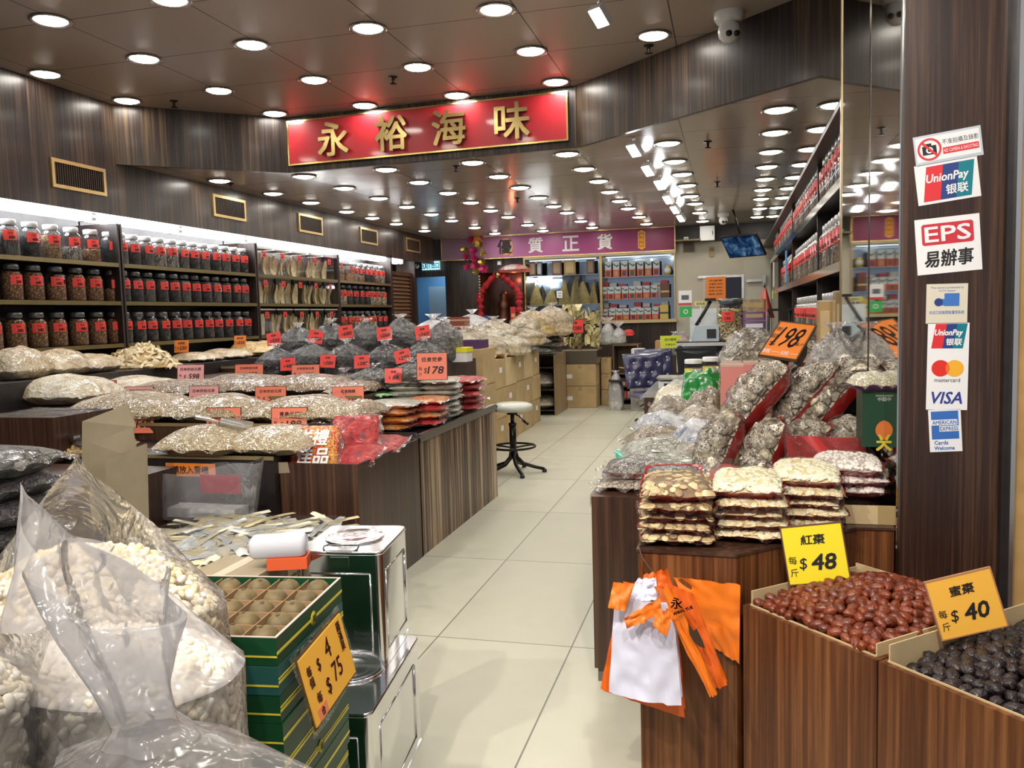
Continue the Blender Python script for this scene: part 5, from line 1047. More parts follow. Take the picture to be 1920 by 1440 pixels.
# ================================================================ cartons along the aisle
LBL = MB().box(-.05, .05, -.003, 0, -.03, .03).mesh('label', PAPER); TAPE = plain('packing tape', (.42, .30, .14), .3, coat=.5)
def carton_box(label, x0, x1, y0, y1, z0, z1, mat=CARDB, group='cartons along the aisle', lab=None, open_top=False, face='x'):
    t = thing('carton', label, 'carton', ((x0 + x1) / 2, (y0 + y1) / 2, z0), group=group); w_, d, h = (x1 - x0) / 2, (y1 - y0) / 2, z1 - z0
    mb = MB(); mb.rbox(-w_, w_, -d, d, .002, h - .002, .006, 2); mb.obj('body', mat, t)
    mb = MB(); mb.box(-.028, .028, -d - .001, d + .001, h - .003, h + .0008); mb.box(-.028, .028, -d - .0012, -d, h - .07, h); mb.obj('tape', TAPE, t)
    if lab:
        if face == 'x': link('label', LBL, t, (w_ + .001, lab[0], lab[1]), (0, 0, R(90)))
        else: link('label', LBL, t, (lab[0], -d - .001, lab[1]))
    if open_top:
        mb = MB()
        for s in (-1, 1): mb.add([(-w_, s * d * .98, h), (w_, s * d * .98, h), (w_, s * (d - .14), h + .05), (-w_, s * (d - .14), h + .045)], [(0, 1, 2, 3)]); mb.add([(-w_, s * d * .98 + .004, h), (w_, s * d * .98 + .004, h), (w_, s * (d - .14) + .004, h + .05), (-w_, s * (d - .14) + .004, h + .045)], [(3, 2, 1, 0)])
        mb.obj('flap', CARDI, t)
    return t
for k, s in enumerate(('bottom', 'middle', 'top')):
    carton_box('big plain carton beyond the striped counter, %s of three' % s, -2.84, -2.42, 8.02, 8.5, .001 + k * .375, .372 + k * .375, CARDB, 'big plain cartons', None)
p = PY(849, 650, 8.01); board('box_mark', 'small white 2L sticker at the top of the big plain carton', 'sticker', (p.x + .04, 8.015, 1.06), .10, .08, PAPER, [('lettering', INK, lambda mb: text(mb, '2L', 0, 0, .05, -.002))], depth=.003)
n = 0
for j in range(5):
    for k in range(3):
        y0 = 8.56 + j * .5; h = .325
        carton_box('brown carton in the long aisle stack, %s from front, %s layer' % (ORD[j], ('bottom', 'middle', 'top')[k]), -2.95 - .01 * j, -2.46 - .016 * j + .012 * ((k + j) % 2), y0, y0 + .488, .001 + k * h, (k + 1) * h - .001, (CARDB, CARDI)[(j + k) % 2] if k == 2 else CARDB, 'cartons in the long aisle stack', (.02 * (-1) ** k, .2) if (j + k) % 2 == 0 else None, k == 2 and j < 4)
# ================================================================ rear table with pale bags
counter('rear_counter', 'long rear table buried under pale bags', -4.6, -2.98, 8.62, 11.05, .90, DKWOOD)
t = thing('rear_rack', 'open wooden rack of bags at the end of the carton stack', 'rack', (-2.72, 11.6, 0)); w_ = .31
mb = MB(); mb.box(-w_, -w_ + .03, 0, .8, 0, .88); mb.box(w_ - .03, w_, 0, .8, 0, .88); mb.box(-w_, w_, .77, .8, 0, .88); mb.obj('sides', laminate('rack wood', (.18, .12, .06), (.3, .2, .1), (.4, .3, .17), rough=.5), t)
for z in (.08, .38, .70, .88): MB().box(-w_ + .03, w_ - .03, 0, .77, z - .02, z).obj('shelf_board', SHW, t)
for k, (z, h) in enumerate(((.082, .18), (.382, .24))): packet('white_bag', ('flat pale bag on the low shelf of the rear rack', 'pale plastic bag on the middle shelf of the rear rack')[k], 'bag', (-2.72, 11.95, z), .5, .6, h, CREAM if k == 0 else crumple('pale pink', [(.35, .25, .24), (.55, .48, .44), (.66, .6, .55)], 7), seal=.02)
# silver fish packs
for k, (px, py, w_, h, z, Y) in enumerate(((960, 668, .34, .10, .98, 10.0), (985, 672, .4, .09, .98, 10.6), (1015, 672, .42, .09, .90, 11.7), (1030, 662, .42, .09, .985, 11.75), (1000, 655, .42, .10, 1.07, 10.7), (1030, 652, .40, .09, 1.07, 11.75), (965, 652, .4, .10, 1.08, 10.2), (1012, 645, .36, .08, 1.155, 11.7))):
    X = PY(px, py, Y).x; packet('silver_packet', 'silver grey packet of dried fish, %s of the pile above the cartons' % ORD[k], 'packet', (X, Y, z), w_, .42, h, SILV, R((-6, 8, 3, -8, 5, 0, 10, -4)[k]), seals='all', seal=.03, group='silver packets above the cartons')
# pale heap of bags
PB = [(885, 618, .40, .26, 9.4, 1.02, TANF), (915, 622, .5, .30, 9.7, 1.02, CREAM), (940, 612, .45, .26, 9.9, 1.10, TANF), (895, 612, .5, .30, 10.3, .91, CREAM), (950, 618, .5, .34, 10.3, .91, TANF), (985, 612, .36, .28, 10.2, 1.16, TANF), (1000, 605, .5, .36, 11.0, 1.15, YELF), (1035, 612, .42, .42, 11.6, 1.15, TANF), (925, 600, .55, .40, 10.9, .93, CREAM), (870, 605, .4, .42, 10.6, .92, CREAM), (872, 622, .36, .24, 8.95, 1.0, CREAM), (905, 632, .40, .22, 9.15, .98, TANF), (945, 628, .42, .24, 9.5, .98, CREAM), (978, 626, .36, .22, 9.9, 1.08, TANF)]
for k, (px, py, w_, h, Y, z, m_) in enumerate(PB):
    p = PY(px, py, Y); zb = max(z, p.z - h); sack('pale_bag', 'pale bag of fish maw, %s of the rear heap from the front left' % ORD[k], 'bag', (p.x, Y, zb), w_ * .5, .30, h, m_, 50 + k, 'pale bags of the rear heap', .06, film('pale wrap', milky=.22, milkcol=(.85, .8, .68), wr=10, wrs=1.0), .4, R(k * 37))
WB = [(812, 600, .42, .32, 9.3, 'white plastic sack behind the last black bag'), (843, 610, .3, .28, 9.4, 'milky plastic bag beside the brown cartons at the rear'), (885, 590, .5, .26, 11.0, 'white crumpled bag on top of the rear heap')]
for k, (px, py, w_, h, Y, lab) in enumerate(WB):
    p = PY(px, py, Y); sack('white_sack', lab, 'bag', (p.x, Y, p.z - h), w_ * .5, .26, h, crumple('white crumple', [(.45, .45, .46), (.66, .66, .66), (.78, .78, .78)], 7), 70 + k, 'white rear sacks', .08, MILKY, .3)
for k, (px, py) in enumerate(((857, 612), (857, 600))):
    p = PY(px, py, 9.1); t = thing('red_box', ('lower', 'upper')[k] + ' dark red box between the black bags and the pale heap', 'box', (p.x, 9.1, p.z - .04)); MB().box(-.09, .09, 0, .2, 0, .075).obj('body', plain('maroon box', (.22, .05, .035), .4, coat=.3), t); MB().box(-.091, .091, -.002, .202, .03, .045).obj('band', CARDB, t)
a, b = PY(862, 640, 8.1), PY(924, 628, 8.1); t = thing('purple_tray', 'purple cardboard tray on top of the big plain carton', 'tray', (-2.64, 8.10, 1.123)); mb = MB(); w_ = .17; mb.box(-w_, w_, 0, .02, 0, .085); mb.box(-w_, w_, .3, .32, 0, .085); mb.box(-w_, -w_ + .02, .02, .3, 0, .085); mb.box(w_ - .02, w_, .02, .3, 0, .085); mb.obj('sides', plain('purple card', (.07, .02, .10), .5), t); MB().box(-w_ + .02, w_ - .02, .02, .3, 0, .02).obj('bottom', CARDB, t)
# ================================================================ carton pair with boxed maw, side shelf
for k in range(2): carton_box(('lower', 'upper')[k] + ' printed carton of the pair at the end of the aisle', -2.48, -1.98, 12.54, 13.05, .001 + k * .34, .338 + k * .34, CARDB, 'printed carton pair', (-.17, .15), False, 'y')
t = thing('dark_box', 'dark box on top of the printed carton pair', 'box', (-2.23, 12.54, .682)); MB().box(-.27, .27, 0, .5, 0, .20).obj('body', plain('smoke box', (.09, .075, .06), .25, coat=.6), t); MB().box(-.275, .28, -.006, .505, .20, .215).obj('lid', plain('box lid', (.35, .28, .2), .4), t)
YST = plain('pale yellow maw strips', (.86, .72, .40), .5, noise_amt=.25, nscale=30)
for k, (x, z, w_, h, lab) in enumerate(((-2.36, .90, .32, .30, 'clear box of yellow maw strips on the dark box, lower one'), (-2.36, 1.21, .34, .36, 'clear box of yellow maw strips with the red 2380 card, upper one'), (-2.05, .90, .24, .62, 'tall clear box of pale maw strips beside the red 2380 card'))):
    t = thing('clear_box', lab, 'box', (x, 12.62, z), group='clear boxes of maw strips'); MB().box(-w_ / 2, w_ / 2, 0, .3, 0, h - .02).obj('case', glass('case clear', (.96, .96, .93), .08, .05), t)
    q = random.Random(k); mb = MB()
    for i in range(46): slab(mb, q.uniform(-w_ * .40, w_ * .40), q.uniform(.01, .25), .005 + h * .8 * (i / 46), .17, .075, .012, q.uniform(-1.2, 1.2), q.uniform(0, 3))
    for v in mb.v: v.x = max(-w_ * .46, min(w_ * .46, v.x)); v.y = max(.012, min(.285, v.y)); v.z = max(.01, min(h + .03, v.z))
    o = mb.obj('maw_strips', YST, t); o['kind'] = 'stuff'
price_card('red 2380 card on the clear boxes of yellow maw strips', PY(1078, 624, 12.58), .26, .2, RED, '花膠', '2380', (0, 0, R(5)), unit='')
for k in range(3): carton_box('slim carton behind the printed pair, %s' % ('bottom', 'middle', 'top of three')[k], -1.955, -1.80, 12.9, 13.3, .001 + k * .25, .248 + k * .25, CARDB, 'slim cartons')
t = thing('side_shelf', 'brown open side shelf near the rear cabinets', 'shelf', (-1.58, 13.0, 0)); RW_ = laminate('side wood', (.09, .055, .03), (.16, .10, .06), (.24, .16, .09), rough=.5); mb = MB(); mb.box(-.2, .2, .5, .52, 0, .95); mb.box(.18, .2, 0, .5, 0, .95); mb.box(-.2, -.18, 0, .5, 0, .95); mb.obj('sides', RW_, t)
for z in (.1, .3, .5, .95): MB().box(-.18, .18, 0, .5, z - .02, z).obj('board', RW_, t)
for k, z in enumerate((.1, .3)): t = thing('paper_pile', ('low', 'upper')[k] + ' pile of white papers in the brown side shelf', 'paper pile', (-1.58, 13.05, z)); mb = MB(); [mb.box(-.14 + .01 * (i % 3), .14 + .01 * (i % 2), 0, .3, .002 + i * .018, .015 + i * .018) for i in range(6)]; o = mb.obj('sheets', PAPER, t); MB().box(-.02, .02, -.002, .3, .002, .112).obj('band', RED, t)
for k, (px, py, w_, h, lab) in enumerate(((1138, 640, .22, .34, 'white plastic carrier bag on the brown side shelf'), (1158, 632, .24, .26, 'crumpled white bag with green print behind the side shelf'))):
    p = PY(px, py, 13.1); sack('carrier_bag', lab, 'bag', (p.x, 13.2, .951), w_ * .5, .16, h, crumple('white plastic print', [(.5, .5, .5), (.72, .72, .70), (.78, .78, .76), (.25, .5, .32)], 9), 90 + k, None, .1, MILKY, .4)
p = PY(1179, 627, 13.4); t = thing('sun_hat', 'red cap hanging by the dark wall under the cabinet ledge', 'cap', p); MB().lathe([(.09, 0), (.085, .04), (.06, .075), (0, .085)], 14, closed=False).obj('crown', plain('cap red', (.7, .05, .04), .6), t); MB().grid(lambda u, v: Vector(((u - .5) * .16, -.08 - .08 * v * math.sin(math.pi * u), .005 - .02 * v)), 8, 3).obj('brim', plain('cap red', (.7, .05, .04), .6), t)
# ================================================================ blue tufted chairs
def tufted_chair(loc, rz, label):
    t = thing('chair', label, 'chair', loc, (0, 0, R(rz)), 'blue tufted chairs'); BL = plain('blue vinyl', (.045, .045, .11), .28, coat=.6); BT = plain('chair button', (.62, .64, .70), .35)
    bt = [(x, z) for z, xs in ((.24, (-.13, .02, .17)), (.13, (-.20, -.06, .09)), (.02, (-.13, .03, .17))) for x in xs]
    def back(u, v):
        x, z = (u - .5) * .50, v * .40 - .05; e = max(0, 1 - abs(2 * u - 1) ** 4) ** .5 * max(0, 1 - abs(2 * v - 1) ** 5) ** .5
        y = -.055 * e
        for bx, bz in bt: y += .032 * math.exp(-((x - bx) ** 2 + (z - bz) ** 2) / .0016) * e
        return Vector((x * (1 - .08 * (1 - v)), y + .02 + .10 * v, .62 + z))
    mb = MB(); mb.grid(back, 30, 22); mb.grid(lambda u, v: Vector(((.5 - u) * .50 * (1 - .08 * (1 - v)), .02 + .10 * v + .03 * (1 - abs(2 * u - 1) ** 4) * (1 - abs(2 * v - 1) ** 4), .57 + v * .40)), 10, 8); mb.obj('backrest', BL, t)
    mb = MB(); [mb.lathe([(0, .012), (.012, .010), (.017, 0)], 10, 0, Matrix.Translation(back(bx / .5 + .5, (bz + .05) / .40) + Vector((0, .004, 0))) @ Matrix.Rotation(R(90), 4, 'X'), closed=False) for bx, bz in bt]; mb.obj('buttons', BT, t)
    def seat(u, v):
        x, y = (u - .5) * .48, v * .46 - .44; e = max(0, 1 - abs(2 * u - 1) ** 4) ** .5 * max(0, 1 - abs(2 * v - 1) ** 5) ** .5
        return Vector((x, y, .49 + .075 * e - .016 * abs(math.sin(x * 16)) * e))
    mb = MB(); mb.grid(seat, 20, 16); mb.grid(lambda u, v: Vector(((.5 - u) * .48, v * .46 - .44, .49 - .03 * (1 - abs(2 * u - 1) ** 3) * (1 - abs(2 * v - 1) ** 3))), 6, 6); mb.obj('seat', BL, t)
    MB().cyl((0, -.2, .18), (0, -.2, .48), .03).obj('post', BLKMET, t)
    mb = MB(); mb.tube([(0, -.2, .46), (-.14, -.3, .43), (-.22, -.32, .40)], .008, 6); mb.obj('lever', BLACK, t)
    mb = MB(); mb.tube([(.21 * math.cos(2 * math.pi * i / 24), -.2 + .21 * math.sin(2 * math.pi * i / 24), .22) for i in range(24)], .011, 6, closed=True); mb.cyl((-.2, -.2, .22), (.2, -.2, .22), .009); mb.obj('foot_ring', BLKMET, t)
    for k in range(5):
        a = R(72 * k + 200); mb = MB(); mb.tube([(c * math.cos(a), -.2 + c * math.sin(a), z) for c, z in ((.02, .18), (.05, .12), (.14, .08), (.27, .03))], [.018, .017, .015, .013], 6); l_ = mb.obj('leg', BLKMET, t)
        MB().lathe([(.015, 0), (.03, .003), (.022, .02), (.012, .03)], 8, 0, Matrix.Translation((.27 * math.cos(a), -.2 + .27 * math.sin(a), 0))).obj('foot_cap', BLACK, l_)
tufted_chair((-.93, 9.62, 0), 28, 'front dark blue tufted chair with white buttons beside the aisle')
tufted_chair((-.92, 10.75, 0), 20, 'rear dark blue tufted chair half hidden behind the front one')
p = PY(1172, 690, 12.2); t = thing('folding_chair', 'thin metal chair frame with a plastic bag near the rear cabinets', 'chair', (p.x, 12.2, 0)); mb = MB(); mb.tube([(.1, 0, 0), (.06, .02, .45), (.02, .05, .62), (-.1, .06, .64)], .012, 6); mb.tube([(.1, .4, 0), (.06, .4, .45)], .012, 6); mb.obj('frame', GOLDP, t); MB().box(-.25, .08, .0, .4, .43, .455).obj('seat', BLACK, t)
sack('hanging_bag', 'pale plastic bag standing by the thin metal chair', 'bag', (p.x - .16, 12.35, .001), .11, .12, .55, crumple('white crumple', [(.45, .45, .46), (.66, .66, .66), (.78, .78, .78)], 7), 95, None, .05, MILKY, .2)
# clutter behind the chairs
counter('rear_desk', 'low rear desk with clutter under the cabinet ledge', -1.25, -.62, 12.6, 13.4, .78, DKWOOD)
for k, (px, w_, h, m_, lab) in enumerate(((1195, .2, .1, WHITE, 'white box on the cluttered rear desk'), (1215, .3, .06, plain('tray blue', (.05, .10, .16), .4), 'dark blue tray on the cluttered rear desk'), (1238, .16, .22, CWIN[3], 'brown lumpy paper bag on the rear desk'))):
    p = PY(px, 650, 12.8); t = thing('desk_item', lab, 'box', (p.x, 12.8, .781)); MB().rbox(-w_ / 2, w_ / 2, 0, .25, 0, h, .02).obj('body', m_, t); MB().box(-w_ / 2 + .01, w_ / 2 - .01, .01, .24, h, h + .008).obj('top', PAPER if k < 2 else CARDB, t)
packet('shop_cushion', 'cream cushion lying on the clutter behind the blue chairs', 'cushion', (PY(1205, 655, 12.2).x, 12.3, .66), .42, .35, .10, SEATC, seal=0); t = thing('low_stand', 'pale low stand under the cream cushion behind the chairs', 'stand', (PY(1205, 655, 12.2).x, 12.1, 0)); MB().box(-.2, .2, 0, .4, .62, .655).obj('top', WHITE, t); MB().box(-.18, .18, .05, .35, 0, .62).obj('base', plain('clutter grey', (.3, .29, .27), .6, noise_amt=.5, nscale=9), t)
for k, (px, py, w_, h, m_, lab) in enumerate(((1258, 628, .24, .2, SILV, 'grey wrapped bag on the cluttered rear desk'), (1272, 612, .28, .2, crumple('pink wrap', [(.5, .14, .12), (.72, .28, .24), (.8, .4, .34)], 8), 'pink plastic bag at the end of the rear desk'), (1275, 632, .26, .12, DARK2, 'dark and white bag beside the glass counter'))):
    p = PY(px, py, 12.0); sack('desk_bag', lab, 'bag', (p.x, 12.75, .781), w_ * .5, .14, h + .12, m_, 110 + k, None, .05, MILKY if k < 2 else GREYF, .6)
board('yellow_notice', 'bright yellow green notice hanging at the left of the glass counter', 'notice', PY(1257, 641, 10.9), .26, .16, plain('lime card', (.66, .74, .05), .5), [('lettering', INK, lambda mb: (text(mb, '請勿觸摸', 0, .03, .035, -.002), text(mb, '多謝合作', 0, -.035, .03, -.002)))], (0, 0, R(6)), depth=.006)
# ================================================================ right side counters
t = counter('side_counter', 'dark wood side counter with a grey worktop beyond the mushrooms', -.73, .25, 7.3, 8.6, .735, DKWOOD, plain('grey worktop', (.20, .22, .19), .25, coat=.4))
MB().box(-.5, .5, -.012, -.002, .70, .735).obj('edge_strip', STEEL, t)
t = thing('weighing_scale', 'flat white weighing scale on the grey worktop', 'scale', (-.50, 7.62, .736)); MB().rbox(-.13, .17, 0, .32, .012, .075, .02).obj('body', WHITE, t); MB().rbox(-.15, .19, -.01, .33, .095, .112, .015).obj('platter', STEEL, t); MB().cyl((.02, .16, .07), (.02, .16, .1), .03).obj('post', BLACK, t); MB().box(-.08, .12, -.003, 0, .025, .06).obj('display', BLACK, t)
# glass display counter with till things
YC = 9.3; xa, xb = PY(1268, 640, YC).x, .52; zc = PY(1268, 641, YC).z
t = thing('glass_counter', 'glass display counter with metal edges near the cold room', 'counter', ((xa + xb) / 2, YC, 0)); w_ = (xb - xa) / 2
MB().box(-w_, w_, .02, .5, 0, zc - .34).obj('base', DKWOOD, t); mb = MB(); mb.box(-w_, w_, 0, .5, zc - .012, zc); mb.obj('top', plain('black glass', (.02, .022, .025), .06, coat=1), t)
mb = MB(); mb.box(-w_, w_, -.006, .004, zc - .05, zc - .012); mb.box(-w_, -w_ + .02, 0, .02, zc - .34, zc - .05); mb.box(w_ - .02, w_, 0, .02, zc - .34, zc - .05); mb.obj('frame', STEEL, t)
MB().box(-w_, w_, .004, .008, zc - .34, zc - .05).obj('glass_front', PANE, t); MB().box(-w_ + .02, w_ - .02, .46, .48, zc - .34, zc - .02).obj('back', plain('counter pale', (.45, .52, .58), .4), t)
q = random.Random(9)
for k in range(7):
    x = -w_ + .16 + k * (2 * w_ - .3) / 6; hh = q.uniform(.10, .22); t2 = thing('counter_pack', '%s small pack from the left inside the glass counter' % ORD[k], 'pack', ((xa + xb) / 2 + x, YC + .15, zc - .339), group='packs in the glass counter'); MB().rbox(-.055, .055, 0, .1, 0, hh, .01).obj('pack', (PAPER, plain('pack blue', (.10, .2, .45), .4), REDB, plain('pack cyan', (.25, .5, .65), .4))[k % 4], t2); MB().box(-.056, .056, -.001, .101, hh * .5, hh * .7).obj('band', (REDB, PAPER)[k % 2], t2)
def Pc(px): return PY(px, 640, YC + .12).x
t = thing('electronic_scale', 'pale blue electronic scale with a slanted display on the glass counter', 'scale', (Pc(1322), YC + .10, zc)); BLUEP = plain('pale blue plastic', (.42, .52, .58), .35)
mb = MB(); mb.add([(-.15, 0, 0), (.15, 0, 0), (.15, .26, 0), (-.15, .26, 0), (-.11, .02, .17), (.15, .02, .17), (.15, .24, .17), (-.11, .24, .17)], [(0, 3, 2, 1), (4, 5, 6, 7), (0, 1, 5, 4), (1, 2, 6, 5), (2, 3, 7, 6), (3, 0, 4, 7)]); mb.obj('body', BLUEP, t); MB().box(.02, .12, -.003, .005, .03, .13).obj('dial_window', BLACK, t)
mb = MB(); mb.tube([(-.10, .12, .17), (-.02, .12, .30), (.06, .12, .44)], .02, 6); mb.obj('arm', BLACK, t); MB().box(.0, .12, .08, .16, .44, .47).obj('head', BLKMET, t)
# big candy jar and purple box
t = thing('storage_jar', 'large clear jar of twisted dried fish with a red 130 tag on the glass counter', 'jar', (Pc(1371), YC + .2, zc))
MB().lathe([(.155, 0), (.16, .01), (.16, .34), (.145, .37), (.12, .385), (.12, .41)], 26, closed=False).obj('jar_body', GLASS, t); MB().lathe([(0, .46), (.128, .46), (.134, .45), (.134, .40), (.125, .395)], 26, closed=False).obj('lid', LID_D, t) if False else MB().lathe([(0, .46), (.128, .46), (.134, .45), (.134, .40), (.125, .395)], 26, closed=False).obj('lid', plain('smoke lid', (.10, .11, .12), .15), t)
q = random.Random(3); spots = [(Vector((r_ * math.cos(a), r_ * math.sin(a), z)), Vector((math.cos(a), math.sin(a), q.uniform(-.3, .3)))) for r_, a, z in ((q.uniform(.11, .135), q.uniform(0, 6.28), q.uniform(.02, .33)) for _ in range(420))]
o = link('dried_fish', scatter_mesh('dried_fish', [plain('twist tan', (.46, .35, .18), .5), plain('twist pale', (.58, .47, .28), .5)], [tmpl_flake(.09, .03, .012), tmpl_flake(.06, .025, .014)], spots, 4, .5), t); o['kind'] = 'stuff'
MB().lathe([(.10, .01), (.115, .02), (.115, .30), (.08, .34), (0, .345)], 16, closed=False).obj('core', plain('twist core', (.25, .18, .09), .6), t)
mb = MB(); mb.grid(lambda u, v: (lambda th: Vector((.163 * math.cos(th), .163 * math.sin(th), .21 + .11 * v)))(R(235) + u * R(45)), 8, 1); t2_ = mb.obj('price_tag', RED, t); mb = MB(); text(mb, '每兩', 0, .028, .025, 0); text(mb, '130', 0, -.02, .035, 0, bold=.002); mb.v = [Vector((.1645 * math.cos(R(257) + v.x / .163), .1645 * math.sin(R(257) + v.x / .163), .265 + v.z)) for v in mb.v]; mb.obj('tag_lettering', INK, t2_)
for k, (z, h, m_, lab) in enumerate(((0, .10, plain('tan pack', (.35, .27, .16), .4, noise_amt=.4), 'lowest pack of the pile right of the large jar'), (.102, .11, plain('purple pack', (.20, .10, .26), .35, coat=.5), 'purple pack in the pile right of the large jar'), (.214, .10, plain('purple pack', (.20, .10, .26), .35, coat=.5), 'upper purple pack right of the large jar'), (.316, .13, plain('tan pack', (.35, .27, .16), .4, noise_amt=.4), 'clear topped pack on the pile right of the large jar'))):
    t = thing('stacked_pack', lab, 'pack', (Pc(1414), YC + .16, zc + z), group='pile of packs by the large jar'); MB().rbox(-.12, .12, -.1, .14, 0, h - .004, .02).obj('body', m_, t); MB().box(-.09, .09, -.102, -.1, h * .3, h * .7).obj('label', PAPER if k == 1 else CARDB, t)
# small cards on the counter, left end (codes left out)
t = thing('card_stand', 'clear stand with a white and red card over a green card at the counter end', 'card stand', (Pc(1285), YC - .02, zc)); MB().box(-.06, .09, 0, .01, 0, .42).obj('clear_plate', PANE, t)
MB().box(-.06, .08, -.008, 0, .40, .56).obj('white_card', PAPER, t); MB().box(-.06, .08, -.009, .0, .40, .425).obj('red_band', REDB, t); MB().box(-.03, .05, -.010, -.008, .46, .51).obj('picture', plain('card picture', (.1, .12, .14), .5), t)
MB().box(-.05, .08, -.008, 0, .27, .385).obj('green_card', plain('green card', (.02, .42, .08), .4), t); mb = MB(); mb.lathe([(.025, 0), (.016, .0)], 14, 0, Matrix.Translation((.015, -.0095, .33)) @ Matrix.Rotation(R(90), 4, 'X'), closed=False); mb.obj('ring_print', PAPER, t)
p = PY(1312, 569, YC + .05); board('small_notice', 'small yellow notice beside the electronic scale', 'notice', (p.x, YC + .30, p.z), .13, .05, plain('notice yellow', (.82, .78, .3), .5), [('lettering', INK, lambda mb: text(mb, '收銀處', 0, 0, .03, -.002))], depth=.004)
MB_p = MB().box(-.008, .008, 0, .01, -.42, -.03)
t = bpy.data.objects['small_notice']; MB().box(-.006, .006, .004, .012, zc - p.z, -.02).obj('post', STEEL, t)
p = PY(1330, 585, YC + .4); t = thing('glass_screen', 'pale glass till screen glowing behind the electronic scale', 'screen', (p.x, YC + .46, zc)); MB().box(-.22, .22, 0, .02, .02, .36).obj('panel', plain('white panel', (.78, .82, .85), .25), t); MB().box(-.23, .23, -.006, .02, 0, .02).obj('foot_rail', STEEL, t)
t = thing('black_cloth', 'black cloth hanging over the front of the glass counter', 'cloth', (PY(1305, 690, YC - .05).x, YC - .06, zc)); mb = MB(); mb.grid(lambda u, v: Vector(((u - .5) * .42 + .04 * v, -.03 - .02 * math.sin(u * 14) * v, -.08 - .5 * v - .05 * math.sin(u * 3))), 24, 8); mb.obj('cloth', plain('black cloth', (.012, .012, .014), .85), t); MB().box(-.22, .22, -.028, .05, -.10, -.07).obj('fold', plain('black cloth', (.012, .012, .014), .85), t)
t = thing('round_tag', 'small round white tag on the corner of the glass counter', 'tag', PY(1275, 654, YC - .02)); MB().lathe([(0, 0), (.028, 0), (.028, .006), (0, .006)], 16, 0, Matrix.Rotation(R(90), 4, 'X')).obj('disc', PAPER, t); MB().lathe([(.028, 0), (.036, 0), (.036, .008), (.028, .008)], 16, 0, Matrix.Rotation(R(90), 4, 'X')).obj('rim', BLACK, t)
# hanging red bag and colour strips below the right jars
t = thing('hanging_bag', 'red net bag hanging from the right jar shelf', 'bag', PX(1434, 575, .49)); mb = MB(); mb.grid(lambda u, v: (lambda th, r_: Vector((r_ * math.cos(th), r_ * math.sin(th), .26 - .42 * v)))(u * 2 * math.pi, (.02 + .10 * v) * (1 + .2 * math.sin(u * 2 * math.pi * 4))), 20, 8, wrap=True); mb.obj('bag', plain('red net', (.62, .10, .07), .4, coat=.4), t); MB().cyl((0, 0, .26), (0, .0, .34), .008).obj('cord', BLACK, t)
for k, (px, py, c_, nm) in enumerate(((1472, 500, plain('strip blue', (.1, .35, .8), .4), 'blue'), (1449, 515, WHITE, 'white'), (1447, 538, plain('strip lime', (.6, .75, .05), .4), 'lime green'))):
    p = PX(px, py, .55); t = thing('shelf_tab', nm + ' plastic tab hanging at the far end of the right jar shelf', 'tab', (.555, p.y, p.z)); MB().box(0, .012, -.05, .05, -.16, .16 if k < 2 else -.05).obj('tab', c_, t); MB().box(-.004, 0, -.02, .02, -.1, -.06).obj('clip', STEEL, t)
# ================================================================ long right counter under the mushrooms
t = thing('mushroom_counter', 'dark wrapped counter under the mushrooms, beside the aisle', 'counter', (-.02, 3.12, 0)); MB().box(-.50, .50, 0, 4.1, .06, .745).obj('body', DKWOOD, t); MB().box(-.49, .50, .02, 4.1, 0, .06).obj('plinth', plain('plinth grey', (.16, .13, .11), .5, noise_amt=.4), t)
MB().grid(lambda u, v: Vector((-.506 + 0 * u, u * 4.1, .75 - .05 * v + .012 * math.sin(u * 60) * v)), 60, 3).obj('plastic_wrap', CLEAR, t)
def step(x0, x1, y0, y1, z0, z1, label): 
    t = thing('display_riser', label, 'riser', ((x0 + x1) / 2, y0, z0)); w_ = (x1 - x0) / 2; MB().box(-w_, w_, 0, y1 - y0, 0, z1 - z0 - .01).obj('body', CARDB, t); MB().box(-w_ - .003, w_ + .003, -.003, y1 - y0, z1 - z0 - .01, z1 - z0).obj('lid', CARDG, t)
step(-.02, .49, 3.70, 4.6, .746, .93, 'cardboard riser hidden behind the leaning mushroom bags')
step(-.05, .49, 4.62, 5.8, .746, 1.00, 'cardboard riser under the pink gift boxes')
# mushrooms
def mush_mat():
    m, nt, out = _new('cracked mushroom'); p = N(nt, 'BsdfPrincipled', Roughness=.55); L(nt, p.outputs[0], out.inputs[0]); v = coords(nt)
    e = N(nt, 'TexVoronoi', Scale=95.0, feature='DISTANCE_TO_EDGE'); L(nt, v, e.inputs['Vector']); n1 = N(nt, 'TexNoise', Scale=40.0); L(nt, v, n1.inputs['Vector'])
    L(nt, ramp(nt, e.outputs['Distance'], [(.06, (.84, .79, .68)), (.18, (.58, .49, .37)), (.28, (.24, .17, .12)), (.48, (.13, .09, .06))]), p.inputs['Base Color']); L(nt, bump(nt, e.outputs['Distance'], .6, .004), p.inputs['Normal']); p.inputs['Coat Weight'].default_value = .25; return m
MUSH = mush_mat(); MUSH2 = plain('mushroom grey brown', (.30, .235, .17), .55, noise_amt=.5, nscale=60); MUSH3 = plain('mushroom pale gill', (.52, .45, .32), .6, noise_amt=.3, nscale=60)
CAPS = [tmpl_cap(.030), tmpl_cap(.026), tmpl_cap(.022)]
MBASE = lumps('mushroom shade', [(.50, .43, .33), (.20, .15, .11), (.60, .54, .43), (.30, .24, .18)], 34, gap=(.05, .035, .025), gapw=.12, coat=0)
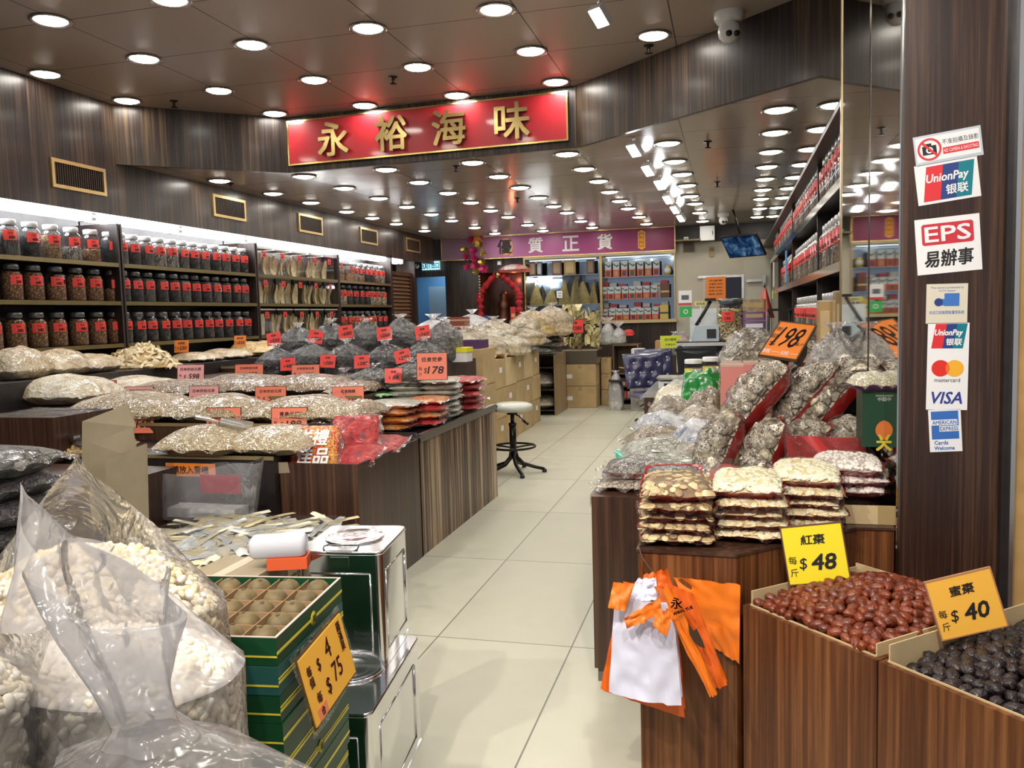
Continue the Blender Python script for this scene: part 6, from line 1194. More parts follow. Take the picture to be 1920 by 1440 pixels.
def mushroom_bag(label, p, normal, up, w_, d, h, seed, n=70, capk=1.0, group='mushroom bags'):
    return packet('mushroom_bag', label, 'bag', p, w_, d, h, MBASE, M=axes_matrix(p, normal, up), backing=REDFILM, seal=.03, seals='all', group=group, seed=seed, rim=.30, lump=.06, pw=2.6, back_lip=.02,
                  scatter=scatter_on_top('mushrooms', [MUSH, MUSH, MUSH2, MUSH3], CAPS, n, .8, .90, .004, smin=.8 * capk, smax=1.25 * capk), shell=(CLEAR, .022))
NM = (-.66, -.30, .62); UPV = (.25, .25, 1)
def mb_at(label, px, py, Y, w_, d, h, seed, nrm=(-.72, .02, .60), up=(.45, .1, 1), n=240, capk=1.0):
    c = PY(px, py, Y); n_ = Vector(nrm).normalized(); return mushroom_bag(label, c - n_ * h * .4, nrm, up, w_, d, h, seed, n, capk)
mb_at('big leaning mushroom bag with red back, left of the top row', 1418, 752, 3.56, .21, .36, .15, 21)
mb_at('big leaning mushroom bag with red back, middle of the top row', 1512, 745, 3.62, .20, .33, .14, 22)
mb_at('big leaning mushroom bag with red back, right of the top row', 1562, 745, 3.60, .20, .36, .15, 23)
mb_at('standing mushroom bag with red back under the left leaning bag', 1352, 842, 3.36, .20, .28, .13, 24, (-.75, -.1, .35), (.2, .1, 1))
mb_at('standing mushroom bag with red back in the middle of the low row', 1440, 850, 3.30, .19, .26, .13, 25, (-.80, -.05, .30), (.15, .05, 1))
mb_at('mushroom bag with red flap, third of the low row', 1502, 838, 3.40, .19, .22, .11, 26, (-.6, -.2, .6), (.3, .2, 1), 120)
mb_at('mushroom bag with red flap beside the green box', 1578, 832, 3.40, .20, .22, .11, 27, (-.6, -.2, .6), (.3, .2, 1), 120)
# lining sheet and folded red bag
t = thing('folded_red_bag', 'clear and red empty bag with a white sticker standing before the mushrooms', 'bag', PY(1548, 893, 3.08), (R(-12), 0, R(-8))); MB().grid(lambda u, v: Vector(((u - .5) * .25 + .02 * v * (u - .5), .012 * math.sin(u * 8 + v * 3), .14 * v)), 14, 8).grid(lambda u, v: Vector(((.5 - u) * .25, .02 + .012 * math.sin(u * 7), .14 * v)), 14, 8).obj('red_sheet', REDFILM, t)
MB().grid(lambda u, v: Vector(((u - .5) * .28, -.012 + .012 * math.sin(u * 9 + v * 5), .16 * v - .005)), 14, 8).obj('clear_film', CLEAR, t); MB().box(.03, .07, -.024, -.022, -.0, .018).obj('sticker', PAPER, t)
mb = MB(); a, b = PY(1330, 900, 3.12), PY(1495, 890, 3.2); mb.grid(lambda u, v: Vector((a.x + (b.x - a.x) * u, 3.12 + .05 * v, .79 + .075 * v * (1 - .6 * abs(u - .45)) + .02 * math.sin(u * 9) * v)), 20, 4); t = thing('red_lining', 'red film lining folded up behind the flat packets', 'lining', (0, 0, 0)); mb.obj('sheet', REDFILM, t)
mb = MB(); mb.grid(lambda u, v: Vector((a.x + (b.x - a.x) * u, 3.11 + .05 * v, .80 + .09 * v * (1 - .5 * abs(u - .45)) + .02 * math.sin(u * 9) * v)), 20, 4); mb.obj('clear_edge', CLEAR, t)
# green gift box and packets at the pillar
GRB = plain('green gift box', (.004, .040, .016), .45, coat=.1)
a, b = PY(1622, 838, 3.0), PY(1690, 731, 3.0); t = thing('green_box', 'tall dark green gift box with an orange fruit print beside the pillar', 'box', ((a.x + b.x) / 2 + .01, 3.0, a.z)); h = b.z - a.z; w_ = .075
MB().box(-w_, w_ , 0, .14, 0, h).obj('body', GRB, t); mb = MB(); mb.lathe([(0, 0), (.034, 0)], 20, 0, Matrix.Translation((.0, -.002, h * .30)) @ Matrix.Rotation(R(90), 4, 'X'), closed=False); mb.obj('fruit_print', plain('print orange', (.62, .16, .03), .45), t)
mb = MB(); text(mb, '中國新會', 0, h * .84, .014, -.002, width=.055); text(mb, 'XINHUI CITRUS', 0, h * .90, .006, -.002, width=.07); mb.obj('lettering', plain('print pale', (.6, .62, .5), .5), t); mb = MB(); text(mb, '米', 0, h * .08, .06, -.002, bold=.003); mb.obj('leaf_print', plain('print yellow', (.65, .5, .05), .45), t)
OATS = lumps('pale oats', [(.62, .58, .42), (.52, .48, .32), (.70, .67, .52)], 110, gap=(.35, .30, .18), gapw=.1, wr=12, wrs=.9)
for k, (yt, yb, z) in enumerate(((884, 915, .745), (862, 890, .80), (838, 872, .855))):
    packet('oat_packet', 'packet of pale seeds on a red base by the pillar, %s' % ('lowest', 'middle', 'under the green box')[k], 'packet', (.42 - .015 * (2 - k), 3.06, .748 + .052 * k), .22, .22, .055, OATS, backing=REDFILM, seal=.015, seals='all', group='seed packets by the pillar', rim=.4)
packet('purple_packet', 'small packet with a purple foil flap on top of the green box', 'packet', (.47, 3.04, 1.165), .15, .14, .06, OATS, R(10), backing=plain('purple foil', (.25, .08, .28), .25, .4), seals='all', group=None)
t = price_card('tall orange 128 card half hidden by the pillar', PY(1673, 690, 3.3), .11, .17, ORANGE, '特價', '128', (R(-6), 0, R(-15)), unit='')
# upper mound, pink boxes, big 198 card
PBX = plain('pink gift box', (.58, .20, .17), .4, coat=.4); PBT = plain('gift box top', (.55, .34, .26), .4, coat=.3)
for k, (x0, x1) in enumerate(((1352, 1392), (1393, 1424), (1426, 1462), (1464, 1502), (1504, 1556))):
    a, b, c = PY(x0, 745, 4.3), PY(x1, 745, 4.3), PY(x0, 684, 4.3); t = thing('gift_box', 'pink gift box, %s of five below the big orange 198 card' % ORD[k], 'box', ((a.x + b.x) / 2, 4.3, .935), group='pink gift boxes'); w_ = (b.x - a.x) / 2 - .003; h = c.z - .935
    MB().box(-w_, w_, 0, .16, 0, h).obj('body', PBX, t); MB().box(-w_, w_, 0, .16, h, h + .012).obj('top', PBT, t); mb = MB(); mb.rbox(-w_ * .4, w_ * .4, -.002, 0, h * .1, h * .5, .002, 2); mb.obj('print', plain('print magenta', (.5, .08, .42), .4), t)
t = thing('gift_box', 'tall pink gift box with a purple bottle picture left of the mushroom bags', 'box', (PY(1375, 740, 4.05).x - .005, 4.05, .932)); a, b, c = PY(1354, 790, 4.05), PY(1397, 790, 4.05), PY(1354, 688, 4.05); w_ = (b.x - a.x) / 2; h = c.z - .932
MB().box(-w_, w_, 0, .12, 0, h).obj('body', PBX, t); MB().lathe([(.0, 0), (.026, .0), (.028, .05), (.012, .065), (.012, .09), (0, .09)], 14, 0, Matrix.Translation((-.008, -.0, .03)) @ Matrix.Diagonal((1, .1, 1, 1)), closed=False).obj('bottle_print', plain('print violet', (.52, .07, .55), .4), t); MB().box(-w_, w_, -.001, .121, h, h + .01).obj('top', PBT, t)
SLC = lumps('white slices', [(.56, .50, .40), (.38, .32, .25), (.68, .62, .52)], 48, gap=(.12, .09, .06), gapw=.07, wr=13, wrs=1.4)
for k, (px, py, w_, h, Y, lab) in enumerate(((1410, 622, .34, .22, 4.85, 'clear mound of white slices left of the big orange 198 card'), (1500, 640, .30, .22, 4.95, 'clear mound of white slices behind the big orange 198 card'))):
    p = PY(px, py, Y); packet('slice_bag', lab, 'bag', (p.x, Y + .05, 1.002), w_ * 1.1, .5, max(.12, p.z - 1.0), SLC, seals='all', seal=.03, scatter=scatter_on_top('slices', [MUSH3, plain('slice white', (.62, .58, .48), .5)], [tmpl_disc(.020, .005), tmpl_disc(.016, .004)], 160, .7, .9), shell=(CLEAR, .012))
p = PY(1605, 690, 3.75); sack('knotted_bag', 'milky knotted bag of grey mushrooms at the top right beside the mirror', 'bag', (p.x - .075, 3.80, .99), .125, .12, PY(1605, 620, 3.8).z - .99, DARK2 if False else crumple('dusky mushrooms', [(.10, .08, .07), (.30, .26, .22), (.46, .42, .37), (.58, .55, .50)], 16, wr=11, wrs=1.6), 131, None, .045, film('bag haze', milky=.22, milkcol=(.8, .8, .8), wr=10, wrs=1.0, base=.1), .25)
step(.30, .495, 3.62, 3.95, .932, .988, 'flat carton under the milky knotted bag')
def big198():
    a, b, c, d = PY(1425, 664, 4.02), PY(1486, 672, 3.98), PY(1535, 609, 4.30), PY(1462, 607, 4.30)
    w_, h = .235, .20; n = ((b - a).cross(d - a)).normalized(); M = axes_matrix((a + b + c + d) / 4, -n if n.y > 0 else n, d - a); M = M @ Matrix.Rotation(R(-90), 4, 'X') if False else M
    t = thing('price_card', 'big orange 198 card tilted back on a dark wedge above the mushrooms', 'price card'); t.matrix_world = M
    w_ = ((b - a).length + (c - d).length) / 2; h = ((d - a).length + (c - b).length) / 2
    sh = ((d - a).normalized().dot((b - a).normalized()))
    MB().box(-w_ / 2, w_ / 2, -h / 2, h / 2, -.008, 0).obj('card', ORANGE, t); mb = MB(); f = .007
    mb.box(-w_ / 2 - f, w_ / 2 + f, h / 2, h / 2 + f, -.01, .002); mb.box(-w_ / 2 - f, w_ / 2 + f, -h / 2 - f, -h / 2, -.01, .002); mb.box(-w_ / 2 - f, -w_ / 2, -h / 2, h / 2, -.01, .002); mb.box(w_ / 2, w_ / 2 + f, -h / 2, h / 2, -.01, .002); mb.obj('border', plain('border brown', (.10, .05, .02), .5), t)
    mb = MB(); text(mb, '198', .0, .025, h * .58, 0, width=w_ * .66, slant=.12, bold=.001); text(mb, '冬', -w_ * .40, h * .28, h * .12, 0); text(mb, '菇', -w_ * .40, h * .06, h * .12, 0); text(mb, '$', -w_ * .36, -h * .16, h * .14, 0); text(mb, '每斤', w_ * .38, -h * .1, h * .09, 0); mb.v = [Vector((v.x, v.z, .0015)) for v in mb.v]; mb.obj('lettering', INK, t)
    mb = MB(); text(mb, '買一送一', 0, -h * .38, h * .11, 0); mb.v = [Vector((v.x, v.z, .0015)) for v in mb.v]; mb.obj('white_lettering', PAPER, t)
    MB().box(-w_ * .1, w_ * .5, -h * .42, h * .1, -.09, -.0085).obj('wedge', BLACKW, t)
big198()
# tall boxes by the mirror at the back of the mushrooms
for k, (x0, x1, yt, m_, lab) in enumerate(((1535, 1570, 566, plain('amber box', (.50, .33, .13), .35, coat=.6), 'tall amber clear box behind the 198 card'), (1566, 1592, 548, plain('ochre box', (.36, .26, .12), .3, coat=.6), 'tall ochre box at the edge of the jar shelf'))):
    a, b = PY(x0, 680, 4.75 - .2 * k), PY(x1, 680, 4.75 - .2 * k); t = thing('tall_box', lab, 'box', ((a.x + b.x) / 2, 4.75 - .2 * k, 1.002 if k == 0 else .932)); h = PY(x0, yt, 4.75 - .2 * k).z - (1.002 if k == 0 else .932); w_ = (b.x - a.x) / 2; MB().box(-w_, w_, 0, .12, 0, h).obj('body', m_, t); MB().box(-w_, w_, 0, .12, h, h + .008).obj('lid', plain('lid pale', (.6, .55, .45), .3, coat=.5), t); MB().box(-w_ * .8, w_ * .2, -.002, 0, h * .3, h * .9).obj('label', CARDI, t)
t = thing('shelf_rack', 'small black metal rack in front of the far right jars', 'rack', (PY(1463, 640, 7.2).x, 7.2, .746)); h = PY(1463, 583, 7.2).z - .746; mb = MB(); [mb.cyl((x, y, 0), (x, y, h), .008, n=6) for x in (-.09, .09) for y in (0, .2)]; mb.obj('posts', BLKMET, t); MB().box(-.10, .10, -.01, .21, h, h + .02).obj('top', BLKMET, t)
# ---------------------------------------------------------------- aisle-side packets on the mushroom counter
MIX1 = lumps('brown dried roots', [(.30, .24, .16), (.20, .15, .10), (.42, .35, .25), (.14, .10, .07)], 30, gap=(.05, .04, .03), gapw=.06, wr=14, wrs=1.3, stretch=(1, 2, 1))
MIX2 = lumps('grey peeled roots', [(.40, .40, .34), (.28, .28, .23), (.52, .52, .46)], 26, gap=(.12, .12, .10), gapw=.05, wr=14, wrs=1.3, stretch=(1, 2.2, 1))
BLUW = crumple('blue white wrap', [(.14, .16, .24), (.40, .43, .50), (.62, .64, .66), (.76, .78, .80)], 9, wr=13, wrs=1.8)
AP = [(-.36, 3.30, .748, .30, .22, .05, SLC, 'dark packet with a red base at the front corner, lower of two', REDFILM, -6), (-.35, 3.30, .80, .28, .22, .07, lumps('shiny black fungus', [(.06, .055, .05), (.22, .19, .16), (.03, .028, .025)], 48, gapw=.07, wr=15, wrs=1.4), 'packet of dark fungus with a red base at the front corner of the counter', REDFILM, -4),
      (-.30, 3.62, .748, .36, .26, .10, MIX2, 'large green edged packet at the aisle, nearer one', None, 10), (-.32, 3.92, .748, .36, .26, .11, MIX2, 'large green edged packet at the aisle, further one', None, 14), (-.10, 3.80, .748, .26, .26, .11, MIX1, 'packet of brown roots between the green edged packets and mushrooms', None, 0),
      (-.36, 4.25, .748, .30, .30, .12, MIX1, 'packet of brown pieces with a red stripe at the aisle', REDFILM, 20), (-.14, 4.22, .748, .28, .30, .15, BLUW, 'bluish wrinkled packet behind the brown roots', None, -8), (-.36, 4.65, .748, .28, .32, .14, BLUW, 'bluish packet with red trim by the aisle', REDFILM, 24), (-.14, 4.68, .748, .28, .32, .17, SLC, 'pale packet with a red edge left of the tall pink box', REDFILM, 18),
      (-.34, 5.15, .748, .30, .36, .17, MIX1, 'packet of brown dried pieces beyond the bluish packets', REDFILM, 12), (-.14, 5.20, .748, .24, .36, .22, MIX1, 'plump packet of brown dried pieces left of the pink boxes', None, -10), (-.38, 5.75, .748, .26, .40, .18, CREAM, 'pale cream packet by the aisle below the green pack', None, 8), (-.18, 5.80, .748, .26, .40, .22, lumps('salmon pieces', [(.55, .18, .10), (.6, .45, .3), (.66, .3, .2)], 18, gapw=.05, wr=14, wrs=1.3), 'red and cream packet below the green pack', REDFILM, -6), (-.36, 6.35, .748, .26, .4, .18, MIX2, 'pale green packet at the far end of the mushroom counter', None, 0)]
for k, (x, y, z, w_, d, h, m_, lab, bk_, rz) in enumerate(AP):
    t = packet('aisle_packet', lab, 'packet', (x, y, z), w_, d, h, m_, R(rz), backing=bk_, seals='all', seal=.03, group='packets on the mushroom counter', lump=.12, sealmat=plain('green trim', (.03, .36, .24), .35, coat=.5) if k in (2, 3) else None)
    if k in (2, 3): MB().grid(lambda u, v: Vector((-.035 + .07 * u, -.06 + .06 * v, h * 1.0 + .002)), 2, 2).obj('white_label', PAPER, t)
# green foil pack and jars
packet('green_pack', 'crumpled bright green foil pack among the aisle packets', 'packet', (PY(1315, 725, 5.55).x, 5.5, .97), .24, .26, .10, plain('leaf green foil', (.015, .26, .045), .25, coat=.8), R(20), M=axes_matrix((PY(1315, 722, 5.5).x, 5.5, PY(1315, 728, 5.5).z), (-.2, -.6, .75), (0, .6, .8)), lump=.3, seals='all', seal=.025)
for k, (px, py) in enumerate(((1300, 728), (1334, 724))):
    p = PY(px, py, 6.05); t = thing('label_jar', ('clear jar with a yellow label behind the green foil pack, left one', 'clear jar with a red and yellow label behind the green foil pack, right one')[k], 'jar', (p.x, 6.12, p.z - .08), group='yellow labelled jars'); MB().lathe([(.062, 0), (.065, .01), (.065, .24), (.06, .26)], 20, closed=False).obj('jar_body', GLASS, t); MB().lathe([(0, .285), (.06, .285), (.064, .28), (.064, .255)], 20, closed=False).obj('lid', WHITE, t); MB().lathe([(0, .005), (.058, .005), (.058, .22), (0, .225)], 14, closed=False).obj('contents', lumps('jar mix', [(.45, .4, .28), (.3, .25, .16), (.55, .5, .4)], 60, coat=0), t)
    mb = MB(); mb.grid(lambda u, v: (lambda th: Vector((.067 * math.cos(th), .067 * math.sin(th), .06 + .16 * v)))(R(200) + u * R(70 + 60 * k)), 8, 1); mb.obj('label', plain('label yellow', (.78, .72, .08), .4), t); MB().box(-.03, .03, -.069, -.066, .08, .14).obj('label_patch', (PAPER, REDB)[k], t)
step(-.30, .02, 6.02, 6.3, .746, PY(1300, 728, 6.05).z - .082, 'carton under the two yellow labelled jars')
# ================================================================ front table with stacked packets
t = thing('front_table', 'brown wood front table under the stacked packets', 'table', (0, 0, 0))
MB().prism([(-.265, 2.41), (.015, 2.40), (.38, 2.765), (.498, 2.77), (.498, 3.09), (-.265, 3.09)], 0, .744).obj('body', BROWN, t)
MB().prism([(-.27, 2.405), (.015, 2.395), (.385, 2.76), (.50, 2.765), (.50, 3.095), (-.27, 3.095)], .744, .752).obj('top', DKWOOD, t)
# wire hook and hanging bags
LOT = [plain('lotus rim', (.72, .62, .42), .5)]
YS, BS, WS, PS = [plain('yam slice', (.88, .74, .42), .5), plain('yam slice pale', (.92, .84, .60), .5)], [plain('slice tan', (.66, .50, .26), .5), plain('slice brown', (.40, .27, .14), .5), plain('slice cream', (.86, .72, .40), .5)], [plain('bean pink white', (.80, .72, .66), .5), plain('bean white', (.86, .81, .76), .5)], [plain('ivory slice', (.88, .83, .62), .5)]
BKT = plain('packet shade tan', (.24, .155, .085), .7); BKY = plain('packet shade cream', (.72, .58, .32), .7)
THINF = film('thin clear film', milky=.015, wr=14, wrs=.7, base=.012, gloss=.45)
DISC = [tmpl_disc(.0155, .005, 12), tmpl_disc(.0135, .005, 12), tmpl_disc(.010, .004, 10)]; CHIP = [tmpl_disc(.012, .005, 8), tmpl_ellipsoid(.012, .008, .004, 7, 4)]; PEA = [tmpl_ellipsoid(.008, .0065, .006, 7, 4)]
def flat(lab, x, y, z, w_, d, h, mats, tm, base, rz, n, grp, seed):
    return packet('dry_packet', lab, 'packet', (x, y, z), w_, d, h, base, R(rz), backing=REDFILM, seals='all', seal=.014, group=grp, seed=seed, rim=.42, lump=.05, pw=3.6, nu=18, nv=12, back_lip=.010,
                  scatter=scatter_on_top('slices' if tm is not PEA else 'beans', mats, tm, n, .16 if tm is DISC else .35, .97, .001, smin=.85, smax=1.15), shell=(THINF, .007))
hs = .0310
for k in range(5):
    top_ = k == 4
    flat(('lowest', 'second', 'third', 'fourth', 'topmost')[k] + ' packet of brown rimmed slices in the left stack of the front table', -.160 + .006 * (k % 2), 2.585 + .008 * (k % 3), .754 + hs * k, .212, .29, .040 if not top_ else .060, BS, DISC, BKT, (3, -4, 2, -3, 4)[k], 150 if top_ else 120, 'left packet stack', 40 + k)
    flat(('lowest', 'second', 'third', 'fourth', 'topmost')[k] + ' packet of cream slices in the middle stack of the front table', .052 + .006 * (k % 2), 2.655 + .008 * (k % 3), .754 + hs * k, .205, .29, .040 if not top_ else .062, YS if not top_ else PS, CHIP, BKY, (-2, 3, -3, 2, -2)[k], 420 if top_ else 300, 'middle packet stack', 50 + k)
    flat(('lowest', 'second', 'third', 'fourth', 'topmost')[k] + ' packet of ivory slices in the right stack of the front table', .238 + .006 * (k % 2), 2.80 + .008 * (k % 3), .754 + hs * k * 1.06, .205, .28, .042 if not top_ else .062, YS if not top_ else PS, CHIP, BKY, (-6, 3, -8, -5, -6)[k], 420 if top_ else 300, 'right packet stack', 60 + k)
a, b, c = PY(1560, 1010, 2.80), PY(1690, 1012, 2.80), PY(1565, 955, 2.80)
t = thing('low_carton', 'cut down tan carton beside the pillar under the pink bean packets', 'carton', ((a.x + b.x) / 2, 2.80, .753)); w_ = (b.x - a.x) / 2; h = max(.06, c.z - .753)
w_ = min(w_, .095)
MB().box(-w_, w_, 0, .008, 0, h).box(-w_, -w_ + .008, .008, .24, 0, h).box(w_ - .008, w_, .008, .24, 0, h * 1.5).box(-w_, w_, .008, .24, 0, .008).obj('sides', CARDI, t); MB().box(w_ * .35, w_, -.001, 0, 0, h).obj('tape', TAPE, t)
for k in range(3):
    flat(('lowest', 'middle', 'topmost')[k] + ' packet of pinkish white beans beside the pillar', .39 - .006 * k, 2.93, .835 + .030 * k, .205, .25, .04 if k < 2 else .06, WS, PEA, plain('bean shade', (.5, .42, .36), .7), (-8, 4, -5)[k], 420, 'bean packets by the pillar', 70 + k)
step(.40, .495, 2.90, 3.05, .753, .842, 'small riser under the bean packets') if False else None
packet('seaweed_packet', 'clear packet of black shreds on red, propped behind the left stack', 'packet', (0, 0, 0), .19, .13, .05, lumps('black shreds', [(.02, .025, .03), (.10, .11, .12), (.3, .32, .33)], 55, gapw=.06, wr=18, wrs=1.4), M=axes_matrix(PY(1262, 906, 2.94), (-.05, -.62, .78), (0, .78, .62)), backing=REDFILM, seals='all', seal=.03, back_lip=.008)
# ---------------------------------------------------------------- carrier bags hanging on a wire hook
ORB = plain('orange carrier', (.80, .13, .006), .5, coat=.1); ORB2 = plain('light orange carrier', (.86, .20, .010), .5, coat=.1); WHB = plain('white carrier', (.72, .72, .88), .5)
t = thing('wire_hook', 'bent brown wire hook on the front table corner holding the carrier bags', 'hook', (0, 0, 0)); h0 = Vector((-.262, 2.43, .752)); hk = PY(1210, 1098, 2.30)
mb = MB(); mb.tube([h0 + Vector((.04, .05, .004)), h0 + Vector((-.0, -.02, .008)), PY(1203, 1045, 2.38), PY(1222, 1070, 2.35), PY(1232, 1082, 2.32), hk, PY(1206, 1112, 2.27)], .0028, 6); mb.obj('wire', plain('wire brown', (.10, .06, .035), .4, .5), t)
def sheet(pts, Y, thick, bulge, seed, nx=16, ny=20, fold=.0):
    """soft sheet between four photo corners (top left, top right, bottom right, bottom left), given its own distance and thickness"""
    tl, tr, br, bl = [PY(x, y, Y + dy) for (x, y, dy) in pts]; off = Vector((seed, 0, seed * 2)); cr = lambda u, v: .006 * (abs(noise.noise(Vector((u * 4 + seed, v * 6, u * 2)))) - .2)
    def fn(u, v, k=0):
        p = tl.lerp(tr, u).lerp(bl.lerp(br, u), v); s = math.sin(math.pi * u) ** .6
        return p + Vector((0, -bulge * s * (.3 + .7 * v) + k + cr(u, v) * 2 + .012 * noise.noise(Vector((u * 5, v * 4, 0)) + off) + fold * math.sin(u * 20) * (1 - v) ** 2, .004 * noise.noise(Vector((u * 9, v * 9, 3)) + off)))
    mb = MB(); mb.grid(fn, nx, ny); mb.grid(lambda u, v: fn(1 - u, v, thick), nx, ny)
    return mb
def carrier(label, m_, sheets, grp='carrier bags on the hook', extra=None):
    t = thing('carrier_bag', label, 'bag', (0, 0, 0), group=grp)
    for k, s in enumerate(sheets): sheet(*s).obj('body' if k == 0 else 'handle' if k == 1 else 'fold', m_, t)
    if extra: extra(t)
    return t
carrier('white carrier bag bundle hanging in front on the wire hook', WHB, [([(1152, 1122, 0), (1262, 1130, 0), (1278, 1322, -.02), (1142, 1296, -.02)], 2.20, .05, .02, 1), ([(1194, 1090, .02), (1228, 1090, .02), (1232, 1124, .0), (1176, 1124, .0)], 2.21, .03, .01, 2, 12, 8, .004)])
def wlayers(t):
    for k in range(4): sheet([(1240 + k * 4, 1140, 0), (1250 + k * 4, 1145, 0), (1278 - k * 0, 1300 + k * 5, 0), (1256, 1322 - k * 2, 0)], 2.215 + .012 * k, .004, .008, 11 + k, 6, 14).obj('layer', WHB, t)
wlayers(bpy.data.objects['carrier_bag'])
carrier('orange carrier bag bundle hanging behind the white bags', ORB, [([(1165, 1100, .04), (1262, 1110, .04), (1284, 1345, .03), (1126, 1290, .03)], 2.27, .05, .01, 3), ([(1205, 1082, 0), (1250, 1070, 0), (1262, 1110, 0), (1215, 1112, 0)], 2.27, .02, .01, 4, 12, 8, .006)])
carrier('orange carrier bag panel spread flat against the dark counter side', ORB2, [([(1262, 1082, .06), (1388, 1098, .03), (1386, 1245, .03), (1340, 1215, .05)], 2.345, .006, .0, 5)])
def logo(t):
    def put(nm, body, px, py, h, Y, rot, m_=INK):
        mb = MB(); text(mb, body, 0, 0, h, 0, rot=rot, bold=.001); p = PY(px, py, Y); mb.v = [Vector((p.x + v.x, Y + .012, p.z + v.z)) for v in mb.v]; mb.obj(nm, m_, t)
    put('logo_character', '永', 1268, 1134, .030, 2.160, 0); put('lettering', 'WING YUE', 1280, 1148, .008, 2.160, 25)
    mb = MB(); pts = [(1290, 1170), (1300, 1185), (1306, 1180), (1318, 1205), (1322, 1218), (1312, 1215), (1300, 1205), (1292, 1190)]; q = [PY(x, y, 2.16) for x, y in pts]; mb.add([(v.x, 2.168, v.z) for v in q], [tuple(range(len(q)))]); mb.obj('dark_print', plain('print brown', (.05, .025, .012), .5), t)
carrier('orange carrier bag strip with a black character, folded over the white bags', ORB2, [([(1226, 1100, .02), (1262, 1105, .0), (1345, 1300, -.01), (1330, 1305, -.01)], 2.19, .006, .012, 6, 12, 20), ([(1170, 1160, -.05), (1238, 1120, -.02), (1240, 1148, -.02), (1176, 1178, -.05)], 2.19, .006, .01, 7, 12, 6), ([(1150, 1092, .0), (1190, 1096, .0), (1172, 1145, -.02), (1140, 1138, -.02)], 2.175, .006, .01, 8, 10, 8), ([(1228, 1140, -.03), (1262, 1150, -.02), (1250, 1192, -.04), (1225, 1172, -.04)], 2.18, .006, .01, 9, 8, 8)], extra=logo)
carrier('dark orange carrier bag fold hanging at the right of the white bags', ORB, [([(1250, 1096, .0), (1300, 1118, .02), (1364, 1284, .0), (1335, 1290, .0)], 2.235, .02, .01, 10, 12, 20)])
# ---------------------------------------------------------------- date bins
BZ = .615
A0 = Vector((.033, 2.37, 0)); E1 = Vector((.672, -.74, 0)).normalized(); N1 = Vector((.74, .672, 0)).normalized()
def bin_box(label, s0, s1, depth, back):
    t = thing('date_bin', label, 'bin', A0 + E1 * s0, group='wooden date bins'); M = Matrix((E1, N1, Vector((0, 0, 1)))).transposed().to_4x4(); t.matrix_world = Matrix.Translation(A0 + E1 * s0) @ M
    w_ = s1 - s0; k = .014
    mb = MB(); mb.box(0, w_, 0, k, 0, BZ); mb.box(0, k, k, depth, 0, BZ); mb.box(w_ - k, w_, k, depth, 0, BZ); mb.box(k, w_ - k, depth - k, depth, 0, BZ); mb.obj('panels', BROWN, t)
    MB().box(k, w_ - k, k, depth - k, BZ - .22, BZ - .20).obj('inner_floor', BLACKW, t)
    mb = MB(); c = .004; z0, z1 = BZ - .2, BZ + .012
    mb.box(k, w_ - k, k, k + c, z0, z1 - .008); mb.box(k, k + c, k + c, depth - k, z0, z1 + .03); mb.box(w_ - k - c, w_ - k, k + c, depth - k, z0, z1 + .02); mb.box(k, w_ - k, depth - k - c, depth - k, z0, z1 + back); mb.obj('cardboard_lining', CARDI, t)
    return t
L1 = .447
b1_ = bin_box('brown wooden bin of red dates with the yellow 48 card', 0, L1 - .002, .46, .04)
b2_ = bin_box('brown wooden bin of dark dates with the orange 40 card', L1 + .002, L1 + .50, .60, .02)
def wrinkled(a, b, c, seed, mat_noise=.10, n=12, r_=9):
    mb = MB(); pr = [(max(.0005, math.sin(math.pi * i / r_)), -math.cos(math.pi * i / r_)) for i in range(r_ + 1)]; mb.lathe(pr, n, closed=False); o = Vector((seed * 3.3, 0, 0)); vs = []
    for v in mb.v:
        k = 1 + mat_noise * noise.noise(v * 2.2 + o) + mat_noise * .8 * noise.noise(Vector((v.x * 6, v.y * 6, v.z * 2)) + o); vs.append(Vector((v.z * a * k, v.x * b * k, v.y * c * k)))
    m2 = MB(); m2.v = vs; m2.f = mb.f; m2.mi = mb.mi; m2.sm = mb.sm; return m2
def date_mat(name, c1, c2, rough, coat, bs):
    m, nt, out = _new(name); p = N(nt, 'BsdfPrincipled', Roughness=rough); L(nt, p.outputs[0], out.inputs[0]); v = coords(nt); n1 = N(nt, 'TexNoise', Scale=90.0, Detail=4.0, Distortion=1.0); L(nt, v, n1.inputs['Vector'])
    oi = N(nt, 'ObjectInfo'); ad = N(nt, 'Math', operation='MULTIPLY_ADD'); L(nt, oi.outputs['Random'], ad.inputs[0]); ad.inputs[1].default_value = .35; L(nt, n1.outputs['Fac'], ad.inputs[2])
    L(nt, ramp(nt, ad.outputs[0], [(.35, c1), (.95, c2)]), p.inputs['Base Color']); L(nt, bump(nt, n1.outputs['Fac'], bs, .006), p.inputs['Normal']); p.inputs['Coat Weight'].default_value = coat; p.inputs['Coat Roughness'].default_value = .2; return m
RDM = date_mat('red date skin', (.070, .008, .003), (.27, .050, .012), .28, .5, .9); BDM = date_mat('dark date skin', (.007, .005, .006), (.036, .022, .025), .38, .3, 1.0)
RD = [wrinkled(.0215, .0145, .0140, s).mesh('red_date', RDM) for s in range(7)]; BD = [wrinkled(.021, .0165, .015, s + 20, .26).mesh('dark_date', BDM) for s in range(7)]
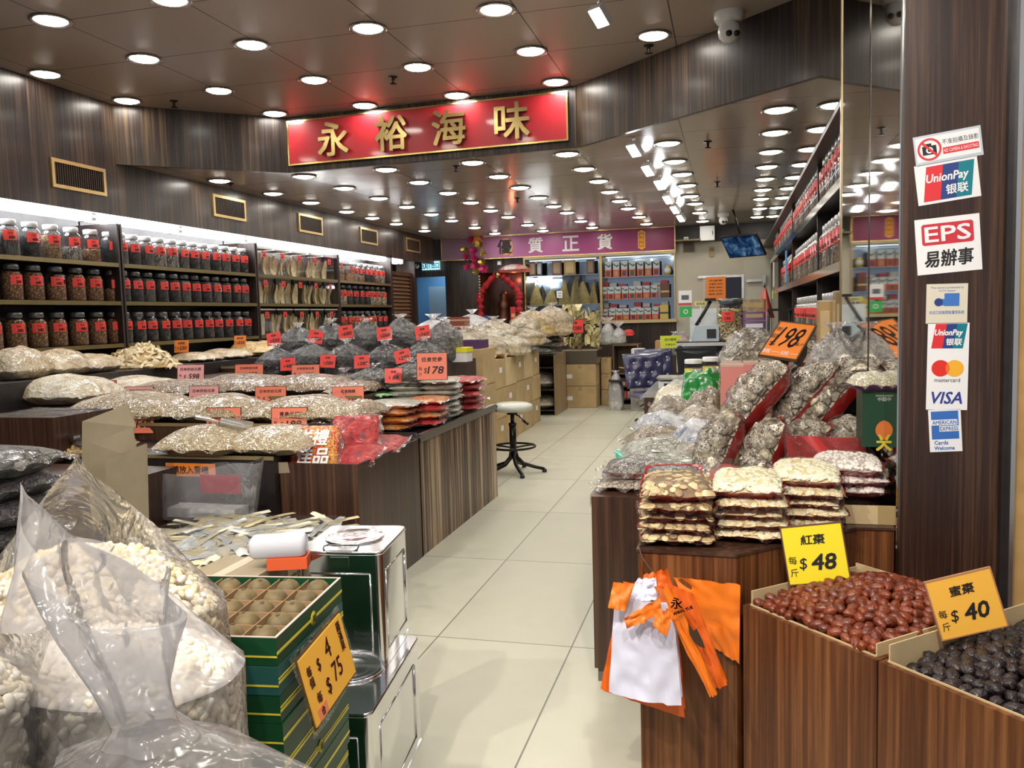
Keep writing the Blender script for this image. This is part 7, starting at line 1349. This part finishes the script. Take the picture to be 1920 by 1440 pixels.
def fill(root, w_, depth, hf, meshes, nm, label, grp, step_, seed, z0):
    q = random.Random(seed); M = root.matrix_world; base = MB(); n = 0
    base.grid(lambda u, v: Vector((.0185 + (w_ - .037) * u, .0185 + (depth - .037) * v, hf(u, v) - .026)), 14, 14)
    base.obj('date_bed', RDM if nm == 'red_date' else BDM, root)['kind'] = 'stuff'
    nx, ny = int((w_ - .04) / step_), int((depth - .04) / (step_ * .78))
    for j in range(ny + 1):
        for i in range(nx + 1):
            u, v = (i + .5 * (j % 2) + q.uniform(-.2, .2)) / nx, (j + q.uniform(-.2, .2)) / ny
            if u > 1.02: continue
            u, v = max(0, min(1, u)), max(0, min(1, v))
            p = M @ Vector((.032 + (w_ - .064) * u, .030 + (depth - .06) * v, hf(u, v) + q.uniform(-.004, .006)))
            o = bpy.data.objects.new(nm, q.choice(meshes)); COL.objects.link(o); o.location = p; o.rotation_euler = (q.uniform(-.4, .4), q.uniform(-.5, .5), q.uniform(0, 6.28)); s = q.uniform(.85, 1.12); o.scale = (s, s, s); tag(o, label, 'date', grp); n += 1
    return n
nr = fill(b1_, L1, .46, lambda u, v: BZ + .000 + .075 * math.sin(math.pi * min(1, .06 + u * .88)) ** .8 * math.sin(math.pi * min(1, .03 + v * .80)) ** .8, RD, 'red_date', 'shiny wrinkled red date in the heap behind the yellow 48 card', 'red dates in the bin', .030, 5, 0)
nb = fill(b2_, .496, .60, lambda u, v: BZ - .030 + .075 * math.sin(math.pi * (.1 + u * .8)) * math.sin(math.pi * (.05 + v * .8)), BD, 'dark_date', 'knobbly dark purple date in the heap behind the orange 40 card', 'dark dates in the bin', .0345, 6, 0)
print('dates', nr, nb)
# cards and scoop in the bins
a, b, c = PY(1483, 1098, 2.44), PY(1592, 1080, 2.44), PY(1468, 1002, 2.44)
price_card('yellow 48 card with brown border standing in the red dates', ((a.x + b.x) / 2, 2.44, (a.z + b.z) / 2 - .005), .162, .162, YELLOW, '紅棗', '48', (R(-6), R(-9), R(-4)), frame=plain('card edge brown', (.13, .05, .03), .6), thick=.006)
a, b, c = PY(1770, 1195, 2.16), PY(1878, 1150, 2.16), PY(1776, 1092, 2.16)
price_card('orange 40 card standing between the two date bins', ((a.x + b.x) / 2, 2.14, (a.z + b.z) / 2 - .01), .150, .140, AMBER, '蜜棗', '40', (R(-6), R(-15), R(8)), frame=plain('card edge tan', (.45, .22, .10), .6), thick=.006)
t = scoop('scoop', 'shiny steel scoop turned over on the red dates behind the yellow card', PY(1640, 1092, 2.42) + Vector((0, 0, .0)), (R(180), R(12), R(28)), 1.05, CHROME)
# ================================================================ green boxes of luohan fruit
TH_ = R(6.9); GRN = plain('box green', (.008, .062, .024), .42, spec=.3); GRN2 = plain('box blue green', (.02, .095, .085), .42, spec=.3); GRIM = plain('box pink rim', (.62, .45, .40), .6); GYL = plain('stripe yellow', (.72, .60, .05), .4)
BXW, BXL, BXH = .40, .395, .0615; BC = Vector((-.909, 1.478, 0)); Mb = Matrix.Translation(BC) @ Matrix.Rotation(TH_, 4, 'Z')     # near right corner of the stack
FRUIT = plain('luohan fruit', (.15, .105, .042), .6, noise_amt=.35, nscale=30)
def emblem(t, M):
    e = MB(); e.lathe([(0, .0012), (.0165, .0012), (.0165, 0)], 20, 0, M, closed=False); e.obj('emblem', GYL, t)
    f = MB(); text(f, '福', 0, 0, .018, 0, bold=.0008); f.v = [M @ Vector((v.x, v.z, .0022)) for v in f.v]; f.obj('emblem_lettering', GRN, t)
    g = MB(); g.lathe([(.0145, .0018), (.0155, .0018), (.0155, .0014), (.0145, .0014)], 20, 0, M, closed=False); g.obj('emblem_ring', GRN, t)
for k in range(13):
    z = k * BXH; open_ = k == 12
    t = thing('fruit_box', ('open green box of round brown fruit on top of the stack beside the tins' if open_ else 'closed green striped box in the stack under the open fruit box, %s from the bottom' % ORD[k]), 'box', (0, 0, 0), group='green fruit boxes'); j = Matrix.Translation((rnd.uniform(-.004, .004), rnd.uniform(-.003, .003), z)); t.matrix_world = Mb @ j
    h = BXH - .001; mb = MB(); g = GRN2 if k == 11 else GRN
    if open_:
        c = .006; mb.box(-c, 0, 0, BXL, 0, h); mb.box(-BXW, -BXW + c, 0, BXL, 0, h); mb.box(-BXW + c, -c, 0, c, 0, h); mb.box(-BXW + c, -c, BXL - c, BXL, 0, h); mb.box(-BXW + c, -c, c, BXL - c, 0, .004)
    else: mb.box(-BXW, 0, 0, BXL, 0, h)
    mb.obj('body', g, t)
    s = MB(); s.box(0, .0012, .0, BXL, h * .40, h * .50); s.box(0, .0012, 0, BXL, h * .56, h * .60) if k % 3 else None; s.box(-BXW, 0, -.0012, 0, h * .30, h * .36); s.obj('stripe', GYL, t)
    if k in (12, 8, 7, 5, 2): emblem(t, Matrix.Translation((.0012, .20 if k != 8 else .17, h * .47)) @ Matrix.Rotation(R(90), 4, 'Y') @ Matrix.Rotation(R(90), 4, 'Z'))
    if open_:
        r_ = MB(); r_.box(-.0055, .0005, 0, BXL, h, h + .0015); r_.box(-BXW, -.0055, 0, .0055, h, h + .0015); r_.box(-BXW, -.0055, BXL - .0055, BXL, h, h + .0015); r_.obj('rim', GRIM, t)
        nx, ny = 5, 5; cx, cy_ = (BXW - .012) / nx, (BXL - .012) / ny; d = MB()
        for i in range(1, nx): d.box(-BXW + .006 + i * cx - .001, -BXW + .006 + i * cx + .001, .006, BXL - .006, .004, h - .004)
        for i in range(1, ny): d.box(-BXW + .006, -.006, .006 + i * cy_ - .001, .006 + i * cy_ + .001, .004, h - .006)
        d.obj('dividers', plain('divider card', (.36, .225, .115), .8), t)
        fm = [wrinkled(.031, .030, .028, s_ + 40, .03, 16, 10).mesh('luohan_fruit', FRUIT) for s_ in range(3)]; TIPM = MB().lathe([(0, .002), (.004, .001), (.005, 0)], 8, closed=False).mesh('stem_scar', plain('stem scar', (.10, .07, .03), .7))
        for a in range(nx):
            for b in range(ny):
                p = t.matrix_world @ Vector((-BXW + .006 + (a + .5) * cx, .006 + (b + .5) * cy_, .041)); o = tag(link('luohan_fruit', fm[(a + b) % 3], None, p, (rnd.uniform(-.3, .3), rnd.uniform(-.3, .3), rnd.uniform(0, 6))), 'round greenish brown fruit in the open green box, %s row from front, %s from left' % (ORD[b], ORD[a]), 'dried fruit', 'luohan fruit in the open box')
                link('stem_scar', TIPM, o, (0, 0, .0285))
# price card on the stack side
q_ = [PX(550, 1232, -.905), PX(628, 1158, -.93), PX(666, 1262, -.90), PX(584, 1350, -.875)]
M = axes_matrix((q_[0] + q_[1] + q_[2] + q_[3]) / 4 + Vector((.012, -.004, 0)), (q_[1] - q_[0]).cross(q_[0] - q_[3]), q_[0] - q_[3]); w_ = ((q_[1] - q_[0]).length + (q_[2] - q_[3]).length) / 2; h = ((q_[0] - q_[3]).length + (q_[1] - q_[2]).length) / 2
t = thing('price_card', 'orange handwritten card with 4 and 75 dollars hanging on the green box stack', 'price card'); t.matrix_world = M
MB().box(-w_ / 2, w_ / 2, -h / 2, h / 2, -.003, 0).obj('card', AMBER, t); f = .006
MB().box(-w_ / 2 - f, w_ / 2 + f, -h / 2 - f, h / 2 + f, -.005, -.003).obj('border', plain('border brown', (.10, .05, .02), .5), t); MB().grid(lambda u, v: Vector(((u - .5) * (w_ + .035), (v - .5) * (h + .035), -.006 + .004 * math.sin(u * 6 + v * 4))), 8, 8).obj('clear_sleeve', CLEAR, t)
mb = MB()
for s, x, z, hh in (('每', -.38, .24, .15), ('個', -.38, .07, .15), ('$', -.18, .18, .20), ('4', .06, .26, .30), ('每', -.32, -.20, .16), ('$', -.10, -.22, .26), ('75', .14, -.14, .28), ('羅', .38, .36, .15), ('漢', .38, .20, .15), ('果', .38, .04, .15)): text(mb, s, x * w_, z * h, hh * h, 0, bold=.0012)
mb.v = [Vector((v.x, v.z, .001)) for v in mb.v]; mb.obj('lettering', plain('brush brown', (.09, .01, .015), .6), t)
MB().box(-w_ * .42, -w_ * .22, -h * .48, -h * .32, 0, .0008).obj('red_patch', plain('patch salmon', (.85, .25, .12), .5), t); mb = MB(); text(mb, '合', -w_ * .32, -h * .40, h * .12, 0, bold=.001); mb.v = [Vector((v.x, v.z, .0018)) for v in mb.v]; mb.obj('patch_lettering', plain('brush brown', (.09, .01, .015), .6), t)
# ================================================================ square tins
TINM = plain('tin plate', (.74, .74, .75), .10, 1); TINE = plain('tin edge', (.80, .80, .82), .14, 1)
def tin(label, M, w_, d, h):
    t = thing('square_tin', label, 'tin', group='square tins'); t.matrix_world = M
    mb = MB(); mb.rbox(-w_ / 2, w_ / 2, -d / 2, d / 2, .006, h - .006, .022, 4); 
    for s in (-1, 1):
        for (a, c, ax) in ((d, w_, 'x'), (w_, d, 'y')):
            e = [(-a * .36, .05), (a * .36, .05), (a * .36, h - .07), (-a * .36, h - .07)]; pts = []
            for (u0, z0), (u1, z1) in zip(e, e[1:] + e[:1]):
                o = s * (c / 2); p0, p1 = ((o, u0, z0), (o, u1, z1)) if ax == 'x' else ((u0, o, z0), (u1, o, z1)); mb.cyl(p0, p1, .0032, n=6)
    mb.obj('body', TINM, t)
    mb = MB(); mb.rbox(-w_ / 2 - .002, w_ / 2 + .002, -d / 2 - .002, d / 2 + .002, h - .014, h, .024, 4, edge=.003); mb.obj('seam_rim', TINE, t); mb = MB(); mb.rbox(-w_ / 2 - .002, w_ / 2 + .002, -d / 2 - .002, d / 2 + .002, 0, .012, .024, 4); mb.obj('seam_rim', TINE, t)
    r_ = min(w_, d) * .36; mb = MB(); mb.lathe([(r_, h), (r_, h + .006), (r_ * .96, h + .007), (r_ * .92, h + .003), (r_ * .80, h + .003), (r_ * .76, h + .005), (r_ * .70, h + .0025), (r_ * .55, h + .0025), (r_ * .5, h + .0045), (r_ * .45, h + .002), (0, h + .002)], 40, closed=False); mb.obj('round_lid', TINE, t)
    mb = MB(); y = -d / 2 + .012; mb.tube([(-.055, y, h + .004), (-.056, y + .012, h + .010), (-.045, y + .022, h + .010), (.045, y + .022, h + .010), (.056, y + .012, h + .010), (.055, y, h + .004), (.04, y - .012, h - .004), (-.04, y - .012, h - .004)], .003, 6, closed=True); mb.obj('wire_handle', plain('dark wire', (.12, .12, .12), .3, 1), t); MB().box(-.03, .03, -d / 2 - .004, -d / 2 + .001, h - .05, h - .018).obj('handle_tab', TINE, t)
    return t
Mt = Matrix.Translation((-1.19, 2.435, .371)) @ Matrix.Rotation(R(7.6), 4, 'Z'); tin('square silver tin with a round lid, standing on top of the other tin', Mt, .265, .315, .369)
Mt2 = Matrix.Translation((-1.145, 2.27, 0)) @ Matrix.Rotation(R(7.6), 4, 'Z'); tin('long silver tin on the floor carrying the upper tin', Mt2, .30, .56, .370)
t = thing('plastic_pack', 'milky plastic pack with an orange base between the fruit box and the tin', 'pack', PY(525, 1062, 2.20), (0, 0, R(20))); MB().rbox(-.085, .085, -.04, .04, .035, .095, .02, edge=.008).obj('milky_pack', plain('milky plastic', (.62, .62, .68), .25, coat=.6), t); MB().box(-.03, .088, -.042, .038, .0, .035).obj('orange_base', plain('pack orange', (.75, .12, .04), .4), t)
zb = PY(525, 1062, 2.20).z; t = thing('carton', 'plain carton under the milky plastic pack', 'carton', (-1.47, 2.12, 0)); MB().box(-.10, .12, -.04, .16, 0, zb - .002).obj('body', CARDG, t); MB().box(-.02, .02, -.041, .16, zb - .003, zb - .001).obj('tape', TAPE, t)
# ================================================================ white bean sacks
t = thing('low_platform', 'low dark platform hidden under the white bean sacks', 'platform', (-.93, .60, 0)); MB().box(-.60, .60, 0, .82, 0, .40).obj('body', DKWOOD, t); MB().box(-.605, .605, -.005, .825, .40, .42).obj('lid', BLACKW, t)
HZ = film('haze film', milky=.15, milkcol=(.90, .88, .92), wr=6, wrs=.8, rough=.1, base=.05, dist=.018)
MILK3 = film('half white film', milky=.46, milkcol=(.95, .93, .97), wr=4, wrs=.8, rough=.14, base=.05, dist=.02)
MILK2 = film('white film', milky=.52, milkcol=(.95, .93, .97), wr=4, wrs=.8, rough=.14, base=.05, dist=.02)
BEAN = [tmpl_ellipsoid(.0125, .0080, .0070, 8, 6, .0018), tmpl_ellipsoid(.0115, .0085, .0075, 8, 6, .001), tmpl_ellipsoid(.0135, .0078, .0072, 8, 6, .0022)]
BM = [plain('white bean', (.80, .73, .62), .45, coat=.25), plain('ivory bean', (.84, .79, .70), .45, coat=.25), plain('cream bean', (.76, .66, .50), .45, coat=.25)]
CM = [plain('cashew cream', (.78, .62, .36), .45, coat=.2), plain('cashew pale', (.82, .70, .46), .45, coat=.2)]
def bean_sack(label, c, rx, ry, z0, zs, ztop, peaks, mats, n, seed, fl=MILKY, collar=.06, lean=(0, 0)):
    """open plastic sack: beans heaped inside, film hugging them and rising to loose corners at PEAKS (point, direction width)"""
    t = thing('bean_sack', label, 'sack', (c[0], c[1], z0), group='open sacks of white beans'); H_ = zs - z0; Ht = ztop - z0; q = random.Random(seed); off = Vector((seed * 1.7, 0, seed))
    def side(th, v):
        sq = 1 / max(abs(math.cos(th)), abs(math.sin(th))) ** .25; k = (.86 + .14 * math.sin(min(1, v * 2) * math.pi / 2)) * (1 + .05 * noise.noise(Vector((math.cos(th) * 2, math.sin(th) * 2, v * 3)) + off)) * sq
        return Vector((rx * k * math.cos(th) + lean[0] * v, ry * k * math.sin(th) + lean[1] * v, H_ * v))
    def surf(th, r_):
        e = side(th, 1); z = H_ + (Ht - H_) * (1 - r_ ** 2.2) * (1 + .12 * noise.noise(Vector((math.cos(th) * r_ * 2, math.sin(th) * r_ * 2, 7)) + off)); return Vector((lean[0] + (e.x - lean[0]) * r_, lean[1] + (e.y - lean[1]) * r_, z))
    mb = MB(); mb.grid(lambda u, v: side(u * 2 * math.pi, v) * 1, 28, 8, wrap=True); mb.grid(lambda u, v: surf(u * 2 * math.pi, 1 - v), 28, 8, wrap=True); mb.v = [Vector((v.x * .965, v.y * .965, v.z - .004)) for v in mb.v]
    mb.obj('bean_mass', mats[0], t)['kind'] = 'stuff'
    spots = []
    for i in range(n):
        th = q.uniform(0, 6.2832)
        if q.random() < .52: r_ = math.sqrt(q.random()); p = surf(th, r_); nn = Vector((math.cos(th) * r_ * .8, math.sin(th) * r_ * .8, 1))
        else: v = 1 - q.random() ** 1.3 * .75; p = side(th, v) * 1; nn = Vector((math.cos(th), math.sin(th), .25)); p = Vector((p.x * .975, p.y * .975, p.z))
        spots.append((p, nn))
    o = link('beans', scatter_mesh('beans', mats, BEAN, spots, seed, .9, smin=.85, smax=1.2), t); o['kind'] = 'stuff'
    pk = [(Vector(p) - Vector((c[0], c[1], z0)), a) for p, a in peaks]
    def film_(u, v):
        th = u * 2 * math.pi
        if v < .5: p = side(th, v * 2); return Vector((p.x * 1.10, p.y * 1.10, p.z))
        k = (v - .5) * 2; e = side(th, 1); b = Vector((e.x * 1.10, e.y * 1.10, e.z)); rim = b * 1.0 + Vector((-b.x * .25, -b.y * .25, collar + .02 * math.sin(th * 5 + seed)))
        best = rim
        for p, wd in pk:
            pd = math.atan2(p.y - lean[1], p.x - lean[0]); da = abs((th - pd + math.pi) % (2 * math.pi) - math.pi); w = max(0, 1 - (da / wd) ** 1.6)
            best = best.lerp(p, w)
        r_ = b.lerp(best, k); r_ += Vector((1, .4, .3)) * (.03 * k * (1 - .8 * k) * noise.noise(Vector((math.cos(th) * 1.4, math.sin(th) * 1.4, k * 2 + seed * 3)))) + Vector((.3, 1, .2)) * .008 * math.sin(th * 7 + k * 3) * k * (1 - k)
        return r_
    mb = MB(); mb.grid(lambda u, v: film_(u, v * .5), 60, 14, wrap=True); mb.obj('body_film', HZ, t)
    mb = MB(); mb.grid(lambda u, v: film_(u, .5 + v * .5), 72, 30, wrap=True); mb.obj('loose_film', fl, t); return t
bean_sack('big open plastic sack of cream nuts behind, its corner standing up', (-1.16, 1.26), .235, .14, .42, .93, 1.04, [(PY(148, 838, 1.34), 2.6)], CM + BM[:1], 2000, 3, HZ, .03)
bean_sack('open plastic sack of white beans in the middle, film pulled to a left corner', (-.86, .985), .165, .115, .42, .95, 1.0, [(PY(38, 905, 1.05), 2.9)], BM, 2000, 4, MILK3, .03)
bean_sack('plastic sack of white beans at the left edge below the tall film corner', (-1.02, .80), .13, .10, .42, .97, 1.05, [(PY(112, 1140, .84), 2.2)], BM, 1300, 5, HZ, .02)
bean_sack('nearest plastic sack of white beans with a gathered milky neck', (-.50, .70), .165, .09, .42, .885, .950, [], BM, 1900, 6, HZ, -.05)
t = bpy.data.objects['bean_sack.003']; c0 = Vector((-.50, .70, .42)); pts = [(PY(330, 1452, .70), .150, .085), (PY(312, 1425, .695), .11, .075), (PY(290, 1390, .69), .048, .045), (PY(276, 1355, .69), .030, .030), (PY(250, 1280, .69), .036, .034), (PY(225, 1200, .70), .055, .04), (PY(208, 1120, .71), .074, .045), (PY(200, 1092, .715), .078, .05)]
def neck(u, v):
    f_ = v * (len(pts) - 1); i = min(len(pts) - 2, int(f_)); k = f_ - i; a, b = pts[i], pts[i + 1]; th = u * 2 * math.pi; p = a[0].lerp(b[0], k); rx = a[1] + (b[1] - a[1]) * k; ry = a[2] + (b[2] - a[2]) * k; w = 1 + (.22 if v > .3 else .08) * math.sin(th * 5 + v * 2) * (.4 + .6 * abs(v - .42)) + .10 * noise.noise(Vector((math.cos(th) * 2, math.sin(th) * 2, v * 3)))
    return p + Vector((rx * math.cos(th) * w, ry * math.sin(th) * w, (.035 * math.cos(th - 2.6)) * max(0, v - .6) * 2.5)) - c0
mb = MB(); mb.grid(lambda u, v: neck(u, v * .32), 60, 16, wrap=True); mb.obj('shoulder_film', film('veil film', milky=.30, milkcol=(.95, .93, .97), wr=5, wrs=.9, rough=.14, base=.05, dist=.02), t); mb = MB(); mb.grid(lambda u, v: neck(u, .32 + v * .68), 60, 34, wrap=True); mb.obj('gathered_neck', MILK2, t)
# ================================================================ stickers on the pillar
PS_ = 2.7585
def sticker(label, x0, y0, x1, y1, x2, y2, bg_, parts, name='sticker'):
    """photo corners: top left, top right, bottom left"""
    a, b, c = PY(x0, y0, PS_), PY(x1, y1, PS_), PY(x2, y2, PS_); d = b - a; w_ = d.length; h = (a - c).length; ry = -math.atan2(d.z, d.x)
    mid_ = (b + c) / 2; t = thing(name, label, 'sticker', mid_, (0, ry, 0), 'stickers on the pillar')
    MB().rbox(-w_ / 2, w_ / 2, -.0, .0012, -h / 2, h / 2, .0004, 1).obj('sheet', bg_, t) if False else MB().box(-w_ / 2, w_ / 2, 0, .0012, -h / 2, h / 2).obj('sheet', bg_, t)
    for nm, mt, fn in parts:
        mb = MB(); fn(mb, w_, h); mb.v = [v for v in mb.v]; mb.obj(nm, mt, t)
    return t
SR, SB, ST = plain('print red', (.72, .03, .04), .4), plain('print navy', (.02, .05, .22), .4), plain('print teal', (.0, .20, .26), .4); SBL = plain('print blue', (.05, .18, .55), .4); MCR, MCO, MCM = plain('disc red', (.75, .03, .02), .4), plain('disc orange', (.92, .45, .03), .4), plain('disc middle', (.85, .18, .02), .4)
def disc(mb, x, z, r_, y=-.0006, n=28): mb.add([(x + r_ * math.cos(2 * math.pi * i / n), y, z + r_ * math.sin(2 * math.pi * i / n)) for i in range(n)], [tuple(range(n))])
def slab_(mb, x0, x1, z0, z1, sl, y): mb.add([(x0, y, z0), (x1, y, z0), (x1 + sl, y, z1), (x0 + sl, y, z1)], [(0, 1, 2, 3)])
def upay(w_, h, cz, k):
    hh = h * k / 2; W = w_ * .36; sl = w_ * .10
    return [('red_stripe', SR, lambda mb, *_: slab_(mb, -W - sl / 2, -W * .25 - sl / 2, cz - hh, cz + hh, sl, -.0008)), ('navy_stripe', SB, lambda mb, *_: slab_(mb, -W * .25 - sl / 2, W * .45 - sl / 2, cz - hh, cz + hh, sl, -.0008)), ('teal_stripe', ST, lambda mb, *_: slab_(mb, W * .45 - sl / 2, W * 1.12 - sl / 2, cz - hh, cz + hh, sl, -.0008)),
            ('lettering', PAPER, lambda mb, *_: (text(mb, 'UnionPay', .0, cz + hh * .22, hh * .62, -.0016, width=W * 1.85, slant=.2, bold=.0012), text(mb, '银联', W * .38, cz - hh * .48, hh * .56, -.0016, slant=.1, bold=.001)))]
def ring(mb, x, z, r0, r1, y=-.0014, n=30):
    for i in range(n): a, b = 2 * math.pi * i / n, 2 * math.pi * (i + 1) / n; mb.add([(x + r0 * math.cos(a), y, z + r0 * math.sin(a)), (x + r1 * math.cos(a), y, z + r1 * math.sin(a)), (x + r1 * math.cos(b), y, z + r1 * math.sin(b)), (x + r0 * math.cos(b), y, z + r0 * math.sin(b))], [(0, 1, 2, 3)])
PBL = plain('sticker pale blue', (.55, .60, .68), .4)
sticker('no photography sticker at the top of the pillar', 1713, 258, 1840, 234, 1716, 313, PBL, [('white_field', PAPER, lambda mb, w, h: mb.box(-w * .47, w * .47, -.0006, 0, -h * .40, h * .42)),
        ('camera_print', INK, lambda mb, w, h: (mb.box(-w * .38, -w * .17, -.001, -.0006, -h * .18, h * .12), mb.box(-w * .33, -w * .24, -.001, -.0006, h * .12, h * .2))), ('lens_print', PAPER, lambda mb, w, h: ring(mb, -w * .275, -h * .03, h * .06, h * .11, -.0012)),
        ('red_ring', SR, lambda mb, w, h: (ring(mb, -w * .275, -h * .0, h * .31, h * .38), slab_(mb, -w * .37, -w * .345, h * .22, h * .26, 0, -.0014), mb.add([(-w * .40, -.0015, h * .25), (-w * .365, -.0015, h * .28), (-w * .15, -.0015, -h * .24), (-w * .18, -.0015, -h * .28)], [(3, 2, 1, 0)]))),
        ('lettering', INK, lambda mb, w, h: text(mb, '不准拍攝及錄影', w * .19, h * .17, h * .18, -.001, width=w * .54)), ('red_bar', SR, lambda mb, w, h: mb.box(-w * .08, w * .45, -.0009, 0, -h * .24, -h * .02)), ('bar_lettering', PAPER, lambda mb, w, h: text(mb, 'NO CAMERA & SHOOTING', w * .185, -h * .13, h * .12, -.0012, width=w * .5))])
def dims(a, b, c): return (PY(*b, PS_) - PY(*a, PS_)).length, (PY(*a, PS_) - PY(*c, PS_)).length
w1, h1 = dims((1717, 312), (1835, 291), (1719, 387))
sticker('UnionPay sticker under the no photography sticker', 1717, 312, 1835, 291, 1719, 387, PAPER, upay(w1, h1, 0, .86))
def xz(mb, pts, y): mb.add([(x, y, z) for x, z in pts], [tuple(range(len(pts)))])
sticker('red and black EPS sticker on the pillar', 1717, 413, 1839, 399, 1718, 517, PAPER, [('red_field', plain('eps red', (.62, .03, .05), .4), lambda mb, w, h: xz(mb, [(-w * .37, h * .02), (w * .37, h * .02), (w * .40, h * .05), (w * .40, h * .37), (w * .37, h * .40), (-w * .37, h * .40), (-w * .40, h * .37), (-w * .40, h * .05)], -.0006)),
        ('lettering', PAPER, lambda mb, w, h: text(mb, 'EPS', 0, h * .21, h * .27, -.0014, width=w * .70, bold=.002)), ('black_lettering', INK, lambda mb, w, h: text(mb, '易辦事', 0, -h * .23, h * .29, -.0010, width=w * .74, slant=.1, bold=.002))])
sticker('cream closed circuit camera sticker above the card sticker', 1736, 533, 1814, 531, 1737, 607, plain('sticker cream', (.72, .66, .54), .45), [('camera_print', SBL, lambda mb, w, h: (mb.box(-w * .06, w * .30, -.0008, 0, -h * .06, h * .26), mb.box(-w * .26, -w * .06, -.0008, 0, -h * .04, h * .12))), ('lens_print', SB, lambda mb, w, h: disc(mb, -w * .20, h * .04, h * .10, -.0012)), ('lettering', SBL, lambda mb, w, h: (text(mb, '本店已安裝閉路電視系統', 0, -h * .22, h * .09, -.0008, width=w * .84), text(mb, 'This store is protected by', 0, h * .40, h * .06, -.0008, width=w * .8), text(mb, 'CCTV system', 0, h * .32, h * .055, -.0008, width=w * .4)))])
w2, h2 = dims((1737, 606), (1815, 605), (1739, 768))
def cards():
    P_ = upay(w2, h2, h2 * .35, .28); r_ = w2 * .22; cz = -h2 * .02
    def lens(mb, w, h):
        d_ = w2 * .17; a = math.acos(d_ / r_); n = 14; xz(mb, [(d_ - r_ * math.cos(a - 2 * a * i / n), cz + r_ * math.sin(a - 2 * a * i / n)) for i in range(n + 1)] + [(-d_ + r_ * math.cos(-a + 2 * a * i / n), cz + r_ * math.sin(-a + 2 * a * i / n)) for i in range(1, n)], -.0012)
    return P_ + [('red_disc', MCR, lambda mb, w, h: disc(mb, -w2 * .17, cz, r_)), ('orange_disc', MCO, lambda mb, w, h: disc(mb, w2 * .17, cz, r_, -.0009)), ('overlap', MCM, lens), ('black_lettering', INK, lambda mb, w, h: text(mb, 'mastercard', 0, -h2 * .155, h2 * .045, -.0008, width=w2 * .62)), ('blue_lettering', plain('visa blue', (.03, .05, .30), .4), lambda mb, w, h: text(mb, 'VISA', 0, -h2 * .36, h2 * .135, -.0008, width=w2 * .80, slant=.22, bold=.0015))]
sticker('white sticker with UnionPay, mastercard and VISA on the pillar', 1737, 606, 1815, 605, 1739, 768, PAPER, cards())
sticker('blue and white American Express cards sticker, lowest on the pillar', 1742, 769, 1803, 766, 1742, 848, PAPER, [('blue_field', plain('amex blue', (.04, .16, .52), .4), lambda mb, w, h: mb.box(-w * .42, w * .42, -.0006, 0, -h * .20, h * .46)), ('white_band', PAPER, lambda mb, w, h: (mb.box(-w * .42, w * .38, -.001, -.0006, h * .13, h * .26), mb.box(-w * .18, w * .42, -.001, -.0006, -h * .02, h * .11))), ('lettering', plain('amex blue', (.04, .16, .52), .4), lambda mb, w, h: (text(mb, 'AMERICAN', -w * .02, h * .195, h * .09, -.0014, width=w * .74, bold=.0005), text(mb, 'EXPRESS', w * .12, h * .045, h * .09, -.0014, width=w * .56, bold=.0005), text(mb, 'Cards', -w * .14, -h * .28, h * .09, -.0008, width=w * .42, bold=.0006), text(mb, 'Welcome', -w * .05, -h * .41, h * .085, -.0008, width=w * .62, bold=.0006)))])
